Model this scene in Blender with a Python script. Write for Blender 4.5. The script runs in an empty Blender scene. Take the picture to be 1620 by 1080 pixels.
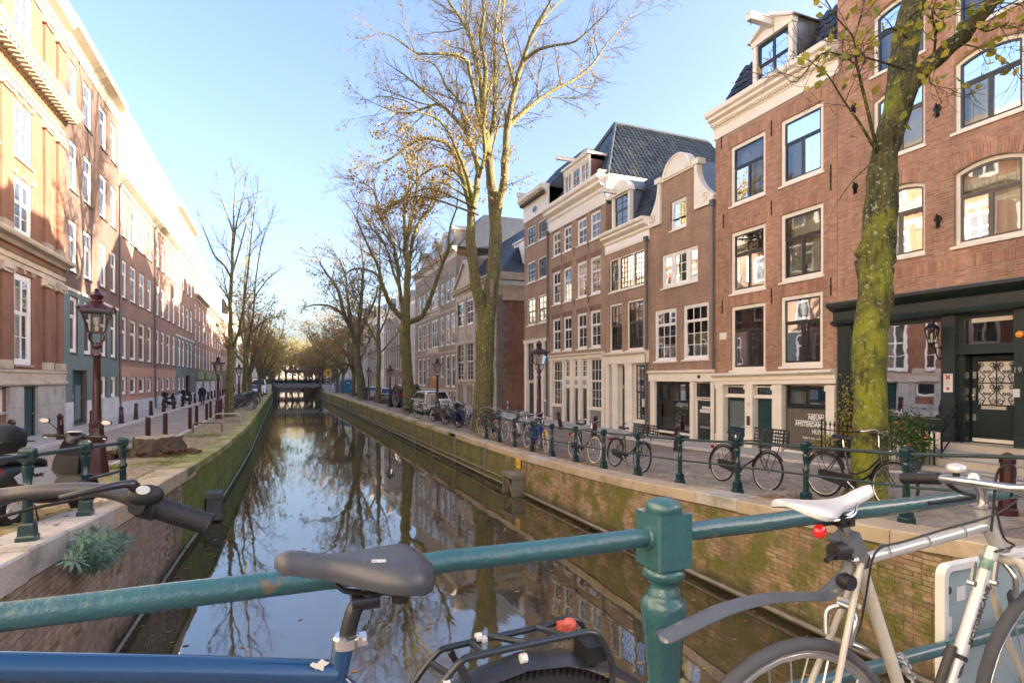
import bpy,math,random
import numpy as np
from mathutils import Vector,Matrix,Euler
R=math.radians
rng=random.Random(7)
scn=bpy.context.scene
COL=scn.collection
YAW,FPX,EYE=R(22.1),900.0,2.2
SA,CA=math.sin(YAW),math.cos(YAW)
cam=bpy.data.cameras.new('camera')
cam.sensor_width=36;cam.lens=36*FPX/1620
cam.shift_y=60/1620
cam.clip_start=0.05;cam.clip_end=4000
camo=bpy.data.objects.new('camera',cam);COL.objects.link(camo)
camo.location=(0,0,EYE);camo.rotation_euler=(R(90),0,-YAW)
scn.camera=camo
SUN_EL=R(11.0)
SUN_DIR=Vector((math.cos(SUN_EL)*0.905,math.cos(SUN_EL)*-0.425,math.sin(SUN_EL)))
world=bpy.data.worlds.new('World');scn.world=world;world.use_nodes=True
wn=world.node_tree;wn.nodes.clear()
sky=wn.nodes.new('ShaderNodeTexSky');sky.sky_type='NISHITA';sky.sun_disc=False
sky.sun_elevation=SUN_EL
sky.sun_rotation=math.atan2(SUN_DIR.x,SUN_DIR.y)
sky.altitude=0;sky.air_density=1.0;sky.dust_density=4.2;sky.ozone_density=1.8
bg=wn.nodes.new('ShaderNodeBackground');bg.inputs['Strength'].default_value=0.15
wo=wn.nodes.new('ShaderNodeOutputWorld')
wt=wn.nodes.new('ShaderNodeMix');wt.data_type='RGBA';wt.blend_type='MULTIPLY';wt.inputs[0].default_value=1.0;wt.inputs[7].default_value=(.56,.53,.60,1)
wn.links.new(sky.outputs[0],wt.inputs[6]);wn.links.new(wt.outputs[2],bg.inputs[0]);wn.links.new(bg.outputs[0],wo.inputs[0])
sl=bpy.data.lights.new('sun','SUN');sl.energy=3.3;sl.angle=R(0.5);sl.color=(1.0,0.86,0.70)
so=bpy.data.objects.new('sun',sl);COL.objects.link(so)
so.rotation_euler=SUN_DIR.to_track_quat('Z','Y').to_euler()
so.location=(40,-30,40)
vs=scn.view_settings
vs.view_transform='Standard';vs.look='None';vs.exposure=3.05;vs.gamma=1.0;vs.use_curve_mapping=False
scn.render.engine='CYCLES'
scn.cycles.max_bounces=8;scn.cycles.diffuse_bounces=5;scn.cycles.glossy_bounces=4
scn.cycles.transmission_bounces=4;scn.cycles.transparent_max_bounces=12
scn.cycles.caustics_reflective=False;scn.cycles.caustics_refractive=False
scn.cycles.use_denoising=True
def ray(u,v=600):
 t=(u-810)/FPX
 return SA+t*CA,CA-t*SA,-(v-600)/FPX
def onX(u,v,X):
 a,b,c=ray(u,v);d=X/a
 return Vector((X,b*d,EYE+c*d))
def onY(u,v,Y):
 a,b,c=ray(u,v);d=Y/b
 return Vector((a*d,Y,EYE+c*d))
def onZ(u,v,Z):
 a,b,c=ray(u,v);d=(Z-EYE)/c
 return Vector((a*d,b*d,Z))
XL,XR=-8.6,14.6
QL,QR,ZW=-1.5,7.1,-1.45
def gl(y):
 return float(np.interp(y,[-9,1.5,4,6.8,9.7,14,20,27],[.93,.93,.78,.6,.42,.24,.08,0]))
def gr(y):
 return float(np.interp(y,[-9,1.5,4.9,8,10,13,17,30,60,80],[.62,.6,.28,.12,0,-.12,-.2,-.22,-.1,0]))
class MB:
 def __init__(s):s.v=[];s.f=[];s.tone=[]
 def add(s,vs_,fs,tone=None):
  b=len(s.v);s.v+=[tuple(p)for p in vs_]
  s.f+=[tuple(b+i for i in f)for f in fs]
  if tone is not None:s.tone+=[tone]*len(fs)
  return s
 def box(s,x0,x1,y0,y1,z0,z1,tone=None,M=None):
  vs_=[(x,y,z)for x in(x0,x1)for y in(y0,y1)for z in(z0,z1)]
  if M is not None:vs_=[M@Vector(p)for p in vs_]
  return s.add(vs_,[(0,1,3,2),(4,6,7,5),(0,4,5,1),(2,3,7,6),(0,2,6,4),(1,5,7,3)],tone)
 def bar(s,a,b,w,h=None,up=(0,0,1)):
  a=Vector(a);b=Vector(b);d=(b-a).normalized();h=h or w
  x=d.cross(Vector(up))
  if x.length<1e-4:x=d.cross(Vector((1,0,0)))
  x.normalize();y=x.cross(d)
  vs_=[p+x*(i*w/2)+y*(j*h/2)for p in(a,b)for i in(-1,1)for j in(-1,1)]
  return s.add(vs_,[(0,1,3,2),(4,6,7,5),(0,4,5,1),(2,3,7,6),(0,2,6,4),(1,5,7,3)])
 def tube(s,pts,r,n=8,cap=True,tone=None):
  pts=[Vector(p)for p in pts];m=len(pts)
  rr=r if isinstance(r,(list,tuple))else[r]*m
  b=len(s.v);prev=None
  for i,p in enumerate(pts):
   d=(pts[min(i+1,m-1)]-pts[max(i-1,0)])
   if d.length<1e-9:d=Vector((0,0,1))
   d.normalize()
   if prev is None:
    x=d.cross(Vector((0,0,1)))
    if x.length<1e-3:x=d.cross(Vector((1,0,0)))
   else:
    x=prev-d*prev.dot(d)
    if x.length<1e-6:x=d.cross(Vector((0,1,0)))
   x.normalize();prev=x;y=d.cross(x)
   for k in range(n):
    a=2*math.pi*k/n
    s.v.append(tuple(p+(x*math.cos(a)+y*math.sin(a))*rr[i]))
  nf=len(s.f)
  for i in range(m-1):
   for k in range(n):
    s.f.append((b+i*n+k,b+i*n+(k+1)%n,b+(i+1)*n+(k+1)%n,b+(i+1)*n+k))
  if cap and n>2:
   s.f.append(tuple(b+k for k in range(n))[::-1]);s.f.append(tuple(b+(m-1)*n+k for k in range(n)))
  if tone is not None:s.tone+=[tone]*(len(s.f)-nf)
  return s
 def lathe(s,prof,n=12,o=(0,0,0),ax='Z',ph=0.0):
  b=len(s.v)
  for(r,z)in prof:
   for k in range(n):
    a=2*math.pi*k/n+ph
    c,d=r*math.cos(a),r*math.sin(a)
    p={'Z':(c,d,z),'Y':(c,z,d),'X':(z,c,d)}[ax]
    s.v.append((p[0]+o[0],p[1]+o[1],p[2]+o[2]))
  for i in range(len(prof)-1):
   for k in range(n):
    s.f.append((b+i*n+k,b+i*n+(k+1)%n,b+(i+1)*n+(k+1)%n,b+(i+1)*n+k))
  s.f.append(tuple(b+k for k in range(n))[::-1]);s.f.append(tuple(b+(len(prof)-1)*n+k for k in range(n)))
  return s
 def torus(s,c,R_,r,ax='Y',n=28,m=8,M=None,a0=0,a1=2*math.pi):
  full=abs(a1-a0-2*math.pi)<1e-6
  b=len(s.v);N=n if full else n+1
  for i in range(N):
   a=a0+(a1-a0)*i/n
   for k in range(m):
    q=2*math.pi*k/m
    rr=R_+r*math.cos(q);h=r*math.sin(q)
    p={'Y':(rr*math.cos(a),h,rr*math.sin(a)),'X':(h,rr*math.cos(a),rr*math.sin(a)),'Z':(rr*math.cos(a),rr*math.sin(a),h)}[ax]
    s.v.append((p[0]+c[0],p[1]+c[1],p[2]+c[2]))
  for i in range(n):
   for k in range(m):
    i2=(i+1)%N
    s.f.append((b+i*m+k,b+i*m+(k+1)%m,b+i2*m+(k+1)%m,b+i2*m+k))
  return s
 def prism(s,poly,a,b,ax='Y',tone=None):
  def P(p,t):
   return{'Y':(p[0],t,p[1]),'X':(t,p[0],p[1]),'Z':(p[0],p[1],t)}[ax]
  n=len(poly)
  vs_=[P(p,a)for p in poly]+[P(p,b)for p in poly]
  fs=[tuple(range(n)),tuple(range(2*n-1,n-1,-1))]+[(i,i+n,(i+1)%n+n,(i+1)%n)for i in range(n)]
  return s.add(vs_,fs,tone)
 def ball(s,c,r,n=10,m=6,sc=(1,1,1)):
  b=len(s.v)
  for i in range(m+1):
   t=math.pi*i/m
   for k in range(n):
    a=2*math.pi*k/n
    s.v.append((c[0]+r*sc[0]*math.sin(t)*math.cos(a),c[1]+r*sc[1]*math.sin(t)*math.sin(a),c[2]+r*sc[2]*math.cos(t)))
  for i in range(m):
   for k in range(n):
    s.f.append((b+i*n+k,b+(i+1)*n+k,b+(i+1)*n+(k+1)%n,b+i*n+(k+1)%n))
  return s
 def mesh(s,name,mat,smooth=False):
  me=bpy.data.meshes.new(name)
  me.from_pydata(s.v,[],s.f)
  if mat:me.materials.append(mat)
  if len(s.tone)==len(s.f)and s.f:
   at=me.attributes.new('tone','FLOAT','FACE');at.data.foreach_set('value',s.tone)
  import bmesh
  bm=bmesh.new();bm.from_mesh(me);bmesh.ops.recalc_face_normals(bm,faces=bm.faces)
  if smooth is not False:
   for f in bm.faces:f.smooth=True
  bm.to_mesh(me);bm.free()
  if smooth is not False:
   try:me.set_sharp_from_angle(angle=R(62 if smooth is True else smooth))
   except Exception:pass
  return me
 def build(s,name,mat,parent=None,loc=(0,0,0),smooth=False,rot=None):
  return obj(name,s.mesh(name,mat,smooth),parent,loc,rot)
def obj(name,me,parent=None,loc=(0,0,0),rot=None):
 o=bpy.data.objects.new(name,me);COL.objects.link(o)
 o.location=loc
 if rot:o.rotation_euler=rot
 if parent:o.parent=parent
 return o
def thing(name,label,cat,loc=(0,0,0),rz=0,group=None):
 o=bpy.data.objects.new(name,None);COL.objects.link(o)
 o.location=loc;o.rotation_euler=(0,0,rz);o.empty_display_size=.2
 return tag(o,label,cat,group)
def tag(o,label,cat,group=None):
 o['label']=label;o['category']=cat
 if group:o['group']=group
 return o
KIDS={}
def copy_tree(o,parent=None,kids=None):
 if kids is None:
  kids={}
  for x in COL.objects:
   if x.parent:kids.setdefault(x.parent.name,[]).append(x)
 c=o.copy();COL.objects.link(c)
 if parent:c.parent=parent
 for ch in kids.get(o.name,[]):copy_tree(ch,c,kids)
 return c
def struct(o):o['kind']='structure';return o
def stuff(o):o['kind']='stuff';return o
MATS={}
def newmat(name):
 m=bpy.data.materials.new(name);m.use_nodes=True
 nt=m.node_tree;b=nt.nodes['Principled BSDF']
 return m,nt,b
def N(nt,t,**kw):
 n=nt.nodes.new('ShaderNode'+t)
 for k,v in kw.items():
  if k in n.inputs:n.inputs[k].default_value=v
  else:setattr(n,k,v)
 return n
def c4(c):return(c[0],c[1],c[2],1)
def mul(c,k):return tuple(min(1,x*k)for x in c)
def coord(nt,kind='Object'):
 return N(nt,'TexCoord').outputs[kind]
def noise(nt,vec,scale,detail=4,rough=.6):
 n=N(nt,'TexNoise');n.inputs['Scale'].default_value=scale;n.inputs['Detail'].default_value=detail;n.inputs['Roughness'].default_value=rough
 nt.links.new(vec,n.inputs['Vector']);return n.outputs['Fac']
def ramp(nt,fac,stops):
 r=N(nt,'ValToRGB');e=r.color_ramp.elements
 while len(e)<len(stops):e.new(.5)
 for i,(p,c)in enumerate(stops):
  e[i].position=p;e[i].color=c4(c)if not isinstance(c,(int,float))else(c,c,c,1)
 nt.links.new(fac,r.inputs[0]);return r.outputs[0]
def mix(nt,fac,a,b,mode='MIX'):
 m=N(nt,'Mix',data_type='RGBA',blend_type=mode)
 for s_,val in((0,fac),(6,a),(7,b)):
  if hasattr(val,'is_linked')or hasattr(val,'links'):nt.links.new(val,m.inputs[s_])
  elif s_==0:m.inputs[0].default_value=val
  else:m.inputs[s_].default_value=c4(val)
 return m.outputs[2]
def math_(nt,op,a,b=0.0):
 m=N(nt,'Math',operation=op)
 for i,val in enumerate((a,b)):
  if hasattr(val,'links'):nt.links.new(val,m.inputs[i])
  else:m.inputs[i].default_value=val
 return m.outputs[0]
def bump(nt,b,h,strength=.3,dist=.01):
 n=N(nt,'Bump');n.inputs['Strength'].default_value=strength;n.inputs['Distance'].default_value=dist
 nt.links.new(h,n.inputs['Height']);nt.links.new(n.outputs[0],b.inputs['Normal'])
def paint(name,col,rough=.5,var=.12,vs_=2.0,metal=0,bs=0,bscale=30,bdist=.005,coat=0,dirt=None,dirts=1.5,dirtamt=(.5,.75)):
 if name in MATS:return MATS[name]
 m,nt,b=newmat(name)
 tc=coord(nt)
 f=noise(nt,tc,vs_,6)
 c=mix(nt,ramp(nt,f,[(.3,0.0),(.7,1.0)]),mul(col,1-var),mul(col,1+var))
 if dirt:
  f2=noise(nt,tc,dirts,8,.7)
  c=mix(nt,ramp(nt,f2,[(dirtamt[0],0.0),(dirtamt[1],1.0)]),c,dirt)
 nt.links.new(c,b.inputs['Base Color'])
 b.inputs['Roughness'].default_value=rough;b.inputs['Metallic'].default_value=metal
 if coat:b.inputs['Coat Weight'].default_value=coat;b.inputs['Coat Roughness'].default_value=.08
 if bs:bump(nt,b,noise(nt,tc,bscale,5),bs,bdist)
 MATS[name]=m;return m
def brickmat(name,c1,c2,mortar,bw=.22,bh=.065,mort=.012,stain=(.55,.8),stc=(.08,.06,.05),moss=None,bs=.6,mode='wall'):
 if name in MATS:return MATS[name]
 m,nt,b=newmat(name)
 tc=coord(nt)
 sx=N(nt,'SeparateXYZ');nt.links.new(tc,sx.inputs[0])
 cb=N(nt,'CombineXYZ')
 if mode=='wall':
  nt.links.new(math_(nt,'ADD',sx.outputs[0],sx.outputs[1]),cb.inputs[0]);nt.links.new(sx.outputs[2],cb.inputs[1])
 else:
  nt.links.new(sx.outputs[1],cb.inputs[0]);nt.links.new(sx.outputs[0],cb.inputs[1])
 bt=N(nt,'TexBrick');nt.links.new(cb.outputs[0],bt.inputs['Vector'])
 bt.inputs['Scale'].default_value=1;bt.inputs['Brick Width'].default_value=bw;bt.inputs['Row Height'].default_value=bh
 bt.inputs['Mortar Size'].default_value=mort;bt.inputs['Mortar Smooth'].default_value=.2;bt.inputs['Bias'].default_value=0
 bt.inputs['Color1'].default_value=c4(c1);bt.inputs['Color2'].default_value=c4(c2);bt.inputs['Mortar'].default_value=c4(mortar)
 n1=noise(nt,tc,1.1,8,.65)
 col=mix(nt,ramp(nt,n1,[(.3,.72),(.72,1.18)]),(0,0,0),bt.outputs['Color'])
 mm=N(nt,'Mix',data_type='RGBA',blend_type='MULTIPLY');mm.inputs[0].default_value=1
 nt.links.new(bt.outputs['Color'],mm.inputs[6]);nt.links.new(ramp(nt,n1,[(.3,.7),(.7,1.0)]),mm.inputs[7])
 mq=N(nt,'Mapping');mq.inputs['Scale'].default_value=(1.4,1.4,.25);nt.links.new(tc,mq.inputs[0])
 m3=N(nt,'Mix',data_type='RGBA',blend_type='MULTIPLY');m3.inputs[0].default_value=1
 nt.links.new(mm.outputs[2],m3.inputs[6]);nt.links.new(ramp(nt,noise(nt,mq.outputs[0],1.0,8,.7),[(.34,.7),(.55,1.0)]),m3.inputs[7]);mm=m3
 n2=noise(nt,tc,.45,8,.7)
 col=mix(nt,ramp(nt,n2,[(stain[0],0.0),(stain[1],.75)]),mm.outputs[2],stc)
 if moss:
  n3=noise(nt,tc,2.2,9,.7)
  col=mix(nt,ramp(nt,n3,[(.48,0.0),(.62,.85)]),col,moss)
 nt.links.new(col,b.inputs['Base Color']);b.inputs['Roughness'].default_value=.85
 h=math_(nt,'SUBTRACT',math_(nt,'MULTIPLY',noise(nt,tc,60,3),.35),bt.outputs['Fac'])
 bump(nt,b,h,bs,.008)
 MATS[name]=m;return m
def tonemat(name,cols,rough=.85,stain=None,stc=(.06,.05,.04),moss=None,mossr=(.5,.62),mscale=1.6,bs=.5,tide=None):
 if name in MATS:return MATS[name]
 m,nt,b=newmat(name);tc=coord(nt)
 at=N(nt,'Attribute',attribute_name='tone')
 oi=N(nt,'ObjectInfo')
 fac=math_(nt,'FRACT',math_(nt,'ADD',at.outputs['Fac'],oi.outputs['Random']))
 k=len(cols)-1
 c=ramp(nt,fac,[(i/k,cc)for i,cc in enumerate(cols)])
 gc=N(nt,'NewGeometry').outputs['Position']
 f=noise(nt,gc,9,6,.7)
 c=mix(nt,1.0,c,ramp(nt,f,[(.3,.72),(.7,1.05)]),'MULTIPLY')
 mp=N(nt,'Mapping');mp.inputs['Scale'].default_value=(1.6,1.6,.28);nt.links.new(gc,mp.inputs[0])
 c=mix(nt,1.0,c,ramp(nt,noise(nt,mp.outputs[0],1.0,8,.7),[(.36,.66),(.56,1.0),(.75,1.12)]),'MULTIPLY')
 if stain:c=mix(nt,ramp(nt,noise(nt,gc,.8,8,.7),[(stain[0],0.0),(stain[1],.8)]),c,stc)
 if moss:c=mix(nt,ramp(nt,noise(nt,gc,mscale,10,.72),[(mossr[0],0.0),(mossr[1],.92)]),c,moss)
 if tide:
  sz=N(nt,'SeparateXYZ');nt.links.new(gc,sz.inputs[0])
  lv_=math_(nt,'ADD',sz.outputs[2],math_(nt,'MULTIPLY',noise(nt,gc,2.5,6),.35))
  c=mix(nt,ramp(nt,math_(nt,'SUBTRACT',lv_,ZW+.2),[(.10,.9),(.32,0.0)]),c,tide)
 nt.links.new(c,b.inputs['Base Color']);b.inputs['Roughness'].default_value=rough
 bump(nt,b,noise(nt,gc,70,4),bs,.006)
 MATS[name]=m;return m
def glassmat(name,tint=(.02,.025,.03),rough=.02,ior=1.9):
 if name in MATS:return MATS[name]
 m,nt,b=newmat(name);tc=N(nt,'NewGeometry').outputs['Position']
 b.inputs['Base Color'].default_value=c4(tint);b.inputs['Roughness'].default_value=rough;b.inputs['IOR'].default_value=ior
 bump(nt,b,noise(nt,tc,1.6,2),.05,.03)
 MATS[name]=m;return m
def clearglass(name='clear_window_glass',ior=2.25,tint=(.85,.9,.9),amt=1.0):
 if name in MATS:return MATS[name]
 m,nt,b=newmat(name);tc=N(nt,'NewGeometry').outputs['Position']
 nt.nodes.remove(b)
 fr=N(nt,'Fresnel');fr.inputs['IOR'].default_value=ior
 gl_=N(nt,'BsdfGlossy');gl_.inputs['Roughness'].default_value=.015
 tr=N(nt,'BsdfTransparent');tr.inputs['Color'].default_value=c4(tint)
 mx=N(nt,'MixShader')
 bp=N(nt,'Bump');bp.inputs['Strength'].default_value=.04;bp.inputs['Distance'].default_value=.03
 nt.links.new(noise(nt,tc,1.5,2),bp.inputs['Height'])
 nt.links.new(bp.outputs[0],gl_.inputs['Normal']);nt.links.new(bp.outputs[0],fr.inputs['Normal'])
 nt.links.new(math_(nt,'MINIMUM',math_(nt,'MULTIPLY',fr.outputs[0],amt),1.0),mx.inputs[0])
 nt.links.new(tr.outputs[0],mx.inputs[1]);nt.links.new(gl_.outputs[0],mx.inputs[2])
 nt.links.new(mx.outputs[0],nt.nodes['Material Output'].inputs[0])
 MATS[name]=m;return m
CREAM=paint('cream_paint',(.77,.71,.60),.45,.06,1.5,bs=.1,dirt=(.42,.36,.27),dirtamt=(.62,.85))
WHITE=paint('white_paint',(.78,.77,.74),.4,.05,2,dirt=(.5,.47,.42),dirtamt=(.65,.9))
BLACKP=paint('black_green_paint',(.020,.031,.030),.28,.2,2,bs=.06,bscale=20,dirt=(.05,.06,.06),dirtamt=(.6,.85))
SASHB=paint('black_sash_paint',(.02,.022,.024),.3,.15)
GREYP=paint('grey_plinth_paint',(.24,.23,.21),.6,.1,3,dirt=(.12,.11,.1))
STONE=paint('grey_sandstone',(.42,.40,.36),.8,.12,1.2,bs=.25,bscale=25,dirt=(.24,.22,.19),dirtamt=(.5,.72))
STONEW=paint('warm_sandstone',(.50,.43,.33),.8,.12,1.2,bs=.25,bscale=25,dirt=(.28,.23,.17),dirtamt=(.52,.75))
TEAL=paint('teal_wall_paint',(.135,.18,.172),.6,.1,.8,bs=.15,bscale=60,dirt=(.18,.22,.21))
TEALD=paint('dark_teal_door_paint',(.015,.05,.055),.3,.15,2)
STUCCO=paint('white_stucco',(.80,.77,.70),.8,.05,1.0,bs=.15,bscale=40)
LEAD=paint('lead_flashing',(.16,.18,.20),.45,.15,2,metal=.3)
SLATE=tonemat('blue_grey_slate',[(.020,.027,.038),(.036,.046,.062),(.026,.035,.048)],.45,stain=(.55,.75),stc=(.05,.055,.055))
TILE=tonemat('glazed_black_tile',[(.02,.022,.028),(.045,.047,.055),(.03,.032,.04)],.25,stain=(.6,.8),stc=(.06,.06,.055))
TILEB=tonemat('glazed_blue_tile',[(.030,.040,.048),(.055,.068,.076),(.04,.052,.06)],.3,stain=(.55,.72),stc=(.10,.10,.075))
IRON=paint('dark_iron',(.010,.011,.012),.4,.2,4,metal=.3)
PIPE=paint('zinc_pipe',(.13,.13,.135),.5,.1,3,metal=.4)
GLASS_D=glassmat('dark_glass',(.02,.024,.03),ior=2.0)
GLASS_P=glassmat('netted_glass',(.10,.105,.11),.03,ior=2.2)
GLASS_M=glassmat('half_netted_glass',(.06,.063,.067),.03,ior=1.9)
CLEAR=clearglass()
ORD_=['first','second','third','fourth','fifth','sixth','seventh','eighth','ninth','tenth','eleventh','twelfth','thirteenth','fourteenth','fifteenth','sixteenth','seventeenth','eighteenth','nineteenth','twentieth']
# ================================================================ GROUND, WATER, QUAYS, BRIDGES
def ql(y):return float(np.interp(y,[-9,6,9,13,18,30],[-2.15,-2.12,-2.05,-1.95,-1.72,-1.45]))
def qr(y):return QR
COPW=.5
def strip(name,xa,xb,ys,zf,mat,dz=0.0,name2=None):
 m=MB();
 for i in range(len(ys)-1):
  a,b=ys[i],ys[i+1]
  m.add([(xa(a),a,zf(a)+dz),(xb(a),a,zf(a)+dz),(xb(b),b,zf(b)+dz),(xa(b),b,zf(b)+dz)],[(0,1,2,3)])
 return struct(m.build(name,mat))
YS=[-9,1.5,4,4.9,6.8,8,9.7,10,11,13,14,17,20,24,27,30,40,60,80,200,238]
K=lambda c:(lambda y:c)
ASPH=brickmat('worn_street_clinker',(.47,.405,.335),(.39,.335,.28),(.29,.25,.205),bw=.2,bh=.1,mort=.008,stain=(.6,.9),stc=(.28,.25,.21),bs=.35,mode='floor')
PAVE=paint('pavement_slabs',(.45,.41,.36),.8,.12,1.5,bs=.2,bscale=40,dirt=(.13,.13,.11))
QPAVE=brickmat('mossy_quay_clinker',(.47,.36,.23),(.38,.30,.20),(.25,.23,.12),bw=.2,bh=.1,mort=.012,stain=(.5,.72),stc=(.30,.29,.08),bs=.5,mode='floor')
RPAVE=brickmat('street_clinker_right',(.38,.305,.24),(.30,.25,.20),(.20,.17,.14),bw=.2,bh=.1,mort=.01,stain=(.6,.85),stc=(.12,.11,.07),bs=.5,mode='floor')
SOIL=paint('town_ground',(.16,.14,.12),.9,.2,.3)
KERB=paint('kerb_stone',(.55,.52,.47),.8,.12,2,bs=.2,bscale=40)
MOSSTOP=paint('mossy_kerbstone',(.44,.36,.21),.85,.15,1.4,bs=.35,bscale=35,dirt=(.20,.225,.045),dirts=1.1,dirtamt=(.38,.54))
struct(MB().add([(-900,-9,-.03),(-8.7,-9,-.03),(-8.7,420,-.03),(-900,420,-.03)],[(0,1,2,3)]).add([(14.7,-9,-.03),(900,-9,-.03),(900,420,-.03),(14.7,420,-.03)],[(0,1,2,3)]).add([(-8.7,238,-.034),(14.7,238,-.034),(14.7,420,-.034),(-8.7,420,-.034)],[(0,1,2,3)]).add([(-900,420,-.03),(900,420,-.03),(900,2600,-.03),(-900,2600,-.03)],[(0,1,2,3)]).add([(-900,-900,-.03),(900,-900,-.03),(900,-9,-.03),(-900,-9,-.03)],[(0,1,2,3)]).build('ground',SOIL))
strip('pavement',K(-8.7),K(-6.95),YS,gl,PAVE,.09)
strip('road',K(-6.8),K(-3.75),YS,gl,ASPH,0)
strip('quay_pavement',K(-3.6),lambda y:ql(y)-COPW+.02,YS,gl,QPAVE,.03)
strip('road',lambda y:QR+COPW-.02,K(12.9),YS,gr,RPAVE,0)
strip('pavement',K(13.05),K(14.75),YS,gr,PAVE,.08)
def kerb(x0,x1,zf,h,y0=2,y1=150,L=1.0,step=None):
 root=thing('kerb','pale kerb of long stones %s'%step,'kerb',(0,0,0))
 protos=[]
 for i in range(4):
  w=(x1-x0);g=rng.uniform(.004,.012)
  protos.append(MB().box(0,w,g,L-g,-.15,rng.uniform(-.004,.004)).mesh('kerb_stone',KERB))
 y=y0;n=0;far=MB()
 while y<y1:
  if n<90:
   obj('kerb_stone',protos[n%4],root,(x0,y,zf(y+L/2)+h),rot=(math.atan2(zf(y+L)-zf(y),L),0,0))
  else:far.box(x0,x1,y,y+L,zf(y)-.1,zf(y)+h)
  y+=L;n+=1
 if far.v:stuff(far.build('kerb_stone',KERB,root))
kerb(-6.95,-6.8,gl,.10,8,140,1.0,'along the pavement under the left house fronts')
kerb(-3.75,-3.6,gl,.04,8,140,1.0,'between the left road and the mossy quay strip')
kerb(12.9,13.05,gr,.09,3,110,1.0,'along the right hand house fronts')
wm,nt,b=newmat('canal_water')
tc=N(nt,'NewGeometry').outputs['Position']
b.inputs['Base Color'].default_value=(.075,.062,.032,1);b.inputs['Roughness'].default_value=.03;b.inputs['IOR'].default_value=2.8
mp=N(nt,'Mapping');mp.inputs['Scale'].default_value=(1.0,.45,1);nt.links.new(tc,mp.inputs[0])
scum=noise(nt,tc,.55,9,.75)
nt.links.new(ramp(nt,scum,[(.42,(.048,.038,.017)),(.74,(.105,.085,.042))]),b.inputs['Base Color'])
h=math_(nt,'ADD',noise(nt,mp.outputs[0],.9,3,.5),math_(nt,'MULTIPLY',noise(nt,mp.outputs[0],4.5,3,.5),.12))
bump(nt,b,h,.13,.06)
struct(MB().add([(-3,-9,ZW),(9,-9,ZW),(9,238,ZW),(-3,238,ZW)],[(0,1,2,3)]).build('water',wm))
lv=MB()
for i in range(460):
 y=rng.uniform(3,32);x=rng.choice([rng.uniform(ql(y)+.1,ql(y)+.9),QR-rng.uniform(.1,1.0)**2-.1,rng.uniform(-.5,6.5)])
 a=rng.uniform(0,6.28);s_=rng.uniform(.022,.055)
 lv.add([(x+s_*math.cos(a+q),y+s_*.7*math.sin(a+q),ZW+.006)for q in(0,1.2,2.4,3.6,5)],[(0,1,2,3,4)],rng.random())
LEAFDEAD=tonemat('fallen_leaf',[(.30,.12,.04),(.42,.26,.08),(.22,.09,.04),(.40,.32,.12)],.7)
o=lv.build('floating_leaves',LEAFDEAD);stuff(o)
QBRICK=[(.42,.27,.165),(.50,.36,.23),(.34,.225,.14),(.45,.28,.17),(.54,.42,.28)]
QB_R=tonemat('quay_brick_right',QBRICK,.85,stain=(.52,.72),stc=(.14,.105,.055),moss=(.125,.135,.022),mossr=(.45,.55),mscale=1.8,tide=(.05,.05,.018))
QB_L=tonemat('quay_brick_left',[(.44,.33,.26),(.52,.41,.32),(.37,.29,.23),(.48,.35,.27)],.85,stain=(.5,.7),stc=(.18,.135,.08),moss=(.12,.14,.022),mossr=(.53,.63),mscale=1.2,tide=(.045,.045,.02))
MORT_R=brickmat('quay_mortar_right',(.30,.23,.155),(.25,.19,.13),(.2,.16,.11),moss=(.10,.11,.02))
MOSSY=brickmat('mossy_old_wall',(.23,.21,.08),(.17,.18,.05),(.13,.13,.04),bw=2.2,bh=.5,mort=.03,stain=(.45,.62),stc=(.10,.08,.035),moss=(.16,.21,.02),bs=.9)
MOSSG=brickmat('green_mossy_wall',(.21,.27,.045),(.16,.20,.04),(.16,.16,.045),bw=1.6,bh=.4,mort=.02,stain=(.5,.68),stc=(.06,.05,.02),moss=(.17,.25,.022),bs=.9)
COPE=paint('worn_coping_stone',(.47,.385,.265),.85,.14,1.3,bs=.3,bscale=30,dirt=(.30,.22,.14),dirtamt=(.5,.7))
COPEG=paint('granite_coping',(.50,.46,.40),.85,.25,60,bs=.3,bscale=60,dirt=(.20,.19,.16),dirtamt=(.5,.72))
TIMB=paint('wet_timber',(.20,.17,.13),.6,.3,6,bs=.4,bscale=20)
def brick_protos(mat,n=8,L=.2,H=.052,D=.1):
 out=[]
 for i in range(n):
  m=MB();j=lambda:rng.uniform(-.004,.004)
  e=.004
  vs_=[(0,j(),j()),(0,L+j(),j()),(0,L+j(),H+j()),(0,j(),H+j()),(.05,0,0),(.05,L,0),(.05,L,H),(.05,0,H)]
  vs_.append((rng.uniform(-.006,0),L*rng.uniform(.35,.65),H*.5))
  m.add(vs_,[(0,1,8),(1,2,8),(2,3,8),(3,0,8),(0,1,5,4),(1,2,6,5),(2,3,7,6),(3,0,4,7)],.0)
  out.append(m.mesh('brick',mat))
 return out
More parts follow.
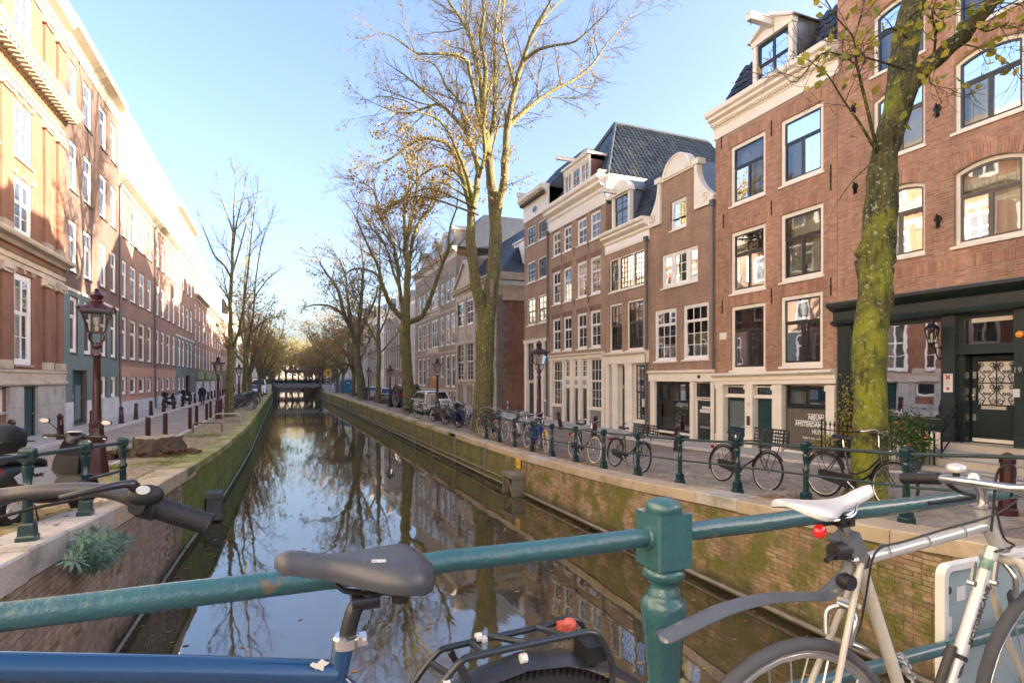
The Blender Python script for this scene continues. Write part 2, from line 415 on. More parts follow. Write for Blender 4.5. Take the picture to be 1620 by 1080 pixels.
def quay_bricks(root,xf,y0,y1,zb,zt,side,mat,near):
 H,L,J=.052,.205,.011
 allb=[]
 z=zb;row=0
 while z<max(zt(y0),zt(y1)):
  y=y0-(row%2)*.108+rng.uniform(-.01,.01)
  while y<y1:
   l=L if rng.random()>.25 else .098
   if z+H<zt(y)-.0 and rng.random()>.012:allb.append((y,z+rng.uniform(-.003,.003),l))
   y+=l+J
  z+=H+J;row+=1
 allb.sort(key=lambda q:(q[0]-near[0])**2+(q[1]-near[1])**2)
 protos=brick_protos(mat)
 for(y,z,l)in allb[:300]:
  o=obj('brick',rng.choice(protos),root,(xf(y)+side*(.0+rng.uniform(.004,.014)),y,z))
  o.scale=(side*-1,l/.2,1)
 m=MB()
 for(y,z,l)in allb[300:]:
  p=side*rng.uniform(.004,.013);x=xf(y);j=lambda:rng.uniform(-.003,.003)
  vs_=[(x+p,y+j(),z+j()),(x+p,y+l+j(),z+j()),(x+p,y+l+j(),z+H+j()),(x+p,y+j(),z+H+j()),(x-side*.03,y,z),(x-side*.03,y+l,z),(x-side*.03,y+l,z+H),(x-side*.03,y,z+H)]
  m.add(vs_,[(0,1,2,3),(0,1,5,4),(1,2,6,5),(2,3,7,6),(3,0,4,7)],rng.random())
 stuff(m.build('brick',mat,root))
def wallbody(root,xf,ys,zt,side,mat,thick=.5):
 m=MB()
 for i in range(len(ys)-1):
  a,b_=ys[i],ys[i+1]
  for(xa,xb)in((xf(a),xf(b_)),):
   m.add([(xa,a,-2.2),(xb,b_,-2.2),(xb,b_,zt(b_)),(xa,a,zt(a)),(xa-side*thick,a,-2.2),(xb-side*thick,b_,-2.2),(xb-side*thick,b_,zt(b_)),(xa-side*thick,a,zt(a))],[(0,1,2,3),(4,5,6,7),(3,2,6,7),(0,3,7,4),(1,2,6,5)])
 return m.build('wall',mat,root)
def coping(root,xf,zf,y0,y1,side,mats,lift,name='coping_stone',over=.04,H=.2,Lr=(1.0,1.5),nmax=120):
 y=y0;n=0
 while y<y1:
  L=rng.uniform(*Lr)if n<nmax else 6.0
  a,b_=y+.006,min(y+L,y1+1)-.006
  mt=mats(y,n)
  x0a,x0b=xf(a)+side*over,xf(b_)+side*over
  x1a,x1b=x0a-side*(COPW+over),x0b-side*(COPW+over)
  j=rng.uniform(-.008,.008)
  za,zb=zf(a)+lift+j,zf(b_)+lift+j
  e=.02
  m=MB().add([(x0a,a,za-H),(x0b,b_,zb-H),(x0b,b_,zb-e),(x0a,a,za-e),(x0a-side*e,a,za),(x0b-side*e,b_,zb),(x1b,b_,zb),(x1a,a,za),(x1a,a,za-H),(x1b,b_,zb-H)],[(0,1,2,3),(3,2,5,4),(4,5,6,7),(7,6,9,8),(8,9,1,0),(0,3,4,7,8),(1,2,5,6,9)])
  m.build(name,mt,root)
  y+=L;n+=1
qwr=thing('quay_wall','brown brick quay wall with sandstone coping on the right bank, moss streaks on the bricks','quay wall')
YW1=[-6,1.5,3,4.9,8,10,13,15,18.0]
wallbody(qwr,qr,YW1,lambda y:gr(y)-.02,-1,MORT_R)
quay_bricks(qwr,qr,2.4,18.0,ZW-.05,lambda y:gr(y)-.17,-1,QB_R,(6.5,-.2))
coping(qwr,qr,gr,-4,24,-1,lambda y,n:COPEG if n in(3,5,9,15)else COPE,.04)
qwf=thing('quay_wall','green mossy panelled quay wall of the right bank beyond the yellow plate','quay wall')
wallbody(qwf,qr,[18.0,30,60,80,118],lambda y:gr(y)-.06,-1,MOSSY)
coping(qwf,qr,gr,24.0,118,-1,lambda y,n:COPE if n%3 else MOSSTOP,.03,H=.16)
for y in range(20,112,4):
 MB().box(QR-.075,QR+.02,y,y+.14,ZW-.2,gr(y)-.12).build('timber_post',TIMB,qwf)
def waling(root,xf,y0,y1,z,side,mat,r=.045,name='waling_beam'):
 ys=np.linspace(y0,y1,24)
 MB().tube([(xf(y)+side*.07,y,z)for y in ys],r,6).build(name,mat,root,smooth=True)
WAL=paint('pale_wet_beam',(.22,.195,.15),.5,.25,5,dirt=(.15,.13,.09))
waling(qwr,qr,2,18,ZW+.1,-1,WAL);waling(qwf,qr,18.2,116,ZW+.1,-1,WAL,.03)
waling(qwf,qr,18.2,116,ZW+.3,-1,TIMB,.03)
qwl=thing('quay_wall','brown brick quay wall with granite coping on the left bank under the blue green shrub','quay wall')
wallbody(qwl,ql,[-6,1.5,4,6,7.5,9,11,13.5],lambda y:gl(y)-.02,1,MORT_R)
quay_bricks(qwl,ql,3.0,13.5,ZW-.05,lambda y:gl(y)-.2,1,QB_L,(6.6,-.4))
coping(qwl,ql,gl,-4,14.0,1,lambda y,n:COPEG if y<7.4 else COPE,.05,H=.26)
qwlf=thing('quay_wall','bright green moss covered quay wall of the left bank running to the far bridge','quay wall')
wallbody(qwlf,ql,[13.5,15,16.5,18,22,26,30,60,118],lambda y:gl(y)-.02,1,MOSSG)
coping(qwlf,ql,gl,14.0,118,1,lambda y,n:MOSSTOP,.05,H=.18)
waling(qwl,ql,2,13.5,ZW+.1,1,WAL,.03);waling(qwlf,ql,13.6,116,ZW+.12,1,WAL,.04)
br=thing('bridge','near hump bridge carrying the green railing over the canal','bridge')
MB().box(-3.2,9.2,-6,1.42,.55,.93).build('deck',paint('bridge_deck',(.2,.18,.16),.85,.15,3,bs=.2),br)
MB().box(-3.2,QL-.5,-6,1.35,-2.2,.54).box(QR+.3,9.2,-6,1.35,-2.2,.54).build('abutment',MORT_R,br)
BY=116
fb=thing('bridge','far low grey bridge across the end of the canal, hung with bicycles','bridge')
BRC=paint('bridge_concrete',(.12,.118,.115),.8,.2,1,dirt=(.08,.08,.075))
MB().box(-5,12,BY,BY+9,.95,1.3).build('deck',BRC,fb)
MB().box(QL+.4,QR-.2,BY-.15,BY+.15,.72,1.34).build('girder',paint('bridge_girder',(.24,.24,.235),.7,.15,1),fb)
MB().box(-5.5,QL+.9,BY+.2,BY+9,-2.2,.95).box(QR-.6,12.5,BY+.2,BY+9,-2.2,.95).build('abutment',BRC,fb)
for x in np.arange(-4.8,12,1.4):
 MB().box(x-.05,x+.05,BY+.1,BY+.2,1.3,2.35).build('post',IRON,fb)
for z in(1.75,2.3):MB().tube([(-5,BY+.15,z),(12,BY+.15,z)],.035,6).build('rail',IRON,fb)
for(xa,xb)in((-8.5,QL-.1),(QR+.1,14.6)):
 m=MB();m.add([(xa,106,.0),(xb,106,.0),(xb,BY,1.3),(xa,BY,1.3),(xb,BY+9,1.3),(xa,BY+9,1.3),(xb,146,.0),(xa,146,.0)],[(0,1,2,3),(3,2,4,5),(5,4,6,7)])
 struct(m.build('road_ramp',ASPH))
for(xa,xb)in((QL-.1,QL-.5),(QR+.1,QR+.5)):
 struct(MB().add([(xa,106,-.1),(xa,BY,-.1),(xa,BY,1.3),(xb,106,-.1),(xb,BY,-.1),(xb,BY,1.3)],[(0,1,2),(3,5,4),(0,2,5,3)]).build('ramp_wall',BRC))
eq=thing('quay_wall','low dark quay wall closing the far end of the canal','quay wall')
MB().box(-1.6,7.2,237.8,238.4,-2.2,.1).build('wall',BRC,eq)
b2f=thing('bridge','second grey bridge glimpsed under the far bridge','bridge')
MB().box(-5,12,188,195,.5,1.2).build('deck',BRC,b2f);MB().box(-5,-1.0,188.2,195,-2.2,.5).box(6.6,12,188.2,195,-2.2,.5).build('abutment',BRC,b2f)
MB().box(-5,12,188,188.1,1.2,2.1).build('parapet',IRON,b2f)
def pavers(parent,x0,x1,y0,y1,zf,cols,name,near,moss=None):
 mat=tonemat(name,cols,.85,stain=(.52,.75),stc=mul(cols[0],.62),bs=.4,moss=moss,mossr=(.44,.60),mscale=.9)
 L,W_,J=.2,.098,.007;out=[];row=0;y=y0
 while y<y1:
  x=x0-(row%2)*.1
  while x<x1:
   a,b_=max(x,x0),min(x+L,x1(y)if callable(x1)else x1)
   if b_-a>.03:out.append((a,b_,y))
   x+=L+J
  y+=W_+J;row+=1
 out.sort(key=lambda q:(q[0]-near[0])**2+(q[2]-near[1])**2)
 pm=MB().add([(0,0,0),(L,0,.001),(L,W_,-.001),(0,W_,.001),(0,0,-.03),(L,0,-.03),(L,W_,-.03),(0,W_,-.03)],[(0,1,2,3),(0,1,5,4),(1,2,6,5),(2,3,7,6),(3,0,4,7)],0.0).mesh('paving_brick',mat)
 for(a,b_,y)in out[:300]:
  o=obj('paving_brick',pm,parent,(a,y,zf(y)+rng.uniform(.008,.016)));o.scale=((b_-a)/L,1,1);o.rotation_euler=(math.atan2(zf(y+.1)-zf(y),.1),rng.uniform(-.012,.012),0)
 m=MB()
 for(a,b_,y)in out[300:]:
  j=lambda:rng.uniform(.006,.016);za,zb=zf(y),zf(y+W_)
  m.add([(a,y,za+j()),(b_,y,za+j()),(b_,y+W_,zb+j()),(a,y+W_,zb+j()),(a,y,za-.02),(b_,y,za-.02),(b_,y+W_,zb-.02),(a,y+W_,zb-.02)],[(0,1,2,3),(0,1,5,4),(1,2,6,5),(2,3,7,6),(3,0,4,7)],rng.random())
 stuff(m.build('paving_brick',mat,parent))
pavers(bpy.data.objects['quay_pavement'],-3.6,-2.55,4.5,22,lambda y:gl(y)+.03,[(.44,.34,.22),(.52,.41,.27),(.37,.30,.20),(.48,.36,.22)],'yellowish_paving_brick',(-2.6,6.5),(.21,.23,.05))
pavers(bpy.data.objects['road.001'],QR+COPW+.02,12.88,4.2,15,gr,[(.39,.34,.27),(.46,.41,.33),(.33,.29,.235),(.42,.37,.29)],'street_paving_brick',(8.4,6))
# ================================================================ HOUSES: the builders
class House:
 def __init__(s,side,ya,yb,name,label,plane=None):
  s.side=side;s.X=plane if plane is not None else(XL if side=='L' else XR)
  s.W=abs(yb-ya)
  if side=='R':s.y0=max(ya,yb);loc=(s.X,s.y0,0);rz=R(-90)
  elif s.side=='F':s.y0=min(ya,yb);loc=(s.y0,s.X,0);rz=0
  else:s.y0=min(ya,yb);loc=(s.X,s.y0,0);rz=R(90)
  s.root=thing(name,label,'house',loc,rz)
  s.holes=[]
 def S(s,u):
  y=onX(u,600,s.X).y
  return(s.y0-y)if s.side=='R' else(y-s.y0)
 def Z(s,u,v):return onX(u,v,s.X).z
 def rect(s,u0,u1,vt,vb):
  um=(u0+u1)/2
  return(s.S(u0),s.S(u1),s.Z(um,vb),s.Z(um,vt))
 def part(s,mb,name,mat,smooth=False,loc=(0,0,0)):return mb.build(name,mat,s.root,loc,smooth)
def wall(h,H,mat,depth=8,reveal=.2,z0=-.3,sides=True,holes=None,x0=0.0,x1=None,name='wall'):
 W=h.W if x1 is None else x1
 holes=h.holes if holes is None else holes
 xs=sorted(set([x0,W]+[max(x0,min(W,q))for r in holes for q in r[:2]]))
 zs=sorted(set([z0,H]+[max(z0,min(H,q))for r in holes for q in r[2:4]]))
 m=MB()
 for i in range(len(xs)-1):
  for j in range(len(zs)-1):
   a,b_,c,d=xs[i],xs[i+1],zs[j],zs[j+1]
   if b_-a<1e-5 or d-c<1e-5:continue
   cx,cz=(a+b_)/2,(c+d)/2
   if any(r[0]<cx<r[1]and r[2]<cz<r[3]for r in holes):continue
   m.add([(a,0,c),(b_,0,c),(b_,0,d),(a,0,d)],[(0,1,2,3)])
 for(a,b_,c,d)in[r[:4]for r in holes]:
  m.add([(a,0,c),(a,reveal,c),(a,reveal,d),(a,0,d)],[(0,1,2,3)])
  m.add([(b_,0,c),(b_,reveal,c),(b_,reveal,d),(b_,0,d)],[(0,1,2,3)])
  m.add([(a,0,d),(b_,0,d),(b_,reveal,d),(a,reveal,d)],[(0,1,2,3)])
  m.add([(a,0,c),(b_,0,c),(b_,reveal,c),(a,reveal,c)],[(0,1,2,3)])
 if sides:
  m.add([(x0,0,z0),(x0,depth,z0),(x0,depth,H),(x0,0,H)],[(0,1,2,3)])
  m.add([(W,0,z0),(W,depth,z0),(W,depth,H),(W,0,H)],[(0,1,2,3)])
  m.add([(x0,depth,z0),(W,depth,z0),(W,depth,H),(x0,depth,H)],[(0,1,2,3)])
  m.add([(x0,0,H),(W,0,H),(W,depth,H),(x0,depth,H)],[(0,1,2,3)])
 me=m.mesh(name,mat)
 o=obj(name,me,h.root)
 return o
def bricks_on(h,H,mat,z0,holes=None,focus=(0,0),singles=300,L=.205,Hb=.05,J=.011,ymax=None):
 holes=holes if holes is not None else h.holes
 out=[];z=z0;row=0
 while z+Hb<H:
  x=.006-(row%2)*.108;k=0
  while x<h.W:
   l=L
   a,b_=max(x,.004),min(x+l,h.W-.004)
   segs=[(a,b_)]
   for r in holes:
    if r[2]-.004<z+Hb and r[3]+.004>z:
     ns=[]
     for(p,q)in segs:
      if q<=r[0]or p>=r[1]:ns.append((p,q))
      else:
       if p<r[0]-.02:ns.append((p,r[0]-.003))
       if q>r[1]+.02:ns.append((r[1]+.003,q))
     segs=ns
   for(p,q)in segs:
    if q-p>.03:out.append((p,z,q-p))
   x+=l+J
  z+=Hb+J;row+=1
 out.sort(key=lambda t:(t[0]-focus[0])**2+(t[1]-focus[1])**2)
 protos=[]
 for i in range(6):
  m=MB();j=lambda:rng.uniform(-.002,.002)
  m.add([(0,j(),j()),(.2,j(),j()),(.2,j(),Hb+j()),(0,j(),Hb+j()),(0,.02,0),(.2,.02,0),(.2,.02,Hb),(0,.02,Hb)],[(0,1,2,3),(0,1,5,4),(1,2,6,5),(2,3,7,6),(3,0,4,7)],0.0)
  protos.append(m.mesh('brick',mat))
 for(x,z,l)in out[:singles]:
  o=obj('brick',rng.choice(protos),h.root,(x,-rng.uniform(.004,.008),z));o.scale=(l/.2,1,1)
 m=MB()
 for(x,z,l)in out[singles:]:
  d=-rng.uniform(.003,.008);j=lambda:rng.uniform(-.002,.002)
  m.add([(x,d,z+j()),(x+l,d,z+j()),(x+l,d,z+Hb+j()),(x,d,z+Hb+j()),(x,.01,z),(x+l,.01,z),(x+l,.01,z+Hb),(x,.01,z+Hb)],[(0,1,2,3),(0,1,5,4),(1,2,6,5),(2,3,7,6),(3,0,4,7)],rng.random())
 stuff(m.build('brick',mat,h.root))
def soldier(h,x0,x1,z,ht,mat,rise=0.0,fan=.12,proud=.012,w=.062):
 n=max(4,int((x1-x0)/w));m=MB();cx=(x0+x1)/2;hw=(x1-x0)/2
 for i in range(n):
  a=x0+(x1-x0)*i/n+.004;b_=x0+(x1-x0)*(i+1)/n-.004
  f=lambda q:(q-cx)*fan
  zz=lambda q:z+rise*(1-((q-cx)/hw)**2)
  pts=[(a,zz(a)),(b_,zz(b_)),(b_+f(b_),zz(b_)+ht),(a+f(a),zz(a)+ht)]
  d=proud+rng.uniform(-.003,.003)
  m.prism(pts,-d,.01,'Y',rng.random())
 return stuff(m.build('arch_brick',mat,h.root))
def cornice(h,prof,x0,x1,mat,name='cornice',tilt=0.0,smooth=False):
 m=MB();n=len(prof)
 for x in(x0,x1):m.v+=[(x,-o_,z+tilt*(x-x0))for(o_,z)in prof]
 m.f+=[(i,(i+1)%n,n+(i+1)%n,n+i)for i in range(n)]+[tuple(range(n)),tuple(range(2*n-1,n-1,-1))]
 return m.build(name,mat,h.root,smooth=smooth)
STD_CORN=lambda z,H,out:[(-.05,z),(.03,z),(.03,z+.42*H),(.10,z+.48*H),(.10,z+.58*H),(.6*out,z+.66*H),(.72*out,z+.70*H),(.72*out,z+.80*H),(.95*out,z+.86*H),(out,z+.93*H),(out,z+H),(-.05,z+H)]
WCACHE={}
ROOMD=paint('dark_room',(.03,.028,.026),.9,.2)  # plain dark sheet set behind panes in place of the room's shade
CURTW=paint('white_net_curtain',(.62,.61,.58),.9,.06,5)
CURTC=paint('cream_blind',(.58,.54,.45),.9,.06,5)
CURTR=paint('red_brown_curtain',(.17,.075,.06),.9,.3,4)
CURTG=paint('grey_curtain',(.25,.24,.23),.9,.15,4)
def window(h,rect,F=CREAM,S=None,fw=.09,inset=.08,sec=((.62,2,1,1),(.38,1,1,1)),glass=None,backing=None,sill=CREAM,sw=.045,mw=.022,rise=0.0,net=0.0,near=False,sillout=.06,hole=True,pieces=False):
 x0,x1,z0,z1=rect;W,H=round(x1-x0,3),round(z1-z0,3)
 S=S or F;glass=glass or GLASS_D
 if hole:h.holes.append((x0,x1,z0,z1))
 key=(round(W,2),round(H,2),F.name,S.name,fw,sec,sw,mw,rise,pieces,glass.name)
 if key not in WCACHE:
  fm=MB();y0,y1=0.0,.10
  if rise<=0:
   fm.box(0,fw,y0,y1,0,H).box(W-fw,W,y0,y1,0,H).box(fw,W-fw,y0+.001,y1,0,fw).box(fw,W-fw,y0+.001,y1,H-fw,H)
   topz=lambda x:H-fw
  else:
   A=lambda x,d:H-rise*((x-W/2)/(W/2))**2-d
   fm.box(0,fw,y0,y1,0,A(fw/2,.01)).box(W-fw,W,y0,y1,0,A(fw/2,.01)).box(fw,W-fw,y0+.001,y1,0,fw)
   n=10
   for i in range(n):
    a,b_=W*i/n,W*(i+1)/n
    fm.prism([(a,A(a,fw)),(b_,A(b_,fw)),(b_,A(b_,0)),(a,A(a,0))],y0+.001,y1)
   topz=lambda x:A(x,fw)
  sm=MB();panes=[];zz=fw;IH=H-2*fw;nsec=len(sec)
  for k,(hf,nc,mc,mr)in enumerate(sec):
   sh=IH*hf;last=k==nsec-1
   cw=(W-2*fw)/nc;yy=.03 if k%2==0 else .012
   for c in range(nc):
    a,b_=fw+c*cw,fw+(c+1)*cw;c0,c1=zz,zz+sh
    arch=rise>0 and last
    tz=(lambda x:min(c1,topz(x)))if arch else(lambda x:c1)
    sm.box(a,a+sw,yy,yy+.045,c0,tz(a+sw/2)).box(b_-sw,b_,yy,yy+.045,c0,tz(b_-sw/2))
    sm.box(a+sw,b_-sw,yy+.001,yy+.045,c0,c0+sw*1.1)
    if arch:
     n=6
     for i in range(n):
      p,q=a+(b_-a)*i/n,a+(b_-a)*(i+1)/n
      sm.prism([(p,topz(p)-sw),(q,topz(q)-sw),(q,topz(q)),(p,topz(p))],yy+.002,yy+.044)
    else:sm.box(a+sw,b_-sw,yy+.001,yy+.045,c1-sw,c1)
    for i in range(1,mc):
     x=a+sw+(cw-2*sw)*i/mc;sm.box(x-mw/2,x+mw/2,yy+.008,yy+.04,c0+sw,tz(x)-sw*.5)
    for j in range(1,mr):
     z=c0+sw+(sh-2*sw)*j/mr;sm.box(a+sw,b_-sw,yy+.010,yy+.038,z-mw/2,z+mw/2)
    cells=[(a+sw,b_-sw,c0+sw,c1-sw)]
    if pieces and mc*mr>1:
     cells=[(a+sw+(cw-2*sw)*i/mc,a+sw+(cw-2*sw)*(i+1)/mc,c0+sw+(sh-2*sw)*j/mr,c0+sw+(sh-2*sw)*(j+1)/mr)for i in range(mc)for j in range(mr)]
    for(p,q,g0,g1)in cells:
     pm=MB();jt=rng.uniform(-.004,.004);jz=rng.uniform(-.003,.003)
     if arch:pm.add([(p,yy+.026,g0),(q,yy+.026+jt,g0)]+[(q+(p-q)*i/6,yy+.026+jz,topz(q+(p-q)*i/6)-sw*.6)for i in range(7)],[tuple(range(9))])
     else:pm.add([(p,yy+.026,g0),(q,yy+.026+jt,g0),(q,yy+.026+jt+jz,g1),(p,yy+.026+jz,g1)],[(0,1,2,3)])
     panes.append(pm.mesh('pane',glass))
   zz+=sh
  WCACHE[key]=(fm.mesh('window',F),sm.mesh('sash',S),panes)
 fmesh,smesh,panes=WCACHE[key]
 w=obj('window',fmesh,h.root,(x0,inset,z0))
 obj('sash',smesh,w)
 for p in panes:obj('pane',p,w)
 if sill:
  sk=('sill',round(W,2),sill.name,sillout,inset)
  if sk not in WCACHE:WCACHE[sk]=MB().prism([(-sillout-inset,-.07),(.0,-.07),(.0,.012),(-inset,.008),(-sillout-inset,-.012)],-.05,W+.05,'X').mesh('sill',sill)
  obj('sill',WCACHE[sk],w)
 if backing:
  m=MB();n=26 if backing in(CURTR,CURTW,CURTG)else 1
  for i in range(n):
   a,b_=-.1+(W+.2)*i/n,-.1+(W+.2)*(i+1)/n
   f=lambda x:.32+(.035*math.sin(x*34)+.02*math.sin(x*13+1)if n>1 else 0)
   m.add([(a,f(a),-.1),(b_,f(b_),-.1),(b_,f(b_),H+.1),(a,f(a),H+.1)],[(0,1,2,3)])
  m.build('curtain_or_dark_room',backing,w,smooth=60 if n>1 else False)  # cloth; given the dark room colour it only paints the room's shade
 if net:MB().add([(fw,.17,fw),(W-fw,.17,fw),(W-fw,.17,H*net),(fw,.17,H*net)],[(0,1,2,3)]).build('net_curtain',CURTW,w)
 return w
def door(h,rect,mat,inset=.15,panels=((.15,.85,.08,.42),(.15,.85,.5,.92)),frame=None,handle=True,fw=.08,hole=True,hmat=None):
 x0,x1,z0,z1=rect;W,H=x1-x0,z1-z0
 if hole:h.holes.append((x0,x1,z0,z1))
 m=MB().box(fw,W-fw,0,.05,0,H-fw)
 for(a,b_,c,d)in panels:
  p0,p1,q0,q1=fw+(W-2*fw)*a,fw+(W-2*fw)*b_,(H-fw)*c,(H-fw)*d
  m.box(p0,p1,-.012,.0,q0,q1);m.box(p0+.05,p1-.05,-.024,-.012,q0+.05,q1-.05)
 o=m.build('door',mat,h.root,(x0,inset,z0))
 if frame:MB().box(0,fw,-.04,.06,0,H).box(W-fw,W,-.04,.06,0,H).box(fw,W-fw,-.039,.06,H-fw,H).build('door_frame',frame,o)
 if handle:MB().ball((W-fw-.08,-.05,H*.48),.028).tube([(W-fw-.08,-.05,H*.48),(W-fw-.08,.01,H*.48)],.012,6).build('handle',hmat or paint('brass',(.6,.42,.16),.3,.1,metal=1),o)
 return o
def tiles(root,o_,ux,uy,W,H,tw,th,mat,singles=0,name='roof_tile',clip=None,pan=True):
 o_=Vector(o_);ux=Vector(ux).normalized();uy=Vector(uy).normalized();nn=ux.cross(uy).normalized()
 nx,ny=max(1,int(W/tw)),max(1,int(H/th));tw=W/nx;th=H/ny
 def shape(m,base,tone,off=0):
  k=5 if pan else 2;lift=.035 if pan else .018
  vs_=[]
  for j in range(2):
   for i in range(k):
    t=i/(k-1)
    hgt=(.028*math.sin(t*2*math.pi)if pan else 0)+(lift if j==0 else .004)
    vs_.append(base+ux*(t*tw*(1.0 if pan else .985))+uy*((j*1.12)*th)+nn*hgt)
  for i in range(k):vs_.append(vs_[i]-nn*(lift*.9))
  fs=[(i,i+1,k+i+1,k+i)for i in range(k-1)]+[(2*k+i,2*k+i+1,i+1,i)for i in range(k-1)]
  m.add(vs_,fs,tone)
 big=MB();cnt=0;proto=None
 for j in range(ny):
  for i in range(nx):
   sh=0 if pan else(.5*tw if j%2 else 0)
   p=(i*tw+sh,j*th)
   if p[0]+tw>W+.01 and not pan:continue
   if clip and not clip(p[0]+tw/2,p[1]+th/2):continue
   base=o_+ux*(p[0]+rng.uniform(-.012,.012))+uy*(p[1]+rng.uniform(-.012,.012))+nn*rng.uniform(0,.016)
   if cnt<singles:
    if proto is None:
     pm=MB();shape(pm,Vector((0,0,0)),0.0);proto=pm.mesh(name,mat)
    obj(name,proto,root,base)
   else:shape(big,base,rng.random())
   cnt+=1
 if big.v:stuff(big.build(name,mat,root))
def text(body,size,mat,parent,loc,rot=(R(90),0,0),align='LEFT',ext=.001,name='lettering',sx=1.0,bold=0.0):
 cu=bpy.data.curves.new('lettering','FONT');cu.body=body;cu.size=size;cu.align_x=align;cu.extrude=ext;cu.offset=bold;cu.resolution_u=2
 t=bpy.data.objects.new('tmp',cu);COL.objects.link(t)
 dg=bpy.context.evaluated_depsgraph_get()
 me=bpy.data.meshes.new_from_object(t.evaluated_get(dg));me.name=name
 bpy.data.objects.remove(t)
 me.materials.clear();me.materials.append(mat)
 o=obj(name,me,parent,loc,rot);o.scale=(sx,1,1)
 return o
def hoist(h,x,z,out=.75,mat=CREAM,w=.16,hh=.2):
 o=MB().box(x-w/2,x+w/2,-out,.3,z,z+hh).box(x-w/2-.02,x+w/2+.02,-out-.02,.3,z+hh,z+hh+.03).build('hoist_beam',mat,h.root)
 MB().tube([(x,-out+.08,z),(x,-out+.08,z-.08),(x+.03,-out+.08,z-.12),(x,-out+.08,z-.15)],.012,5).build('hook',IRON,o)
def downpipe(h,x,z0,z1,out=.07,r=.045):
 m=MB().tube([(x,-out,z0),(x,-out,z1)],r,8)
 for z in np.arange(z0+.5,z1,1.8):m.lathe([(r+.012,z-.03),(r+.012,z+.03)],8,(x,-out,0))
 m.box(x-.09,x+.09,-out-.09,-.005,z1,z1+.22)
 return m.build('downpipe',PIPE,h.root)
def anchor(h,x,z,L=.55):
 return MB().box(x-.014,x+.014,-.03,-.006,z-L/2,z+L/2).box(x-.03,x+.03,-.036,-.031,z-.03,z+.03).build('wall_anchor',IRON,h.root)
 # ================================================================ RIGHT ROW
def YRu(u,X=None):return onX(u,600,XR if X is None else X).y
BR6=[(.45,.235,.145),(.51,.29,.19),(.38,.19,.12),(.55,.335,.225),(.47,.25,.16),(.42,.215,.135)]
BR5=[(.43,.225,.14),(.50,.28,.18),(.37,.19,.12),(.53,.32,.21),(.45,.24,.155)]
M_B6=tonemat('red_front_brick',BR6,.85,stain=(.6,.85),stc=(.24,.14,.09),bs=.3)
M_B5=tonemat('warm_front_brick',BR5,.85,stain=(.6,.85),stc=(.22,.13,.08),bs=.3)
M_W6=brickmat('pale_mortar_joints',(.52,.38,.29),(.48,.35,.27),(.55,.44,.35))
M_W5=brickmat('brown_mortar_joints',(.42,.28,.20),(.38,.25,.18),(.42,.32,.25))
M_W4=brickmat('dark_brown_front',(.43,.25,.155),(.36,.20,.125),(.42,.32,.24),stain=(.5,.75),stc=(.2,.12,.08))
M_W3=brickmat('brown_front',(.45,.285,.185),(.39,.235,.15),(.42,.33,.25),stain=(.55,.8),stc=(.26,.165,.105))
M_W2=brickmat('reddish_brown_front',(.44,.265,.17),(.37,.215,.14),(.4,.31,.23),stain=(.5,.8),stc=(.22,.135,.09))
M_RB=brickmat('red_side_brick',(.38,.15,.095),(.30,.125,.08),(.36,.25,.19),stain=(.5,.7),stc=(.14,.085,.06))
h6=House('R',YRu(1325),5.2,'brick_house','red brick house with black painted shop front and arched windows')
y6=h6.y0
cA,cC=(1380,1463),(1509,1621)
rows6=[]
WSEC=((.62,2,1,1),(.38,1,1,1))
W6=dict(F=CREAM,S=paint('taupe_sash',(.10,.085,.07),.4,.1),rise=.16,sec=WSEC,glass=CLEAR,fw=.085,sw=.05,inset=.09)
SA_=[h6.S(u)for u in cA];SC_=[h6.S(u)for u in cC]
for(z0,z1)in((5.3,7.16),(7.95,9.72),(10.25,11.95)):
 for k,(a,b_)in enumerate((SA_,SC_)):
  ct=CURTW if(z0<10 and k==1)or(z0<6)else CURTC
  dk=paint('dark_blue_sash',(.03,.045,.06),.35)
  st=dict(W6)
  if k==1 and 7<z0<9:st['S']=paint('grey_black_sash',(.035,.04,.045),.35)
  if z0>10:st['S']=dk;ct=CURTG
  window(h6,(a,b_,z0,z1),backing=ct,sill=CREAM,**st)
  soldier(h6,a-.08,b_+.08,z1-.16,.34,M_B6,rise=.16)
 for(a,b_)in(SA_,SC_):
  m=MB();n=8
  for i in range(n):
   p,q=a+(b_-a)*i/n,a+(b_-a)*(i+1)/n
   A=lambda x:z1-.16*((x-(a+b_)/2)/((b_-a)/2))**2
   m.prism([(p,A(p)),(q,A(q)),(q,z1+.002),(p,z1+.002)],.004,.19)
  m.build('arch_infill',M_W6,h6.root)
SF0,SF1,ZF=.12,h6.W-.02,3.74
h6.holes.append((SF0,SF1,-.2,ZF))
wall(h6,13.6,M_W6,9,.3)
bricks_on(h6,13.5,M_B6,4.33,focus=(3.2,5.0))
soldier(h6,.05,h6.W-.05,4.78,.26,M_B6,fan=0)
cornice(h6,[(-.05,13.2),(.05,13.2),(.08,13.4),(.4,13.55),(.45,13.8),(-.05,13.8)],0,h6.W,CREAM)
for u,z in((1354,4.9+2.5),(1485,5.95),(1484,8.6),(1352,9.6),(1484,10.6)):
 x=h6.S(u)
 MB().prism([(x-.05,z-.1),(x+.05,z-.1),(x+.03,z),(x+.09,z+.07),(x+.04,z+.17),(x-.04,z+.17),(x-.09,z+.07),(x-.03,z)],-.05,-.012).tube([(x,-.08,z-.14),(x,-.08,z+.2)],.02,5).build('wall_anchor',IRON,h6.root)
cornice(h6,[(-.05,3.7),(.10,3.7),(.22,3.74),(.24,3.82),(.12,3.86),(.12,4.08),(.3,4.16),(.42,4.24),(.42,4.31),(.05,4.36),(-.05,4.36)],-.05,h6.W,BLACKP,'shop_cornice')
MB().box(-.05,h6.W,-.43,-.04,4.315,4.335).build('lead_cap',LEAD,h6.root)
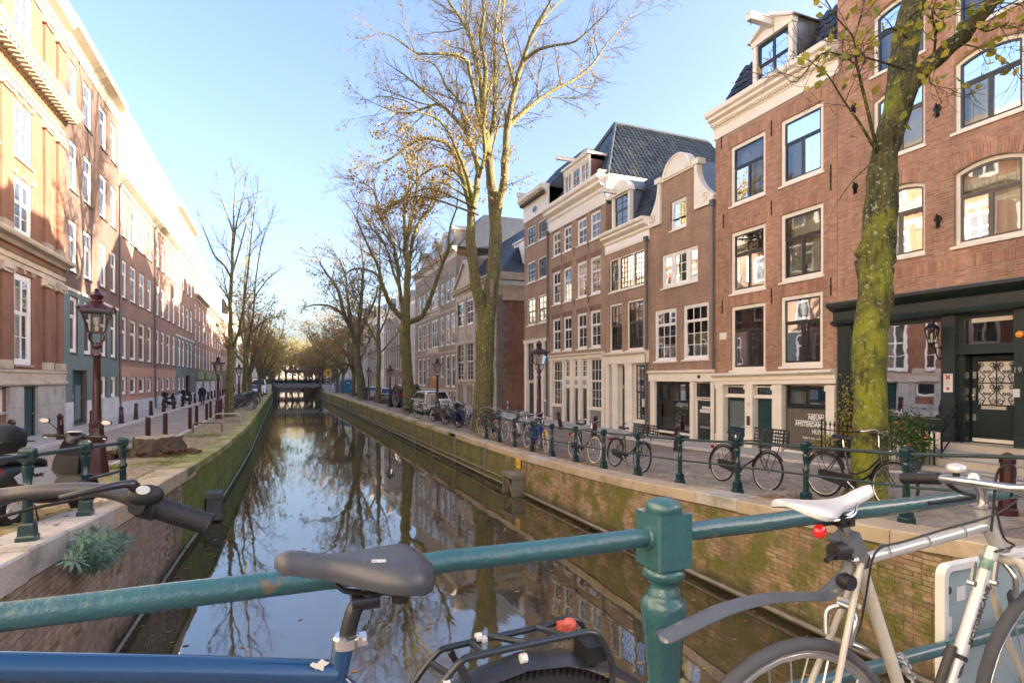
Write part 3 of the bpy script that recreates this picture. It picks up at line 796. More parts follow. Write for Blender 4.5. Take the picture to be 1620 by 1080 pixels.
xs6={k:h6.S(u)for k,u in dict(p0=1327,p1=1348,w0=1352,w1=1493,q1=1513,d1=1607).items()}
MB().box(xs6['p0'],xs6['p1'],-.06,.25,-.2,3.7).box(xs6['p0']-.03,xs6['p1']+.02,-.09,-.06,-.2,.5).box(xs6['p0']+.06,xs6['p1']-.06,-.075,-.06,.7,3.4).build('pilaster',BLACKP,h6.root)
MB().box(xs6['w1'],xs6['q1'],-.06,.3,.2,3.7).box(xs6['w1']-.02,xs6['q1']+.02,-.09,-.06,.2,.9).build('pilaster',BLACKP,h6.root)
MB().box(xs6['d1'],h6.W-.02,-.06,.3,.2,3.7).box(xs6['d1']-.001,h6.W-.02,-.08,-.06,.2,.95).build('pilaster',BLACKP,h6.root)
MB().box(xs6['p1'],xs6['w1'],.0,.25,.95,1.12).build('window_board',BLACKP,h6.root)
window(h6,(xs6['p1'],xs6['w1'],1.12,3.7),F=BLACKP,S=BLACKP,fw=.07,inset=.06,sec=((1.0,1,1,1),),glass=clearglass('shop_window_glass',3.2),backing=ROOMD,sill=None,hole=False)
MB().box(xs6['p1']+.1,xs6['w1']-.1,.14,.17,3.28,3.62).build('roller_blind',CURTC,h6.root)
m=MB().box(xs6['p1'],xs6['w1'],.04,.25,-.2,.93)
n=6
for i in range(n):
 a=xs6['p1']+(xs6['w1']-xs6['p1'])*i/n;b_=a+(xs6['w1']-xs6['p1'])/n
 m.box(a+.06,b_-.06,.02,.04,.1,.82)
m.build('panelled_plinth',CREAM,h6.root)
xd0,xd1=xs6['q1'],xs6['d1']
window(h6,(xd0,xd1,2.9,3.7),F=BLACKP,S=BLACKP,fw=.06,inset=.08,sec=((1.0,1,1,1),),glass=CLEAR,backing=ROOMD,sill=None,hole=False)
MB().box(xd0+.25,xd1-.08,.12,.15,3.5,3.62).build('roller_blind',CURTC,h6.root)
MB().box(xd0,xd1,-.02,.3,2.78,2.9).box(xd0,xd0+.12,.1,.5,.75,2.78).build('door_frame',BLACKP,h6.root)
dz0,dz1=.80,2.74;dx0,dx1=xd0+.14,xd1-.03;DW=dx1-dx0
m=MB().box(0,DW,0,.06,0,dz1-dz0)
m.box(.14,DW-.14,-.014,0,.12,.68);m.box(.20,DW-.20,-.026,-.014,.18,.62)
d6=m.build('door',BLACKP,h6.root,(dx0,.34,dz0))
MB().box(.02,DW,-.03,.0,-.03,.05).build('kick_rail',CREAM,d6)
gw0,gw1,gz0,gz1=.13,DW-.1,.82,1.82
MB().add([(gw0,-.012,gz0),(gw1,-.012,gz0),(gw1,-.012,gz1),(gw0,-.012,gz1)],[(0,1,2,3)]).build('frosted_pane',paint('frosted_pane',(.60,.57,.50),.35,.05,3),d6)
g=MB();gy=-.045
cxg,czg=(gw0+gw1)/2,(gz0+gz1)/2
for(a,b_)in(((gw0,gz0),(gw1,gz0)),((gw0,gz1),(gw1,gz1)),((gw0,gz0),(gw0,gz1)),((gw1,gz0),(gw1,gz1)),((cxg,gz0),(cxg,gz1)),((gw0,czg),(gw1,czg))):
 g.tube([(a[0],gy,a[1]),(b_[0],gy,b_[1])],.011,5)
def spiral(cx,cz,r,a0,turns,sgn):
 return[(cx+sgn*r*(1-.72*t)*math.cos(a0+turns*2*math.pi*t),gy,cz+r*(1-.72*t)*math.sin(a0+turns*2*math.pi*t))for t in np.linspace(0,1,18)]
qw,qh=(gw1-gw0)/4,(gz1-gz0)/2
for col in(0,1):
 for row in(0,1):
  X0=gw0+col*2*qw;Z0=gz0+row*qh;cx=X0+qw
  for sg in(-1,1):
   up=row==1
   za,zb=(Z0+qh*.2,Z0+qh*.95)if True else(0,0)
   g.tube([(cx+sg*qw*.45,gy,Z0+.02),(cx+sg*qw*.15,gy,Z0+qh*.30),(cx+sg*qw*.85,gy,Z0+qh*.62),(cx+sg*qw*.62,gy,Z0+qh*.92)],.009,5)
   g.tube(spiral(cx+sg*qw*.55,Z0+qh*.80,qw*.40,-1.5,1.2,sg),.008,5)
   g.tube(spiral(cx+sg*qw*.55,Z0+qh*.16,qw*.36,1.5,-1.2,sg),.008,5)
   g.tube(spiral(cx+sg*qw*.2,Z0+qh*.5,qw*.2,0,1.1,sg),.008,5)
g.build('wrought_iron_grille',IRON,d6)
BRASS=paint('brass',(.6,.42,.16),.3,.1,metal=1)
SILV=paint('steel_fitting',(.62,.60,.56),.3,.08,metal=.9)
MB().box(.2,DW-.3,-.03,-.002,.72,.80).build('letter_slot',paint('nickel_plate',(.62,.56,.46),.35,.08,metal=.6),d6)
MB().box(.02,.075,-.02,0,.92,1.2).ball((.05,-.05,1.02),.035).build('handle',SILV,d6)
for z in(.44,1.42):MB().box(.02,.085,-.018,0,z,z+.16).build('lock_plate',SILV,d6)
pz=lambda u,v:h6.Z(u,v)
sx_=(xs6['w1']+xs6['q1'])/2
WHP=paint('white_enamel',(.62,.60,.56),.4,.04)
RED=paint('red_enamel',(.45,.03,.03),.4,.05)
sg=MB().box(sx_-.10,sx_+.10,-.075,-.062,pz(1503,620),pz(1503,591)).build('notice_sign',WHP,h6.root)
zc=pz(1503,596.5)
MB().bar((sx_-.05,-.08,zc-.05),(sx_+.05,-.08,zc+.05),.03,.01,(0,1,0)).bar((sx_-.05,-.081,zc+.05),(sx_+.05,-.081,zc-.05),.03,.01,(0,1,0)).build('red_cross',RED,sg)
zc=pz(1503,614.5)
MB().prism([(sx_,zc-.045),(sx_+.045,zc),(sx_,zc+.045),(sx_-.045,zc)],-.079,-.076).build('red_diamond',RED,sg)
m=MB()
for k in range(6):m.box(sx_-.075,sx_+.075-(k%3)*.02,-.078,-.0755,zc+.085+k*.018,zc+.091+k*.018)
m.build('small_print',paint('print_grey',(.4,.32,.3),.6),sg)
x=h6.S(1614)
MB().box(x-.12,x+.12,-.09,-.062,h6.Z(1614,590),h6.Z(1614,576)).build('number_plate',BLACKP,h6.root)
text('19',.17,SILV,h6.root,(x-.09,-.093,h6.Z(1614,589)))
MB().box(x-.09,x+.03,-.085,-.062,h6.Z(1614,628),h6.Z(1614,615)).build('doorbell_panel',WHP,h6.root)
x=h6.S(1617)
MB().lathe([(.01,-.13),(.07,-.11),(.08,-.07),(.08,-.06)],10,(x,0,h6.Z(1617,529)),'Y').build('orange_lamp',paint('orange_lamp',(.75,.28,.02),.3),h6.root)
lx,lz=h6.S(1490),h6.Z(1490,530)
wl=thing('wall_lantern','black wall lantern on a curled bracket beside the dark door with iron grille','lantern',(XR-.36,y6-lx,lz))
wl.rotation_euler=(0,0,R(-90))
MB().lathe([(.05,-.2),(.085,-.19),(.14,.12),(.15,.125)],8).build('glass',clearglass('lantern_glass',1.45,(.9,.88,.82)),wl)
MB().lathe([(.165,.12),(.15,.16),(.07,.24),(.05,.25),(.05,.29),(.03,.31),(.02,.36),(.0,.37)],8).lathe([(.09,-.2),(.06,-.23),(.03,-.25)],8).build('cap',IRON,wl)
MB().lathe([(.012,-.2),(.03,-.1),(.035,0),(.01,.05)],8).build('bulb',WHP,wl)
m=MB()
for k in range(4):
 a=k*math.pi/2+.78;m.tube([(.085*math.cos(a),.085*math.sin(a),-.19),(.145*math.cos(a),.145*math.sin(a),.12)],.008,5)
m.tube([(0,0,-.23),(0,.0,-.3),(0,.30,-.3)],.014,6).tube([(0,.05,-.3),(0,.12,-.36),(0,.18,-.5),(0,.24,-.56),(0,.31,-.56)],.014,6).ball((0,.31,-.56),.035,6,4).ball((0,.31,-.3),.035,6,4)
m.build('bracket',IRON,wl)
stx0,stx1=xs6['q1']-.12,h6.W-.05
for k in range(4):
 z1=.74-k*.15;y0=-.35-k*.34
 MB().box(stx0-.05*k,stx1,y0,y0+(.36 if k else .75),z1-.16,z1).build('step',STONEW if k%2==0 else STONE,h6.root)
h5=House('R',YRu(1132),y6+.01,'brick_house','tall warm brick house with cream cornice, hoist beam dormer and white shop lettering')
SB=paint('deep_teal_sash',(.02,.035,.045),.35)
DK5=paint('black_brown_sash',(.025,.02,.018),.35)
w5=dict(F=CREAM,fw=.12,sw=.05,inset=.05,glass=CLEAR,sec=((.63,2,1,1),(.37,1,1,1)))
for(rA,S_,ct,net)in(((1156,1211,220,317),SB,CURTG,0),((1235,1302.5,176,283),SB,CURTG,0),((1156.5,1211,361,460.5),DK5,ROOMD,.24),((1235,1302.5,330.5,441),DK5,CURTC,.22),((1156.5,1211,481.5,585.7),DK5,CURTR,0),((1235,1301.5,465,579),DK5,CURTR,0)):
 r=h5.rect(*rA);window(h5,r,S=S_,backing=ct,net=net,**w5)
 soldier(h5,r[0]-.1,r[1]+.1,r[3]+.015,.3,M_B5)
S5=lambda u:h5.S(u);zs5=h5.Z(1228,606)
h5.holes.append((.06,h5.W-.05,-.2,2.02))
wall(h5,10.85,M_W5,9,.3)
bricks_on(h5,10.82,M_B5,2.36,focus=(3.6,3.0))
for u,v in((1142,225),(1221,203),(1315,275),(1145,350),(1221,329),(1315,288),(1143,485),(1221,468),(1315,453)):
 anchor(h5,S5(u),h5.Z(u,v),.5)
MB().box(S5(1139),S5(1150),-.02,-.008,h5.Z(1144,537),h5.Z(1144,526)).build('vent_grille',CREAM,h5.root)
cornice(h5,[(-.05,10.85),(.04,10.85),(.04,11.2),(.07,11.22),(.07,11.27),(.20,11.32),(.20,11.40),(.34,11.46),(.36,11.54),(.46,11.6),(.48,11.74),(-.05,11.78)],-.05,h5.W+.05,CREAM)
m=MB()
for k in range(int(h5.W/.11)):m.box(.03+k*.11,.085+k*.11,-.17,-.06,11.265,11.32)
stuff(m.build('dentil',CREAM,h5.root))
pitch=(0,.62,1.0)
MB().add([(0,.1,11.75),(h5.W,.1,11.75),(h5.W,1.35,13.75),(.12,1.35,13.75)],[(0,1,2,3)]).add([(0,.1,11.75),(.12,1.35,13.75),(.12,8,13.75),(0,9,11.75)],[(0,1,2,3)]).add([(.12,1.35,13.75),(h5.W,1.35,13.75),(h5.W,8,13.75),(.12,8,13.75)],[(0,1,2,3)]).add([(h5.W,.1,11.75),(h5.W,9,11.75),(h5.W,8,13.75),(h5.W,1.35,13.75)],[(0,1,2,3)]).build('roof',TILE,h5.root)
dxa,dxb=S5(1190),S5(1253)
tiles(h5.root,(.0,.1,11.76),(1,0,0),(0,.53,.848),dxa-.05,2.36,.27,.34,TILE,60)
tiles(h5.root,(dxb+.05,.1,11.76),(1,0,0),(0,.53,.848),h5.W-dxb-.08,2.36,.27,.34,TILE,60)
dm=MB().box(dxa,dxa+.16,.02,.2,11.78,13.25).box(dxb-.16,dxb,.02,.2,11.78,13.25).box(dxa-.04,dxb+.04,-.02,.2,13.25,13.42).box(dxa,dxb,.03,.2,11.76,11.84).build('dormer',CREAM,h5.root)
cxd=(dxa+dxb)/2
MB().prism([(dxa-.1,13.42),(dxb+.1,13.42),(cxd,13.88)],.04,2.0).build('pediment',CREAM,dm)
MB().prism([(dxa-.16,13.42),(dxa-.02,13.42),(cxd,13.86),(cxd,14.0)],-.1,2.0).prism([(dxb+.16,13.42),(dxb+.02,13.42),(cxd,13.86),(cxd,14.0)],-.099,2.0).build('raking_cornice',CREAM,dm)
for xq_ in(dxa+.01,dxb-.03):MB().box(xq_,xq_+.02,.2,2,11.8,13.42).build('cheek',LEAD,dm)
window(h5,(dxa+.16,dxb-.16,11.84,13.25),F=SB,S=SB,fw=.05,inset=.1,sec=((.5,2,1,1),(.5,2,1,1)),glass=CLEAR,backing=CURTG,sill=None,hole=False)
hoist(h5,cxd,13.52,.95,CREAM,.2,.2)
MB().box(-.18,.0,.2,9,10.2,11.9).add([(-.18,.2,11.9),(0,.2,11.9),(0,3.5,13.6),(-.18,3.5,13.6),(-.18,9,13.6),(0,9,13.6),(-.18,9,11.9),(0,9,11.9)],[(0,1,2,3),(3,2,5,4),(0,3,4,6),(1,2,5,7)]).build('party_wall',paint('grey_render',(.42,.42,.41),.85,.08,1),h5.root)
cornice(h5,[(-.05,2.0),(.06,2.0),(.06,2.12),(.09,2.14),(.09,2.25),(.2,2.31),(.24,2.33),(.24,2.40),(-.05,2.42)],-.02,h5.W,CREAM,'shop_cornice',tilt=.018)
for(a,b_)in((1134.5,1145),(1180,1192),(1223,1238),(1308,1322)):
 p,q=S5(a),S5(b_)
 MB().box(p,q,-.05,.2,-.2,2.03).box(p-.03,q+.03,-.08,-.05,1.86,2.0).box(p-.02,q+.02,-.075,-.05,-.2,.25).build('pilaster',CREAM,h5.root)
gz=gr(13)
for(a,b_,kind)in((1147,1179.5,0),(1193,1222.5,1)):
 p,q=S5(a),S5(b_)
 window(h5,(p,q,1.66,1.98),F=CREAM,S=BLACKP,fw=.04,inset=.08,sec=((1,1,1,1),),glass=GLASS_D,sill=None,hole=False,sw=.03)
 MB().box(p,q,.0,.2,1.58,1.66).build('transom',CREAM,h5.root)
 if kind:
  door(h5,(p,q,.05,1.58),TEALD,.16,((.12,.88,.06,.40),(.12,.88,.46,.7),(.12,.88,.76,.94)),hole=False,fw=.03)
 else:
  d=door(h5,(p,q,.05,1.58),TEALD,.16,((.1,.9,.05,.28),),hole=False,fw=.03)
  w_,h_=q-p,1.5;m=MB();x0_,x1_,z0_,z1_=.12,w_-.12,.5,1.4
  k=0
  for c in np.arange(-1.2,1.2,.075):
   for sg in(-1,1):
    pts=[]
    for t in np.linspace(0,1,2):
     pass
    za,zb=z0_,z1_
    f=lambda z:(x0_+x1_)/2+c+sg*(z-z0_)*.5
    if sg>0:za=max(z0_,z0_+(x0_-(x0_+x1_)/2-c)/.5);zb=min(z1_,z0_+(x1_-(x0_+x1_)/2-c)/.5)
    else:za=max(z0_,z0_-(x1_-(x0_+x1_)/2-c)/.5);zb=min(z1_,z0_-(x0_-(x0_+x1_)/2-c)/.5)
    if zb-za>.02:m.tube([(f(za),-.03,za),(f(zb),-.03,zb)],.006,4)
  m.build('lattice_grille',paint('grey_lattice',(.30,.31,.31),.4,.1,metal=.4),d)
p,q=S5(1186)-.045,S5(1186)+.045
MB().box(p,q,-.066,-.051,1.30,1.42).build('number_plate',WHP,h5.root)
text('9',.10,TEALD,h5.root,((p+q)/2,-.07,1.325),align='CENTER')
MB().prism([(p,.62),(q,.62),(q+.02,.70),(q+.02,.9),(q,.98),(p,.98),(p-.02,.9),(p-.02,.70)],-.075,-.051).build('doorbell_panel',paint('bronze_plate',(.12,.075,.035),.4,.1,metal=.6),h5.root)
p,q=S5(1241),S5(1307)
window(h5,(p,q,1.36,1.98),F=SASHB,S=SASHB,fw=.05,inset=.08,sec=((1,2,1,1),),glass=CLEAR,backing=CURTC,sill=None,hole=False)
MB().box(p,q,.08,.16,-.1,1.36).build('window_back',SASHB,h5.root)
fp=MB().box(p+.05,q-.05,.06,.08,.02,1.31).build('frosted_panel',paint('taupe_frosted_film',(.13,.115,.095),.25,.05,2),h5.root)
MB().box(p,q,-.02,.2,-.2,.02).build('sill',CREAM,h5.root)
WL=paint('white_lettering',(.85,.84,.8),.5,.02)
xr_=q-.12
for(s_,z,t)in((.20,1.0,'NIEUW'),(.20,.79,'AMSTERDAMS'),(.20,.58,'HUYS')):
 text(t,s_,WL,h5.root,(xr_,.056,z),align='RIGHT',sx=.80,bold=.003)
MB().box(xr_-.56,xr_,.054,.058,1.155,1.172).box(xr_-1.0,xr_,.054,.058,.945,.962).build('white_rule',WL,h5.root)
text('thuis in amsterdam',.105,WL,h5.root,(xr_,.056,.42),align='RIGHT',sx=.9)
text('9-1',.07,paint('gold_lettering',(.5,.32,.06),.5),h5.root,(p+.12,.056,1.22))
h4=House('R',YRu(1028),YRu(1132)+.02,'gabled_house','narrow dark brick house with white scrolled bell gable')
w4=dict(F=WHITE,fw=.09,sw=.05,mw=.028,inset=.05,glass=CLEAR,backing=ROOMD)
r=h4.rect(1061,1086,315,361);window(h4,r,sec=((1,2,1,2),),**w4);ra=r
r=h4.rect(1047,1104,396,450)
x3=[r[0],r[0]+(r[1]-r[0])*.30,r[0]+(r[1]-r[0])*.72,r[1]]
h4.holes.append((r[0],r[1],r[2],r[3]))
for k in range(3):window(h4,(x3[k]+(.002 if k else 0),x3[k+1],r[2],r[3]),sec=((1,1,1 if k!=1 else 2,3),),hole=False,**w4)
for uu in((1035.7,1070,489,571),(1080.7,1121,480,568)):
 r=h4.rect(*uu);window(h4,r,sec=((.72,1,3,3),(.28,1,3,1)),net=.33,pieces=True,**w4)
SH0,SH1=.1,h4.W-.1
h4.holes.append((SH0,SH1,-.2,2.15))
zg0,zg1,zga=8.6,10.45,11.15
wall(h4,8.6,M_W4,9,.25)
gx0,gx1=h4.S(1047),h4.S(1101);gm=(gx0+gx1)/2
hn=[(a,b_,c,d)for(a,b_,c,d)in h4.holes if d>8.6]
wall(h4,10.3,M_W4,.3,.2,8.6,True,[(ra[0],ra[1],8.6,ra[3])]if ra[3]>8.6 else[],gx0,gx1,'gable_neck')
def scroll(sgn,xa,zb,zt,w_):
 pts=[(xa,zb),(xa+sgn*w_,zb),(xa+sgn*w_,zb+.22)]
 for t in np.linspace(0,1,10):
  pts.append((xa+sgn*(w_*(1-t)**2.2*.92+.17),zb+.25+(zt-zb-.25)*t))
 pts.append((xa,zt))
 return pts
for sg,xa in((-1,gx0),(1,gx1)):
 w_=(gx0 if sg<0 else h4.W-gx1)-.02
 o=MB().prism(scroll(sg,xa,8.62,10.3,w_),-.1,.15).build('scroll',CREAM,h4.root)
 m=MB()
 c=(xa+sg*w_*.62,8.92)
 m.tube([(c[0]+sg*.2*(1-t*.8)*math.cos(t*9),-.12,c[1]+.2*(1-t*.8)*math.sin(t*9))for t in np.linspace(0,1,22)],.03,6)
 m.build('volute',CREAM,o)
 MB().box(min(xa,xa+sg*.25)-.05,max(xa,xa+sg*.25)+.05,-.16,.2,10.3,10.52).build('capital',CREAM,h4.root)
cap=MB().prism([(gm+(gx1-gx0)*.42*math.cos(a),10.36+.78*math.sin(a))for a in np.linspace(0,math.pi,14)],-.12,.2).build('arched_cap',CREAM,h4.root)
MB().torus((gm,-.13,10.36),(gx1-gx0)*.34,.05,'Y',16,6,a0=0,a1=math.pi).build('moulding',CREAM,cap)
MB().box(gx0-.02,gx1+.02,-.08,.2,10.29,10.37).build('band',CREAM,h4.root)
MB().add([(0,.3,8.6),(h4.W/2,.3,11.0),(h4.W/2,9,11.0),(0,9,8.6)],[(0,1,2,3)]).add([(h4.W,.3,8.6),(h4.W/2,.3,11.0),(h4.W/2,9,11.0),(h4.W,9,8.6)],[(0,1,2,3)]).build('roof',TILEB,h4.root)
for(a,z)in((h4.S(1104)+.02,8.4),):pass
cornice(h4,[(-.05,2.12),(.07,2.12),(.07,2.42),(.16,2.48),(.16,2.55),(-.05,2.57)],.0,h4.W-.02,CREAM,'shop_cornice')
for(a,b_)in((1029.5,1037),(1092,1098),(1125,1130)):
 MB().box(h4.S(a),h4.S(b_),-.03,.2,-.2,2.13).build('pilaster',CREAM,h4.root)
p,q=h4.S(1037),h4.S(1092)
window(h4,(p,q,.1,2.1),F=SASHB,S=SASHB,fw=.06,inset=.06,sec=((.62,2,1,1),(.38,3,1,1)),glass=CLEAR,backing=CURTC,sill=CREAM,hole=False)
p,q=h4.S(1098),h4.S(1125)
window(h4,(p,q,1.5,2.1),F=CREAM,S=SASHB,fw=.04,inset=.07,sec=((1,1,1,1),),glass=GLASS_D,sill=None,hole=False)
d=door(h4,(p,q,-.05,1.46),BLACKP,.14,((.14,.86,.05,.32),),frame=CREAM,hole=False,fw=.05)
MB().add([(.15,-.01,.55),(q-p-.15,-.01,.55),(q-p-.15,-.01,1.33),(.15,-.01,1.33)],[(0,1,2,3)]).build('pane',GLASS_M,d)
MB().box(.18,q-p-.2,-.02,-.012,1.0,1.12).box(.3,q-p-.16,-.021,-.013,1.14,1.24).build('paper_notice',WHP,d)
MB().box(.2,q-p-.2,-.02,-.012,.42,.5).build('letter_slot',SILV,d)
MB().box(h4.S(1106),h4.S(1110),-.085,-.072,2.24,2.36).build('number_plate',TEALD,h4.root)
downpipe(h4,h4.W-.05,2.6,8.5)
h3b=House('R',YRu(958),YRu(1028)+.02,'brick_house','brown brick house with slate mansard, round topped dormer and wide many paned window')
GB=paint('green_black_sash',(.03,.032,.028),.35)
w3b=dict(F=CREAM,S=GB,sw=.05,mw=.03,inset=.06,glass=CLEAR)
r=h3b.rect(964,1018.5,402,456.5);h3b.holes.append(r)
x3=[r[0],r[0]+(r[1]-r[0])*.28,r[0]+(r[1]-r[0])*.70,r[1]]
for k in range(3):window(h3b,(x3[k]+(.002 if k else 0),x3[k+1],r[2],r[3]),sec=((1,1,3 if k!=1 else 4,6),),hole=False,backing=CURTC,fw=.07,**w3b)
for uu in((964,984.5,480,557),(991.5,1018,473,553.5)):
 r=h3b.rect(*uu);window(h3b,r,sec=((.55,1,3,3),(.45,1,3,2)),backing=CURTG,fw=.1,**w3b)
h3b.holes.append((.08,h3b.W-.3,-.2,h3b.Z(990,575)))
zt3b=h3b.Z(990,575)
wall(h3b,h3b.Z(990,392),M_W3,9,.25)
zc0=h3b.Z(990,392)
cornice(h3b,STD_CORN(zc0,.95,.42),-.02,h3b.W+.02,CREAM)
MB().box(.15,1.6,-.045,-.035,zc0+.1,zc0+.33).box(1.75,h3b.W-.15,-.045,-.035,zc0+.1,zc0+.33).build('frieze_panel',WHITE,h3b.root)
zr=zc0+.95
MB().add([(0,.1,zr),(h3b.W,.1,zr),(h3b.W-.3,.95,zr+2.2),(.3,.95,zr+2.2),(h3b.W-.3,8,zr+2.2),(.3,8,zr+2.2),(h3b.W,9,zr),(0,9,zr)],[(0,1,2,3),(3,2,4,5),(1,6,4,2),(0,3,5,7)]).build('roof',SLATE,h3b.root)
dxa,dxb=h3b.S(968),h3b.S(996)
tiles(h3b.root,(dxb+.05,.1,zr+.01),(1,0,0),(0,.36,.93),h3b.W-dxb-.2,2.3,.2,.2,SLATE,40,'roof_slate',pan=False,clip=lambda a,b_:a<(h3b.W-dxb-.1)-b_*.13)
tiles(h3b.root,(h3b.W,.1,zr+.01),(0,1,0),(-.13,.2,.97),3.0,2.2,.2,.2,SLATE,60,'roof_slate',pan=False,clip=lambda a,b_:a>b_*.15)
dm=MB().box(dxa,dxa+.14,-.0,.2,zr,zr+1.65).box(dxb-.14,dxb,-.0,.2,zr,zr+1.65).box(dxa,dxb,.0,.2,zr-.001,zr+.08).build('dormer',CREAM,h3b.root)
cxd=(dxa+dxb)/2;rad=(dxb-dxa)/2+.08
MB().prism([(cxd+rad*math.cos(a),zr+1.62+.62*math.sin(a))for a in np.linspace(0,math.pi,14)],-.08,.25).build('arched_head',CREAM,dm)
MB().prism([(cxd+(rad+.05)*math.cos(a),zr+1.64+.66*math.sin(a))for a in np.linspace(0,math.pi,14)],.25,1.6).box(dxa,dxb,.2,1.4,zr,zr+1.64).build('dormer_body',LEAD,dm)
window(h3b,(dxa+.14,dxb-.14,zr+.08,zr+1.62),F=CREAM,S=GB,fw=.05,inset=.06,sec=((.55,1,2,2),(.45,1,2,2)),glass=GLASS_M,sill=None,hole=False)
hoist(h3b,cxd-.25,zr+1.7,.8,CREAM,.16,.16)
p,q=h3b.S(962),h3b.S(1026)
cornice(h3b,[(-.05,zt3b),(.12,zt3b),(.12,zt3b+.36),(.28,zt3b+.44),(.30,zt3b+.52),(-.05,zt3b+.54)],.02,h3b.W-.02,CREAM,'shop_cornice')
for(a,b_)in((959,965),(970,978.5),(990,1001.5)):
 MB().box(h3b.S(a),h3b.S(b_),-.06,.25,-.2,zt3b).box(h3b.S(a)-.02,h3b.S(b_)+.02,-.09,-.06,zt3b-.14,zt3b-.02).build('pilaster',CREAM,h3b.root)
window(h3b,(h3b.S(965),h3b.S(970),.5,zt3b),F=CREAM,S=GB,fw=.03,inset=.15,sec=((1,1,1,4),),glass=GLASS_D,sill=None,hole=False)
MB().box(h3b.S(965),h3b.S(970),.1,.25,-.2,.5).box(h3b.S(1001.5),h3b.S(1026),.02,.2,-.2,.35).build('plinth',GREYP,h3b.root)
a,b_=h3b.S(978.5),h3b.S(990)
window(h3b,(a,b_,1.9,zt3b),F=CREAM,S=GB,fw=.03,inset=.18,sec=((1,1,1,2),),glass=GLASS_M,sill=None,hole=False)
d=door(h3b,(a,b_,-.05,1.82),GB,.2,((.14,.86,.04,.3),(.14,.86,.36,.95)),frame=CREAM,hole=False,fw=.04)
window(h3b,(h3b.S(1001.5),h3b.S(1024),.35,zt3b),F=CREAM,S=GB,fw=.09,inset=.1,sec=((.5,1,3,4),(.5,1,3,3)),glass=CLEAR,backing=ROOMD,sill=CREAM,hole=False,mw=.03)
MB().box(h3b.S(1012),h3b.S(1016),.12,.125,1.0,1.35).box(h3b.S(1018),h3b.S(1022),.12,.126,1.0,1.35).build('paper_notice',WHP,h3b.root)
downpipe(h3b,h3b.W-.12,-.1,zc0-.1,.09,.05)
h3=House('R',YRu(868),YRu(958)+.02,'brick_house','brown brick house four windows wide under a dark hipped roof, white shop front below')
cols3=[(874,886.5),(891,904),(912.8,928),(933.5,950)]
zrow=lambda u,vt,vb:(h3.Z(u,vb),h3.Z(u,vt))
w3=dict(F=WHITE,fw=.08,sw=.05,mw=.03,inset=.05)
for(z0,z1),gls in(((h3.Z(912,552.5),h3.Z(912,497)),GLASS_D),((h3.Z(912,473),h3.Z(912,417)),GLASS_M),((h3.Z(912,391),h3.Z(912,350)),GLASS_M)):
 for k,(a,b_)in enumerate(cols3):
  rr=(h3.S(a),h3.S(b_),z0,z1)
  window(h3,rr,sec=((.62,1,2,2),(.38,1,2,1)),glass=gls,**w3)
  soldier(h3,rr[0]-.05,rr[1]+.05,z1+.01,.26,tonemat('brown_arch_brick',[(.25,.14,.09),(.3,.17,.11),(.22,.12,.08)],.85),fan=.05)
zt3=h3.Z(912,568);h3.holes.append((.08,h3.W-.08,-.2,zt3))
zf3=10.75
wall(h3,zf3,M_W3,10,.25)
for u in(889,908.5,931.5):
 for z in(zrow(912,0,480)[0],zrow(912,0,400)[0]):anchor(h3,h3.S(u),z+.1,.45)
cornice(h3,STD_CORN(zf3,1.4,.5),-.03,h3.W+.03,CREAM)
cornice(h3,[(-.05,zt3),(.06,zt3),(.06,zt3+.16),(.2,zt3+.22),(.2,zt3+.27),(-.05,zt3+.3)],0,h3.W-.02,CREAM,'shop_cornice')
wsf=dict(F=CREAM,S=CREAM,fw=.05,inset=.05,glass=GLASS_M,hole=False,mw=.026)
for(a,b_)in((874.5,889.5),(933,952)):
 p,q=h3.S(a),h3.S(b_)
 window(h3,(p,q,.72,zt3),sec=((.55,1,3,3),(.45,1,3,2)),sill=CREAM,**wsf)
 MB().box(p-.1,q+.1,.03,.2,-.2,.70).build('plinth',GREYP,h3.root)
for(a,b_)in((870,874),(889.5,893),(902,906.5),(915,919),(929,933),(952,957)):
 MB().box(h3.S(a),h3.S(b_),-.03,.2,-.2,zt3).build('pilaster',CREAM,h3.root)
OV=paint('oval_light',(.35,.36,.36),.3)
for(a,b_)in((893,902),(906.5,915),(919,929)):
 p,q=h3.S(a),h3.S(b_)
 window(h3,(p,q,2.28,zt3),sec=((1,1,2,3),),sill=None,**wsf)
 o=MB().box(p,q,.03,.15,1.78,2.28).build('fanlight_panel',CREAM,h3.root)
 MB().prism([((p+q)/2+(q-p)*.34*math.cos(t),2.05+.15*math.sin(t))for t in np.linspace(0,6.28,13)[:-1]],.02,.03).build('oval_light',OV,o)
 d=door(h3,(p,q,.05,1.78),BLACKP,.12,((.15,.85,.05,.35),),frame=CREAM,hole=False,fw=.05)
 MB().add([(.18,-.012,.75),(q-p-.18,-.012,.75),(q-p-.18,-.012,1.6),(.18,-.012,1.6)],[(0,1,2,3)]).build('pane',GLASS_M,d)
ze=12.1;rx0=2.55;rzz=16.3;mid=h3.W/2;dep=10.5
hip=MB().add([(0,.1,ze),(h3.W,.1,ze),(mid,rx0,rzz),(mid,dep-1.5,rzz),(h3.W,dep,ze),(0,dep,ze)],[(0,1,2),(1,4,3,2),(0,2,3,5),(4,5,3)])
hip.build('roof',TILEB,h3.root)
sl_=math.hypot(mid,rzz-ze)
tiles(h3.root,(h3.W,.15,ze+.02),(0,1,0),(-mid,0,rzz-ze),dep-.15,sl_,.26,.3,TILEB,300,clip=lambda a,b_:a>(rx0)*b_/sl_ and a<dep-1.5*b_/sl_)
sl2=math.hypot(rx0,rzz-ze)
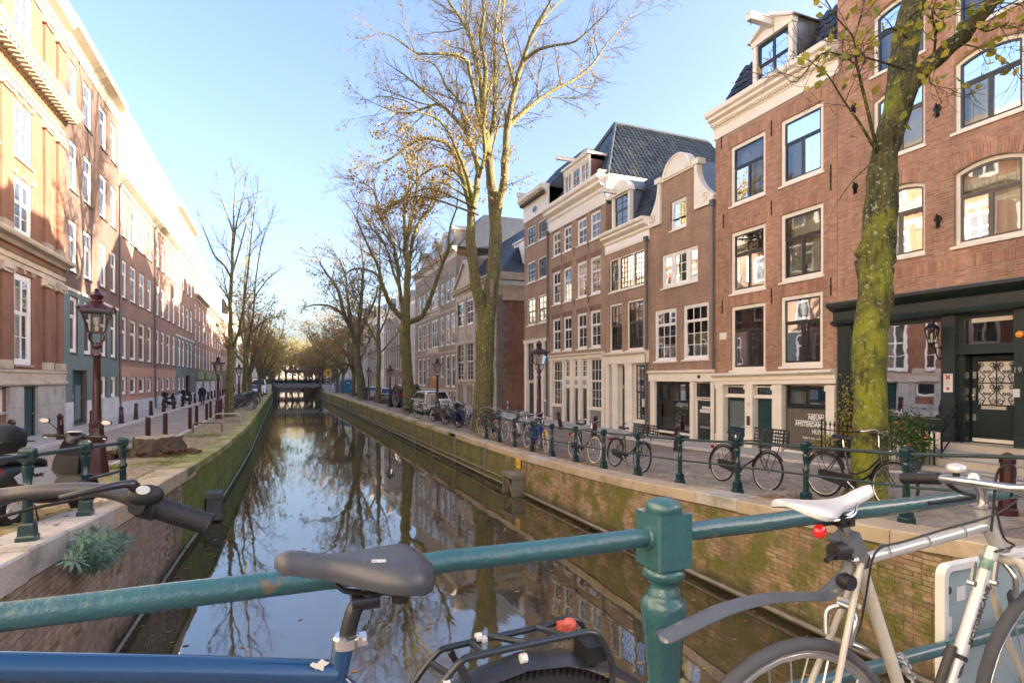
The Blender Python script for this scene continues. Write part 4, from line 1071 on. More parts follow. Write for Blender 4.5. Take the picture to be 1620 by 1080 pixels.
tiles(h3.root,(0,.1,ze+.02),(1,0,0),(0,rx0,rzz-ze),h3.W,sl2,.26,.3,TILEB,100,clip=lambda a,b_:a>mid*b_/sl2+.1 and a<h3.W-mid*b_/sl2-.1)
MB().tube([(h3.W,.1,ze),(mid,rx0,rzz+.06),(mid,dep-1.5,rzz+.06)],.1,8).tube([(0,.1,ze),(mid,rx0,rzz+.06)],.1,8).build('ridge_tile',TILEB,h3.root)
MB().prism([(h3.W-.02,ze-1.2),(h3.W+.08,ze-1.2),(h3.W+.1,ze-.4),(h3.W+.32,ze-.2),(h3.W+.34,ze),(h3.W-.02,ze)],.0,dep,'Y').build('side_cornice',CREAM,h3.root)
dxa,dxb=h3.S(889),h3.S(929)
za=12.1
dm=MB().box(dxa,dxb,.1,1.6,za,za+.1).box(dxa,dxb,.1,1.9,za+1.5,za+1.72).box(dxa-.1,dxb+.1,-.02,1.9,za+1.72,za+1.85).build('dormer',CREAM,h3.root)
for k in range(3):
 a=dxa+(dxb-dxa)*k/3;b_=dxa+(dxb-dxa)*(k+1)/3
 window(h3,(a,b_,za+.1,za+1.5),F=CREAM,S=CREAM,fw=.09,inset=.12,sec=((1,1 if k==1 else 2,2,3),),glass=GLASS_M,sill=None,hole=False)
for xq_ in(dxa,dxb-.05):MB().box(xq_,xq_+.05,.2,1.9,za,za+1.72).build('cheek',paint('red_brown_boards',(.16,.06,.05),.6),dm)
hoist(h3,(dxa+dxb)/2-.3,za+1.9,.9,CREAM,.16,.15)
hoist(h3,h3.W-.25,ze+.0,.25,CREAM,.16,.3)
downpipe(h3,.0,0,10.7,.1,.05)
t0=Vector((h3.W,5.3,ze));up=Vector((-mid,0,rzz-ze)).normalized();nn=Vector((rzz-ze,0,mid)).normalized()
m=MB();a0=t0+up*.9+nn*.1;along=Vector((0,1,0))
MB().bar(a0,a0+along*1.1,.12).bar(a0+up*1.5,a0+up*1.5+along*1.1,.12).bar(a0,a0+up*1.5,.12).bar(a0+along*1.1,a0+up*1.5+along*1.1,.12).build('skylight_frame',WHITE,h3.root)
MB().add([a0,a0+along*1.1,a0+along*1.1+up*1.5,a0+up*1.5],[(0,1,2,3)]).build('skylight_pane',glassmat('sky_pane',(.2,.24,.28),.03,2.2),h3.root)
h2=House('R',YRu(829.5),YRu(868)+.02,'brick_house','narrow reddish corner house with arched cornice at the side street')
cols2=[(833.7,846.7),(850.5,866)]
for vt,vb in((351.5,382.5),(409,443),(468,512)):
 z0,z1=h2.Z(850,vb),h2.Z(850,vt)
 for(a,b_)in cols2:window(h2,(h2.S(a),h2.S(b_),z0,z1),F=CREAM,S=SASHB,fw=.1,inset=.05,sec=((.5,1,2,2),(.5,1,2,2)),glass=GLASS_M,mw=.03)
zt2=h2.Z(850,541);h2.holes.append((.05,h2.W-.08,-.2,zt2))
wall(h2,12.25,M_W2,34,.25)  # run far back, out of view, to keep sun off the side-street wall
cornice(h2,[(-.05,12.25),(.05,12.25),(.05,13.2),(.14,13.25),(.14,13.32),(.4,13.45),(.5,13.55),(.5,13.72),(-.05,13.75)],-.05,h2.W+.02,CREAM)
m=MB()
for k in range(14):m.box(.05+k*h2.W/14.5,.18+k*h2.W/14.5,-.36,-.12,13.22,13.36)
m.build('bracket',paint('dark_brackets',(.10,.07,.05),.6),h2.root)
x=h2.W*.5
o=MB().prism([(x+.42*math.cos(t),12.72+.27*math.sin(t))for t in np.linspace(0,6.28,15)[:-1]],-.07,-.05).build('oval_window_frame',WHITE,h2.root)
MB().prism([(x+.33*math.cos(t),12.72+.2*math.sin(t))for t in np.linspace(0,6.28,15)[:-1]],-.085,-.07).build('pane',GLASS_D,o)
MB().add([(0,.1,13.6),(h2.W,.1,13.6),(h2.W,2.5,16.2),(0,2.5,16.2),(h2.W,33,16.2),(0,33,16.2)],[(0,1,2,3),(3,2,4,5)]).add([(0,.1,13.6),(0,2.5,16.2),(0,33,16.2),(0,34,12.25)],[(0,1,2,3)]).add([(h2.W,.1,13.6),(h2.W,2.5,16.2),(h2.W,33,16.2),(h2.W,34,12.25)],[(0,1,2,3)]).build('roof',SLATE,h2.root)
tiles(h2.root,(0,.1,13.61),(1,0,0),(0,2.4,2.6),h2.W,3.4,.24,.3,SLATE,60,'roof_slate',pan=False)
hoist(h2,.5,13.75,.7,CREAM,.2,.25)
cornice(h2,[(-.05,zt2),(.08,zt2),(.08,zt2+.2),(.2,zt2+.25),(-.05,zt2+.3)],.0,h2.W,CREAM,'shop_cornice')
for(a,b_)in((830,834),(845,849),(855,860.5),(865,868)):
 MB().box(h2.S(a),h2.S(b_),-.03,.2,-.2,zt2).build('pilaster',CREAM,h2.root)
window(h2,(h2.S(834),h2.S(845),2.1,zt2),F=CREAM,S=SASHB,fw=.05,inset=.06,sec=((.3,1,1,1),(.7,1,2,4)),glass=GLASS_M,sill=None,hole=False)
door(h2,(h2.S(834),h2.S(845),-.15,2.05),BLACKP,.14,frame=CREAM,hole=False,fw=.06)
for(a,b_)in((849,855),(860.5,865.5)):
 window(h2,(h2.S(a),h2.S(b_),.95,zt2),F=CREAM,S=SASHB,fw=.05,inset=.06,sec=((.55,1,1,1),(.45,1,2,3)),glass=GLASS_M,sill=CREAM,hole=False)
 MB().box(h2.S(a),h2.S(b_),.02,.2,-.2,.93).build('plinth',GREYP,h2.root)
MB().box(-.3,.75,-.5,-.0,-.1,.13).build('step',STONE,h2.root)
yA,yB=YRu(787),YRu(722)
h1=House('R',yB,yA,'stone_house','grey stone house with pediment, quoins and red brick side wall at the side street')
GST=paint('grey_ashlar',(.47,.415,.335),.85,.15,.8,bs=.3,bscale=20,dirt=(.18,.16,.13),dirtamt=(.45,.7))
for(a,b_)in((723,733.5),(737,748.5),(752,763.5),(768,780)):
 z0,z1=h1.Z(735,516),h1.Z(735,476)
 window(h1,(h1.S(a),h1.S(b_),z0,z1),F=WHITE,fw=.14,inset=.05,sec=((.5,1,2,2),(.5,1,2,2)),glass=GLASS_P,sill=STONEW)
 z0,z1=h1.Z(735,603.5),h1.Z(735,541)
 window(h1,(h1.S(a),h1.S(b_),z0,z1),F=WHITE,fw=.16,inset=.05,sec=((.5,1,2,4),(.5,1,2,3)),glass=GLASS_P,sill=STONEW)
 for q in(.15,.55):
  w_=h1.S(b_)-h1.S(a);x0_=h1.S(a)+w_*q
  window(h1,(x0_,x0_+w_*.33,.15,1.75),F=STONEW,S=SASHB,fw=.1,inset=.1,rise=.3,sec=((1,1,1,1),),glass=GLASS_D,sill=None)
wall(h1,9.1,GST,14,.25)
cornice(h1,STD_CORN(9.1,.9,.5),-.03,h1.W+.45,STONEW)
cornice(h1,[(-.02,1.95),(.08,1.95),(.12,2.1),(.12,2.2),(-.02,2.22)],0,h1.W,STONEW,'band')
cornice(h1,[(-.02,5.15),(.06,5.15),(.14,5.3),(.14,5.42),(-.02,5.45)],0,h1.W,STONEW,'band')
for k,x in enumerate((0.05,h1.S(735),h1.S(750),h1.S(765.5),h1.W-.75)):
 MB().box(x,x+.5,-.07,.02,2.25,9.1).build('pilaster',GST,h1.root)
MB().prism([(.3,10.0),(h1.W*.62,10.0),(h1.W*.33,12.0)],-.25,.3).prism([(.2,10.02),(.5,10.02),(h1.W*.33,12.0),(h1.W*.33,12.25)],-.45,.3).prism([(h1.W*.62+.1,10.02),(h1.W*.62-.2,10.02),(h1.W*.33,12.0),(h1.W*.33,12.25)],-.449,.3).build('pediment',STONEW,h1.root)
MB().add([(h1.W,.05,-.2),(h1.W,13.9,-.2),(h1.W,13.9,8.0),(h1.W,.05,8.0)],[(0,1,2,3)]).build('side_wall',M_RB,h1.root,(.012,0,0))
m=MB();zq=0
k=0
while zq<8.0:
 L=.75 if k%2 else .45
 m=MB().box(h1.W-.01,h1.W+.06,-.075,L,zq,zq+.36);m.build('quoin',paint('dark_quoin',(.2,.175,.145),.85,.2,1.5,bs=.4,bscale=20),h1.root);zq+=.38;k+=1
MB().box(h1.W+.002,h1.W+.14,.4,14,8.0,8.3).box(h1.W+.002,h1.W+.1,.4,14,8.3,9.1).box(h1.W+.002,h1.W+.5,.0,14,9.45,10.0).build('side_frieze',STONEW,h1.root)
MB().add([(0,.2,10),(h1.W+.3,.2,10),(h1.W-2.2,4,14.6),(1.5,4,14.6),(h1.W-2.2,10,14.6),(h1.W+.3,14,10),(1.5,10,14.6),(0,14,10)],[(0,1,2,3),(1,5,4,2),(3,2,4,6),(0,3,6,7)]).build('roof',SLATE,h1.root)
tiles(h1.root,(h1.W+.3,.3,10.02),(0,1,0),(-2.5,0,4.6),13.5,5.2,.35,.35,SLATE,0,'roof_slate',pan=False,clip=lambda a,b_:a>b_*.73)
tiles(h1.root,(0,.2,10.02),(1,0,0),(0,3.8,4.6),h1.W,5.9,.35,.35,SLATE,0,'roof_slate',pan=False,clip=lambda a,b_:a<h1.W-b_*.42)
for(yy,zz,sc)in((2.6,11.0,1.0),(5.2,12.6,.8),(7.5,11.0,1.0)):
 x=h1.W+.3-(zz-10)*.54
 d=MB().box(x-1.6,x+.35,yy-.55*sc,yy+.55*sc,zz-.2,zz+1.5*sc).box(x-1.6,x+.5,yy-.68*sc,yy+.68*sc,zz+1.5*sc,zz+1.62*sc).build('dormer',WHITE,h1.root)
 MB().box(x+.352,x+.36,yy-.38*sc,yy+.38*sc,zz+.05,zz+1.3*sc).build('pane',GLASS_D,d)
 MB().box(x+.362,x+.38,yy-.02,yy+.02,zz+.05,zz+1.3*sc).box(x+.362,x+.379,yy-.38*sc,yy+.38*sc,zz+.6*sc,zz+.66*sc).build('glazing_bar',WHITE,d)
MB().box(h1.W-4.6,h1.W-3.4,4.2,5.2,14,16).box(h1.W-4.7,h1.W-3.3,4.1,5.3,16,16.15).build('chimney',M_RB,h1.root)
sgn=MB().box(h1.W+.015,h1.W+.05,2.2,3.5,2.05,2.38).build('street_name_plate',paint('blue_enamel',(.02,.05,.16),.35),h1.root)
m=MB()
for k in range(9):m.box(h1.W+.05,h1.W+.056,2.3+k*.12,2.3+k*.12+.07,2.17,2.26)
m.build('lettering',WHP,sgn)
h0=House('R',YRu(657),yB+.02,'brick_house','brown brick mansion with orange panelled door and rows of tall white windows')
M_W0=brickmat('grey_brown_front',(.38,.29,.22),(.32,.245,.185),(.38,.31,.25),stain=(.5,.8),stc=(.2,.155,.12))
cols0=[(661.5,666),(668,672.5),(675,679.5),(682.5,693),(696.5,701.5),(705,711),(713.5,719.5)]
for vt,vb,k0 in((455,487,0),(505,550,1),(564,611,2)):
 z0,z1=h0.Z(690,vb),h0.Z(690,vt)
 for k,(a,b_)in enumerate(cols0):
  if k0==2 and k==3:continue
  if k0==2 and k in(2,4):rr=(h0.S(a)+.1,h0.S(b_)-.1,z0+.9,z1)
  else:rr=(h0.S(a),h0.S(b_),z0,z1)
  window(h0,rr,F=WHITE,fw=.12,inset=.05,sec=((.55,1 if k!=3 else 3,1,1),(.45,1 if k!=3 else 3,1,1)),glass=GLASS_P,sill=STONEW)
rr=(h0.S(677.5),h0.S(691.5),-.05,h0.Z(690,593));ORD=paint('orange_wood_door',(.42,.17,.06),.4,.15,3)
door(h0,rr,ORD,.2,((.08,.46,.05,.45),(.54,.92,.05,.45),(.08,.46,.52,.95),(.54,.92,.52,.95)),frame=STONEW,fw=.3)
for a in(701,709,716,664,670):window(h0,(h0.S(a),h0.S(a+4),.05,.75),F=WHITE,S=IRON,fw=.1,inset=.08,sec=((1,1,1,1),),glass=GLASS_D,sill=None)
wall(h0,13.3,M_W0,12,.25)
cornice(h0,STD_CORN(13.3,.9,.5),-.03,h0.W+.03,STONEW)
cornice(h0,[(-.02,1.1),(.05,1.1),(.05,1.25),(-.02,1.28)],0,h0.W,STONEW,'band')
for z in(4.75,8.6):cornice(h0,[(-.02,z),(.04,z),(.04,z+.12),(-.02,z+.14)],0,h0.W,STONEW,'band')
MB().prism([(h0.S(676),4.9),(h0.S(696),4.9),(h0.S(694),5.25),(h0.S(686),5.5),(h0.S(678),5.25)],-.12,.02).box(h0.S(681),h0.S(697),-.08,.02,8.75,9.3).build('carved_panel',STONEW,h0.root)
MB().add([(0,.3,14.2),(h0.W,.3,14.2),(h0.W-1,3,17.6),(1,3,17.6),(h0.W-1,10,17.6),(1,10,17.6),(0,12,14.2),(h0.W,12,14.2)],[(0,1,2,3),(3,2,4,5),(1,7,4,2),(0,3,5,6)]).build('roof',SLATE,h0.root)
for u in(664,684,700,712):
 x=h0.S(u)
 d=MB().box(x-.7,x+.7,.2,2.2,14.2,16.0).prism([(x-.85,16.0),(x+.85,16.0),(x,16.6)],.1,2.4).build('dormer',STONEW,h0.root)
 MB().box(x-.45,x+.45,.185,.198,14.4,15.8).build('pane',GLASS_D,d)
def row_house(side,y0,y1,H,mat,ncol,rows,label,name='canal_house',trim=CREAM,glass=None,roof='flat',det=True,base=None,winf=WHITE,ww=.55,roofm=None,plane=None):
 h=House(side,y0,y1,name,label,plane)
 pitch=h.W/ncol
 for ri,(z0,z1)in enumerate(rows):
  for k in range(ncol):
   c=(k+.5)*pitch;w_=pitch*ww/2
   g=glass or rng.choice([GLASS_D,GLASS_M,GLASS_P,GLASS_P])
   if ri==0 and k==ncol//2 and z0<1.5:
    door(h,(c-w_,c+w_,-.05,z1),rng.choice([TEALD,BLACKP]),.15,frame=trim,handle=False);continue
   window(h,(c-w_,c+w_,z0,z1),F=winf,fw=.1,inset=.05,sec=((.6,1,2,1),(.4,1,2,1))if det else((1,1,1,2),),glass=g,sill=trim if det else None,mw=.05)
 wall(h,H,mat,10,.22)
 if base:MB().box(0,h.W,-.03,.02,-.2,base[0]).build('plinth',base[1],h.root)
 cornice(h,STD_CORN(H,.8,.45),-.01,h.W+.01,trim)
 if roof=='mansard':
  MB().add([(0,.2,H+.8),(h.W,.2,H+.8),(h.W,1.6,H+3.4),(0,1.6,H+3.4),(h.W,9,H+3.4),(0,9,H+3.4),(0,10,H),(h.W,10,H)],[(0,1,2,3),(3,2,4,5),(1,7,4,2),(0,3,5,6)]).build('roof',roofm or SLATE,h.root)
  d=MB().box(h.W/2-.8,h.W/2+.8,.3,1.8,H+.8,H+2.7).prism([(h.W/2-.95,H+2.7),(h.W/2+.95,H+2.7),(h.W/2,H+3.3)],.2,2).build('dormer',trim,h.root)
  MB().box(h.W/2-.5,h.W/2+.5,.285,.298,H+1,H+2.5).build('pane',GLASS_D,d)
 elif roof=='gable':
  m=MB().prism([(.2,H+.7),(h.W-.2,H+.7),(h.W*.72,H+2.0),(h.W*.66,H+3.2),(h.W*.34,H+3.2),(h.W*.28,H+2.0)],0.0,.35)
  gb=m.build('gable',mat,h.root)
  MB().box(h.W*.32,h.W*.68,-.08,.4,H+3.2,H+3.4).build('gable_cap',trim,gb)
  MB().box(h.W/2-.5,h.W/2+.5,-.012,.0,H+1.0,H+2.4).build('pane',GLASS_M,gb)
  MB().add([(0,.35,H+.5),(h.W/2,.35,H+3),(h.W/2,10,H+3),(0,10,H+.5)],[(0,1,2,3)]).add([(h.W,.35,H+.5),(h.W/2,.35,H+3),(h.W/2,10,H+3),(h.W,10,H+.5)],[(0,1,2,3)]).build('roof',roofm or TILE,h.root)
 elif roof=='pitched':
  MB().add([(0,.2,H+.8),(h.W,.2,H+.8),(h.W,5,H+4.2),(0,5,H+4.2),(h.W,10,H+.6),(0,10,H+.6)],[(0,1,2,3),(3,2,4,5)]).add([(0,.2,H+.8),(0,5,H+4.2),(0,10,H+.6)],[(0,1,2)]).add([(h.W,.2,H+.8),(h.W,5,H+4.2),(h.W,10,H+.6)],[(0,1,2)]).build('roof',roofm or SLATE,h.root)
 return h
M_far=[brickmat('far_brown_brick',(.32,.23,.17),(.26,.185,.14),(.32,.26,.21)),brickmat('far_grey_brick',(.29,.24,.2),(.24,.2,.17),(.3,.26,.22)),paint('pale_stone_front',(.50,.46,.39),.8,.08,.6,dirt=(.34,.31,.26)),paint('white_front',(.72,.72,.70),.7,.05,.6,dirt=(.5,.5,.48)),brickmat('far_red_brick',(.27,.13,.08),(.22,.105,.07),(.28,.2,.15))]
ORT=tonemat('orange_tile',[(.42,.16,.07),(.35,.13,.06)],.7)
yq=YRu(657)+.05
RROW=[(5.2,11.2,M_far[2],4,[(.2,2.2),(3.4,5.6),(6.4,8.6),(9.2,10.8)],'pale cream stone house just left of the mansion with the orange door','pitched',ORT),(4.2,9.6,M_far[4],3,[(.3,2.4),(3.4,5.6),(6.4,8.6)],'narrow pinkish brick house left of the pale cream stone house','gable',None),(6.5,10.8,M_far[1],4,[(.3,2.6),(3.6,6.0),(7.0,9.2)],'grey brick house with white lower storey behind the thin tree','mansard',None),(5.6,11.2,M_far[0],3,[(.3,2.6),(3.6,6.0),(7.0,9.4)],'brown house behind the row of parked cars, second left of the grey brick house','gable',None),(5.2,12.0,M_far[3],3,[(.3,2.6),(3.6,6.0),(7.0,9.4)],'bluish white painted house behind the leaning tree on the right bank','flat',None),(6.5,11.4,M_far[1],4,[(.3,2.6),(3.6,6.0),(7.0,9.4)],'dark grey house behind the blue portable toilets','mansard',None),(6.0,12.2,M_far[0],4,[(.3,2.6),(3.6,6.0),(7.0,9.4)],'brown house near the far bridge on the right, next to the dark grey house','gable',None),(7.0,11.0,M_far[2],4,[(.3,2.6),(3.6,6.0),(7.0,9.4)],'pale house at the right hand end of the far bridge','pitched',None)]
for i,(w_,H,mt,nc,rows,lab,rf,rm)in enumerate(RROW):
 row_house('R',yq,yq+w_,H,mt,nc,rows,lab,roof=rf,roofm=rm,det=i<4,base=(.9,STONE)if i%2==0 else None)
 yq+=w_+(.02 if i!=4 else .02)
far=['red brick','white','brown','pale stone','grey','dark brown','cream','tall red','narrow white','tall grey']
k=0
while yq<260:
 w_=rng.uniform(7,10);H=rng.uniform(10.5,14)
 row_house('R',yq,yq+w_,H,rng.choice(M_far),4,[(.3,2.6),(3.6,6.0),(7.0,9.4)],ORD_[k]+' hazy canal house down the right bank counted from the far bridge',roof=rng.choice(['mansard','gable','pitched']),det=False).root['group']='distant houses on the right bank'
 yq+=w_+.02;k+=1
xq=-26
for k in range(7):
 w_=(8,9,7.5,8.5,9,8,9)[k]
 row_house('F',xq,xq+w_,rng.uniform(11,14),M_far[(0,1,0,1,1,0,4)[k]],4,[(.3,2.6),(3.6,6.0),(7.0,9.4)],ORD_[k]+' house from the left in the row closing the far end of the canal',roof=('gable','pitched','mansard')[k%3],det=False,plane=286).root['group']='houses closing the canal'
 xq+=w_+.02
yq=5.18
for k in range(5):  # unseen houses, heights picked to shade the foreground yet leave skylight
 w_=(8.0,9,8,9.5,9)[k]
 row_house('R',yq,yq-w_,13.2 if k==0 else 6.4,M_far[(4,0,4,1,0)[k]],3,[(.3,2.8),(3.8,5.8)],ORD_[k]+' brick house of the right bank behind the viewer, counted from the black shop front',roof='flat',det=k<1).root['group']='houses of the right bank behind the viewer'
 yq-=w_+.02
 # ================================================================ LEFT ROW
def YLu(u):return onX(u,600,XL).y
M_L1=brickmat('orange_front_brick',(.29,.125,.068),(.25,.105,.055),(.28,.165,.11),stain=(.6,.9),stc=(.23,.115,.07),bs=.3)
M_L2=brickmat('dark_brown_left_brick',(.19,.115,.08),(.145,.085,.06),(.2,.15,.12),stain=(.6,.9),stc=(.1,.065,.05),bs=.35)
M_L3=brickmat('mid_brown_left_brick',(.35,.20,.14),(.29,.165,.115),(.33,.24,.19),stain=(.6,.9),stc=(.18,.11,.08),bs=.35)
PINK=paint('pinkish_painted_brick',(.46,.27,.195),.8,.1,1.5,bs=.2,bscale=60,dirt=(.26,.15,.11))
PLIN=paint('pale_grey_plinth',(.56,.57,.57),.7,.08,1,dirt=(.28,.29,.29),dirtamt=(.5,.75))
SAND=paint('buff_sandstone',(.33,.28,.21),.8,.08,1,bs=.2,bscale=30,dirt=(.4,.32,.22),dirtamt=(.6,.85))  # even buff stone tone for the left row's trim
ROWS=[(14.2,16.3),(10.6,12.8),(7.0,9.25),(3.4,5.9)]
WL_=dict(F=WHITE,fw=.10,sw=.07,mw=.04,inset=.06)
yb=YLu(99);b1=House('L',yb-15,yb,'ornate_building','ornate orange brick building with cream modillion cornice and pilasters, at the left edge')
c1=(b1.S(22.5),b1.S(51));dS=c1[0]-b1.S(5.5)+(c1[1]-c1[0])
dS=(c1[0]+c1[1])/2-(b1.S(5)-.95)
for n in range(-4,1):
 a,b_=c1[0]+n*dS,c1[1]+n*dS
 for zi,(z0,z1)in enumerate(((13.95,16.3),(10.0,12.05),(7.35,9.35),(2.72,5.95))):
  gls=GLASS_P if zi<2 else(GLASS_M if zi==2 else CLEAR)
  window(b1,(a,b_,z0,z1),sec=((.58,2,1,2),(.42,2,1,1)),glass=gls,backing=CURTC if gls is CLEAR else None,sill=SAND,F=WHITE,fw=.16,sw=.06,mw=.035,inset=.05)
  if z0<12:
   for q in(a-.12,(a+b_)/2-.11,b_-.1):MB().prism([(q,z1+.04),(q+.22,z1+.04),(q+.26,z1+.19),(q-.04,z1+.19)],-.05,.01).build('keystone',SAND,b1.root)
dr=(b1.S(33),b1.S(55.5),-.05,2.0)
door(b1,dr,TEALD,.06,((.1,.9,.04,.3),(.1,.9,.36,.95)),fw=.1,frame=TEALD)
ra=(b1.S(-16),b1.S(9.5),1.1,1.95);window(b1,ra,F=WHITE,S=TEALD,fw=.12,inset=.1,sec=((1,1,1,1),),sill=STONE)
wall(b1,17.0,M_L1,12,.3)
b1.holes_b=[h_ for h_ in b1.holes if h_[3]<2.2]
m=MB();zs=[(-.2,.55),(.56,1.2),(1.21,1.95)]
for(z0,z1)in zs:
 xs_=list(np.arange(0,b1.W,1.25))+[b1.W]
 for i in range(len(xs_)-1):
  a,b_=xs_[i]+.006,xs_[i+1]-.006
  seg=[(a,b_)]
  for r in b1.holes_b:
   if r[2]<z1-.05 and r[3]>z0+.05:
    ns=[]
    for(p,q)in seg:
     if q<=r[0]or p>=r[1]:ns.append((p,q))
     else:
      if p<r[0]-.03:ns.append((p,r[0]))
      if q>r[1]+.03:ns.append((r[1],q))
    seg=ns
  for(p,q)in seg:MB().box(p,q,-.10,.0,z0,z1).build('stone_block',STONE,b1.root)
cornice(b1,[(0,1.96),(.12,1.96),(.2,2.02),(.2,2.1),(.12,2.14),(.12,2.42),(.16,2.46),(.16,2.54),(0,2.56)],0,b1.W+.06,STONEW,'base_moulding')
cornice(b1,[(0,6.15),(.05,6.15),(.05,6.32),(.1,6.34),(.1,6.52),(.18,6.56),(0,6.6)],0,b1.W+.05,STONEW,'architrave')
cornice(b1,[(0,6.85),(.1,6.85),(.2,6.95),(.38,7.02),(.42,7.1),(.42,7.18),(0,7.24)],0,b1.W+.3,STONEW,'string_course')
cornice(b1,[(0,12.3),(.05,12.3),(.05,12.5),(.1,12.52),(.1,12.66),(.2,12.72),(0,12.76)],0,b1.W+.05,SAND,'architrave')
cornice(b1,[(0,13.1),(.08,13.1),(.08,13.28),(.52,13.30),(.54,13.4),(.66,13.5),(.68,13.62),(0,13.72)],0,b1.W+.35,SAND,'main_cornice')
for k in range(int(b1.W/.32)):
 x=b1.W+.1-k*.32
 MB().box(x-.09,x+.09,-.5,-.08,13.14,13.297).build('modillion',SAND,b1.root)
cornice(b1,[(0,16.4),(.05,16.4),(.05,16.7),(.12,16.75),(.12,17.0),(.4,17.15),(.55,17.4),(.6,17.55),(0,17.7)],0,b1.W+.06,SAND,'top_cornice')
for n in range(-1,1):
 for(ua,ub)in((67.5,77),(88.5,97)):
  x0_,x1_=b1.S(ua)+n*2*dS*1.0,b1.S(ub)+n*2*dS
  if x0_<.1:continue
  for(z0,z1)in((2.56,6.15),(7.24,12.3),(13.72,16.4)):
   MB().box(x0_,x1_,-.09,.0,z0,z1).build('pilaster',M_L1,b1.root)
   MB().box(x0_-.06,x1_+.06,-.16,.0,z0,z0+.3).build('pilaster_base',STONEW if z0<3 else SAND,b1.root)
   MB().box(x0_-.05,x1_+.05,-.15,.0,z1-.34,z1-.22).box(x0_-.1,x1_+.1,-.2,.0,z1-.22,z1-.02).tube([(x0_-.08,-.19,z1-.28),(x0_-.08,.0,z1-.28)],.07,8).tube([(x1_+.08,-.19,z1-.28),(x1_+.08,.0,z1-.28)],.07,8).build('capital',STONEW if z0<3 else SAND,b1.root)
def brown_teal(y0,y1,cols,label,zc=17.0,doorc=None):
 h=House('L',y0,y1,'brick_building',label)
 for(z0,z1)in ROWS:
  for(a,b_)in cols:
   window(h,(h.S(a),h.S(b_),z0,z1),sec=((.66,1,1,1),(.34,1,1,1)),glass=rng.choice([GLASS_P,GLASS_P,GLASS_M]),sill=paint('dark_sill',(.10,.09,.085),.7),**WL_)
 for k,(a,b_)in enumerate(cols):
  if doorc and k in doorc:continue
  window(h,(h.S(a)+.05,h.S(b_)-.05,1.25,2.35),sec=((1,1,1,1),),glass=GLASS_M,sill=PLIN,**WL_)
 return h
b2=brown_teal(YLu(99)+.02,YLu(187),[(110,122.5),(132.7,145.5),(158,168.5),(175,184)],'dark brown brick building with teal painted base, beside the ornate orange one',doorc=(0,1))
dr=(b2.S(114.5),b2.S(137),.18,2.62)
o=door(b2,dr,TEALD,.2,((.08,.48,.04,.8),),frame=paint('dark_frame',(.03,.04,.04),.4),fw=.1)
MB().box((dr[1]-dr[0])*.5,(dr[1]-dr[0])*.9,-.02,.0,.15,1.75).build('louvre_panel',paint('grey_louvre',(.13,.17,.17),.5),o)
MB().box(.5,.72,-.03,-.025,1.15,1.32).box(.42,.6,-.031,-.026,1.4,1.75).build('paper_notice',WHP,o)
def teal_base(h,z0,zt,hs):
 rr=[r for r in h.holes if r[2]<zt]
 hh=h
 xs=sorted(set([0,h.W]+[q for r in rr for q in r[:2]]));zz=sorted(set([z0,zt]+[q for r in rr for q in r[2:4]if z0<q<zt]))
 m=MB()
 for i in range(len(xs)-1):
  for j in range(len(zz)-1):
   cx,cz=(xs[i]+xs[i+1])/2,(zz[j]+zz[j+1])/2
   if any(r[0]<cx<r[1]and r[2]<cz<r[3]for r in rr):continue
   m.add([(xs[i],-.012,zz[j]),(xs[i+1],-.012,zz[j]),(xs[i+1],-.012,zz[j+1]),(xs[i],-.012,zz[j+1])],[(0,1,2,3)])
 m.add([(0,-.012,zt),(h.W,-.012,zt),(h.W,.0,zt),(0,.0,zt)],[(0,1,2,3)])
 return m
def plinth(h,zt,mat,out=.05):
 rr=[r for r in h.holes if r[2]<zt-.1]
 xs=[0]+[q for r in sorted(rr)for q in r[:2]]+[h.W]
 m=MB()
 for i in range(0,len(xs),2):
  if xs[i+1]-xs[i]>.02:m.box(xs[i],xs[i+1],-out,-.0,-.2,zt)
 m.build('plinth',mat,h.root)
wall(b2,16.8,M_L2,12,.22)
teal_base(b2,1.2,6.1,0).build('painted_base',TEAL,b2.root);plinth(b2,1.2,PLIN)
cornice(b2,[(0,6.1),(.04,6.1),(.06,6.22),(0,6.25)],0,b2.W,CREAM,'band')
cornice(b2,[(0,16.75),(.03,16.75),(.03,17.35),(.1,17.4),(.45,17.55),(.5,17.75),(.5,17.85),(0,17.9)],0,b2.W,SAND)
b3=House('L',YLu(187)+.02,YLu(278),'brick_building','long brown brick building with pinkish base and a white stucco attic storey')
cols3=[(193,200.5),(206,215.5),(220,229),(233.5,240),(246.5,252),(255,260.5),(264,269.5),(273,277)]
for(z0,z1)in ROWS[1:]:
 for(a,b_)in cols3:window(b3,(b3.S(a),b3.S(b_),z0,z1),sec=((.66,1,1,1),(.34,1,1,1)),glass=rng.choice([GLASS_P,GLASS_P,GLASS_M]),sill=paint('dark_sill',(.10,.09,.085),.7),**WL_)
for(a,b_)in cols3:window(b3,(b3.S(a),b3.S(b_),1.3,2.35),sec=((1,1,1,1),),glass=GLASS_M,sill=M_L3,**WL_)
wall(b3,13.5,M_L3,12,.22)
teal_base(b3,.9,3.0,0).build('painted_base',PINK,b3.root);plinth(b3,.9,PLIN)
cornice(b3,[(0,13.3),(.05,13.3),(.05,13.55),(.15,13.6),(.4,13.75),(.45,13.9),(.45,14.0),(0,14.05)],0,b3.W,SAND)
b3a=House('L',YLu(187)+.02,YLu(278),'tmp','x');bpy.data.objects.remove(b3a.root)
b3a.root=b3.root
for(a,b_)in cols3:
 x0_,x1_=b3.S(a)+.05,b3.S(b_)-.05
 b3a.holes.append((x0_,x1_,15.2,16.3))
 MB().box(x0_,x1_,.1,.14,15.2,16.3).build('attic_shutter',paint('pale_shutter',(.7,.66,.56),.6),b3.root)
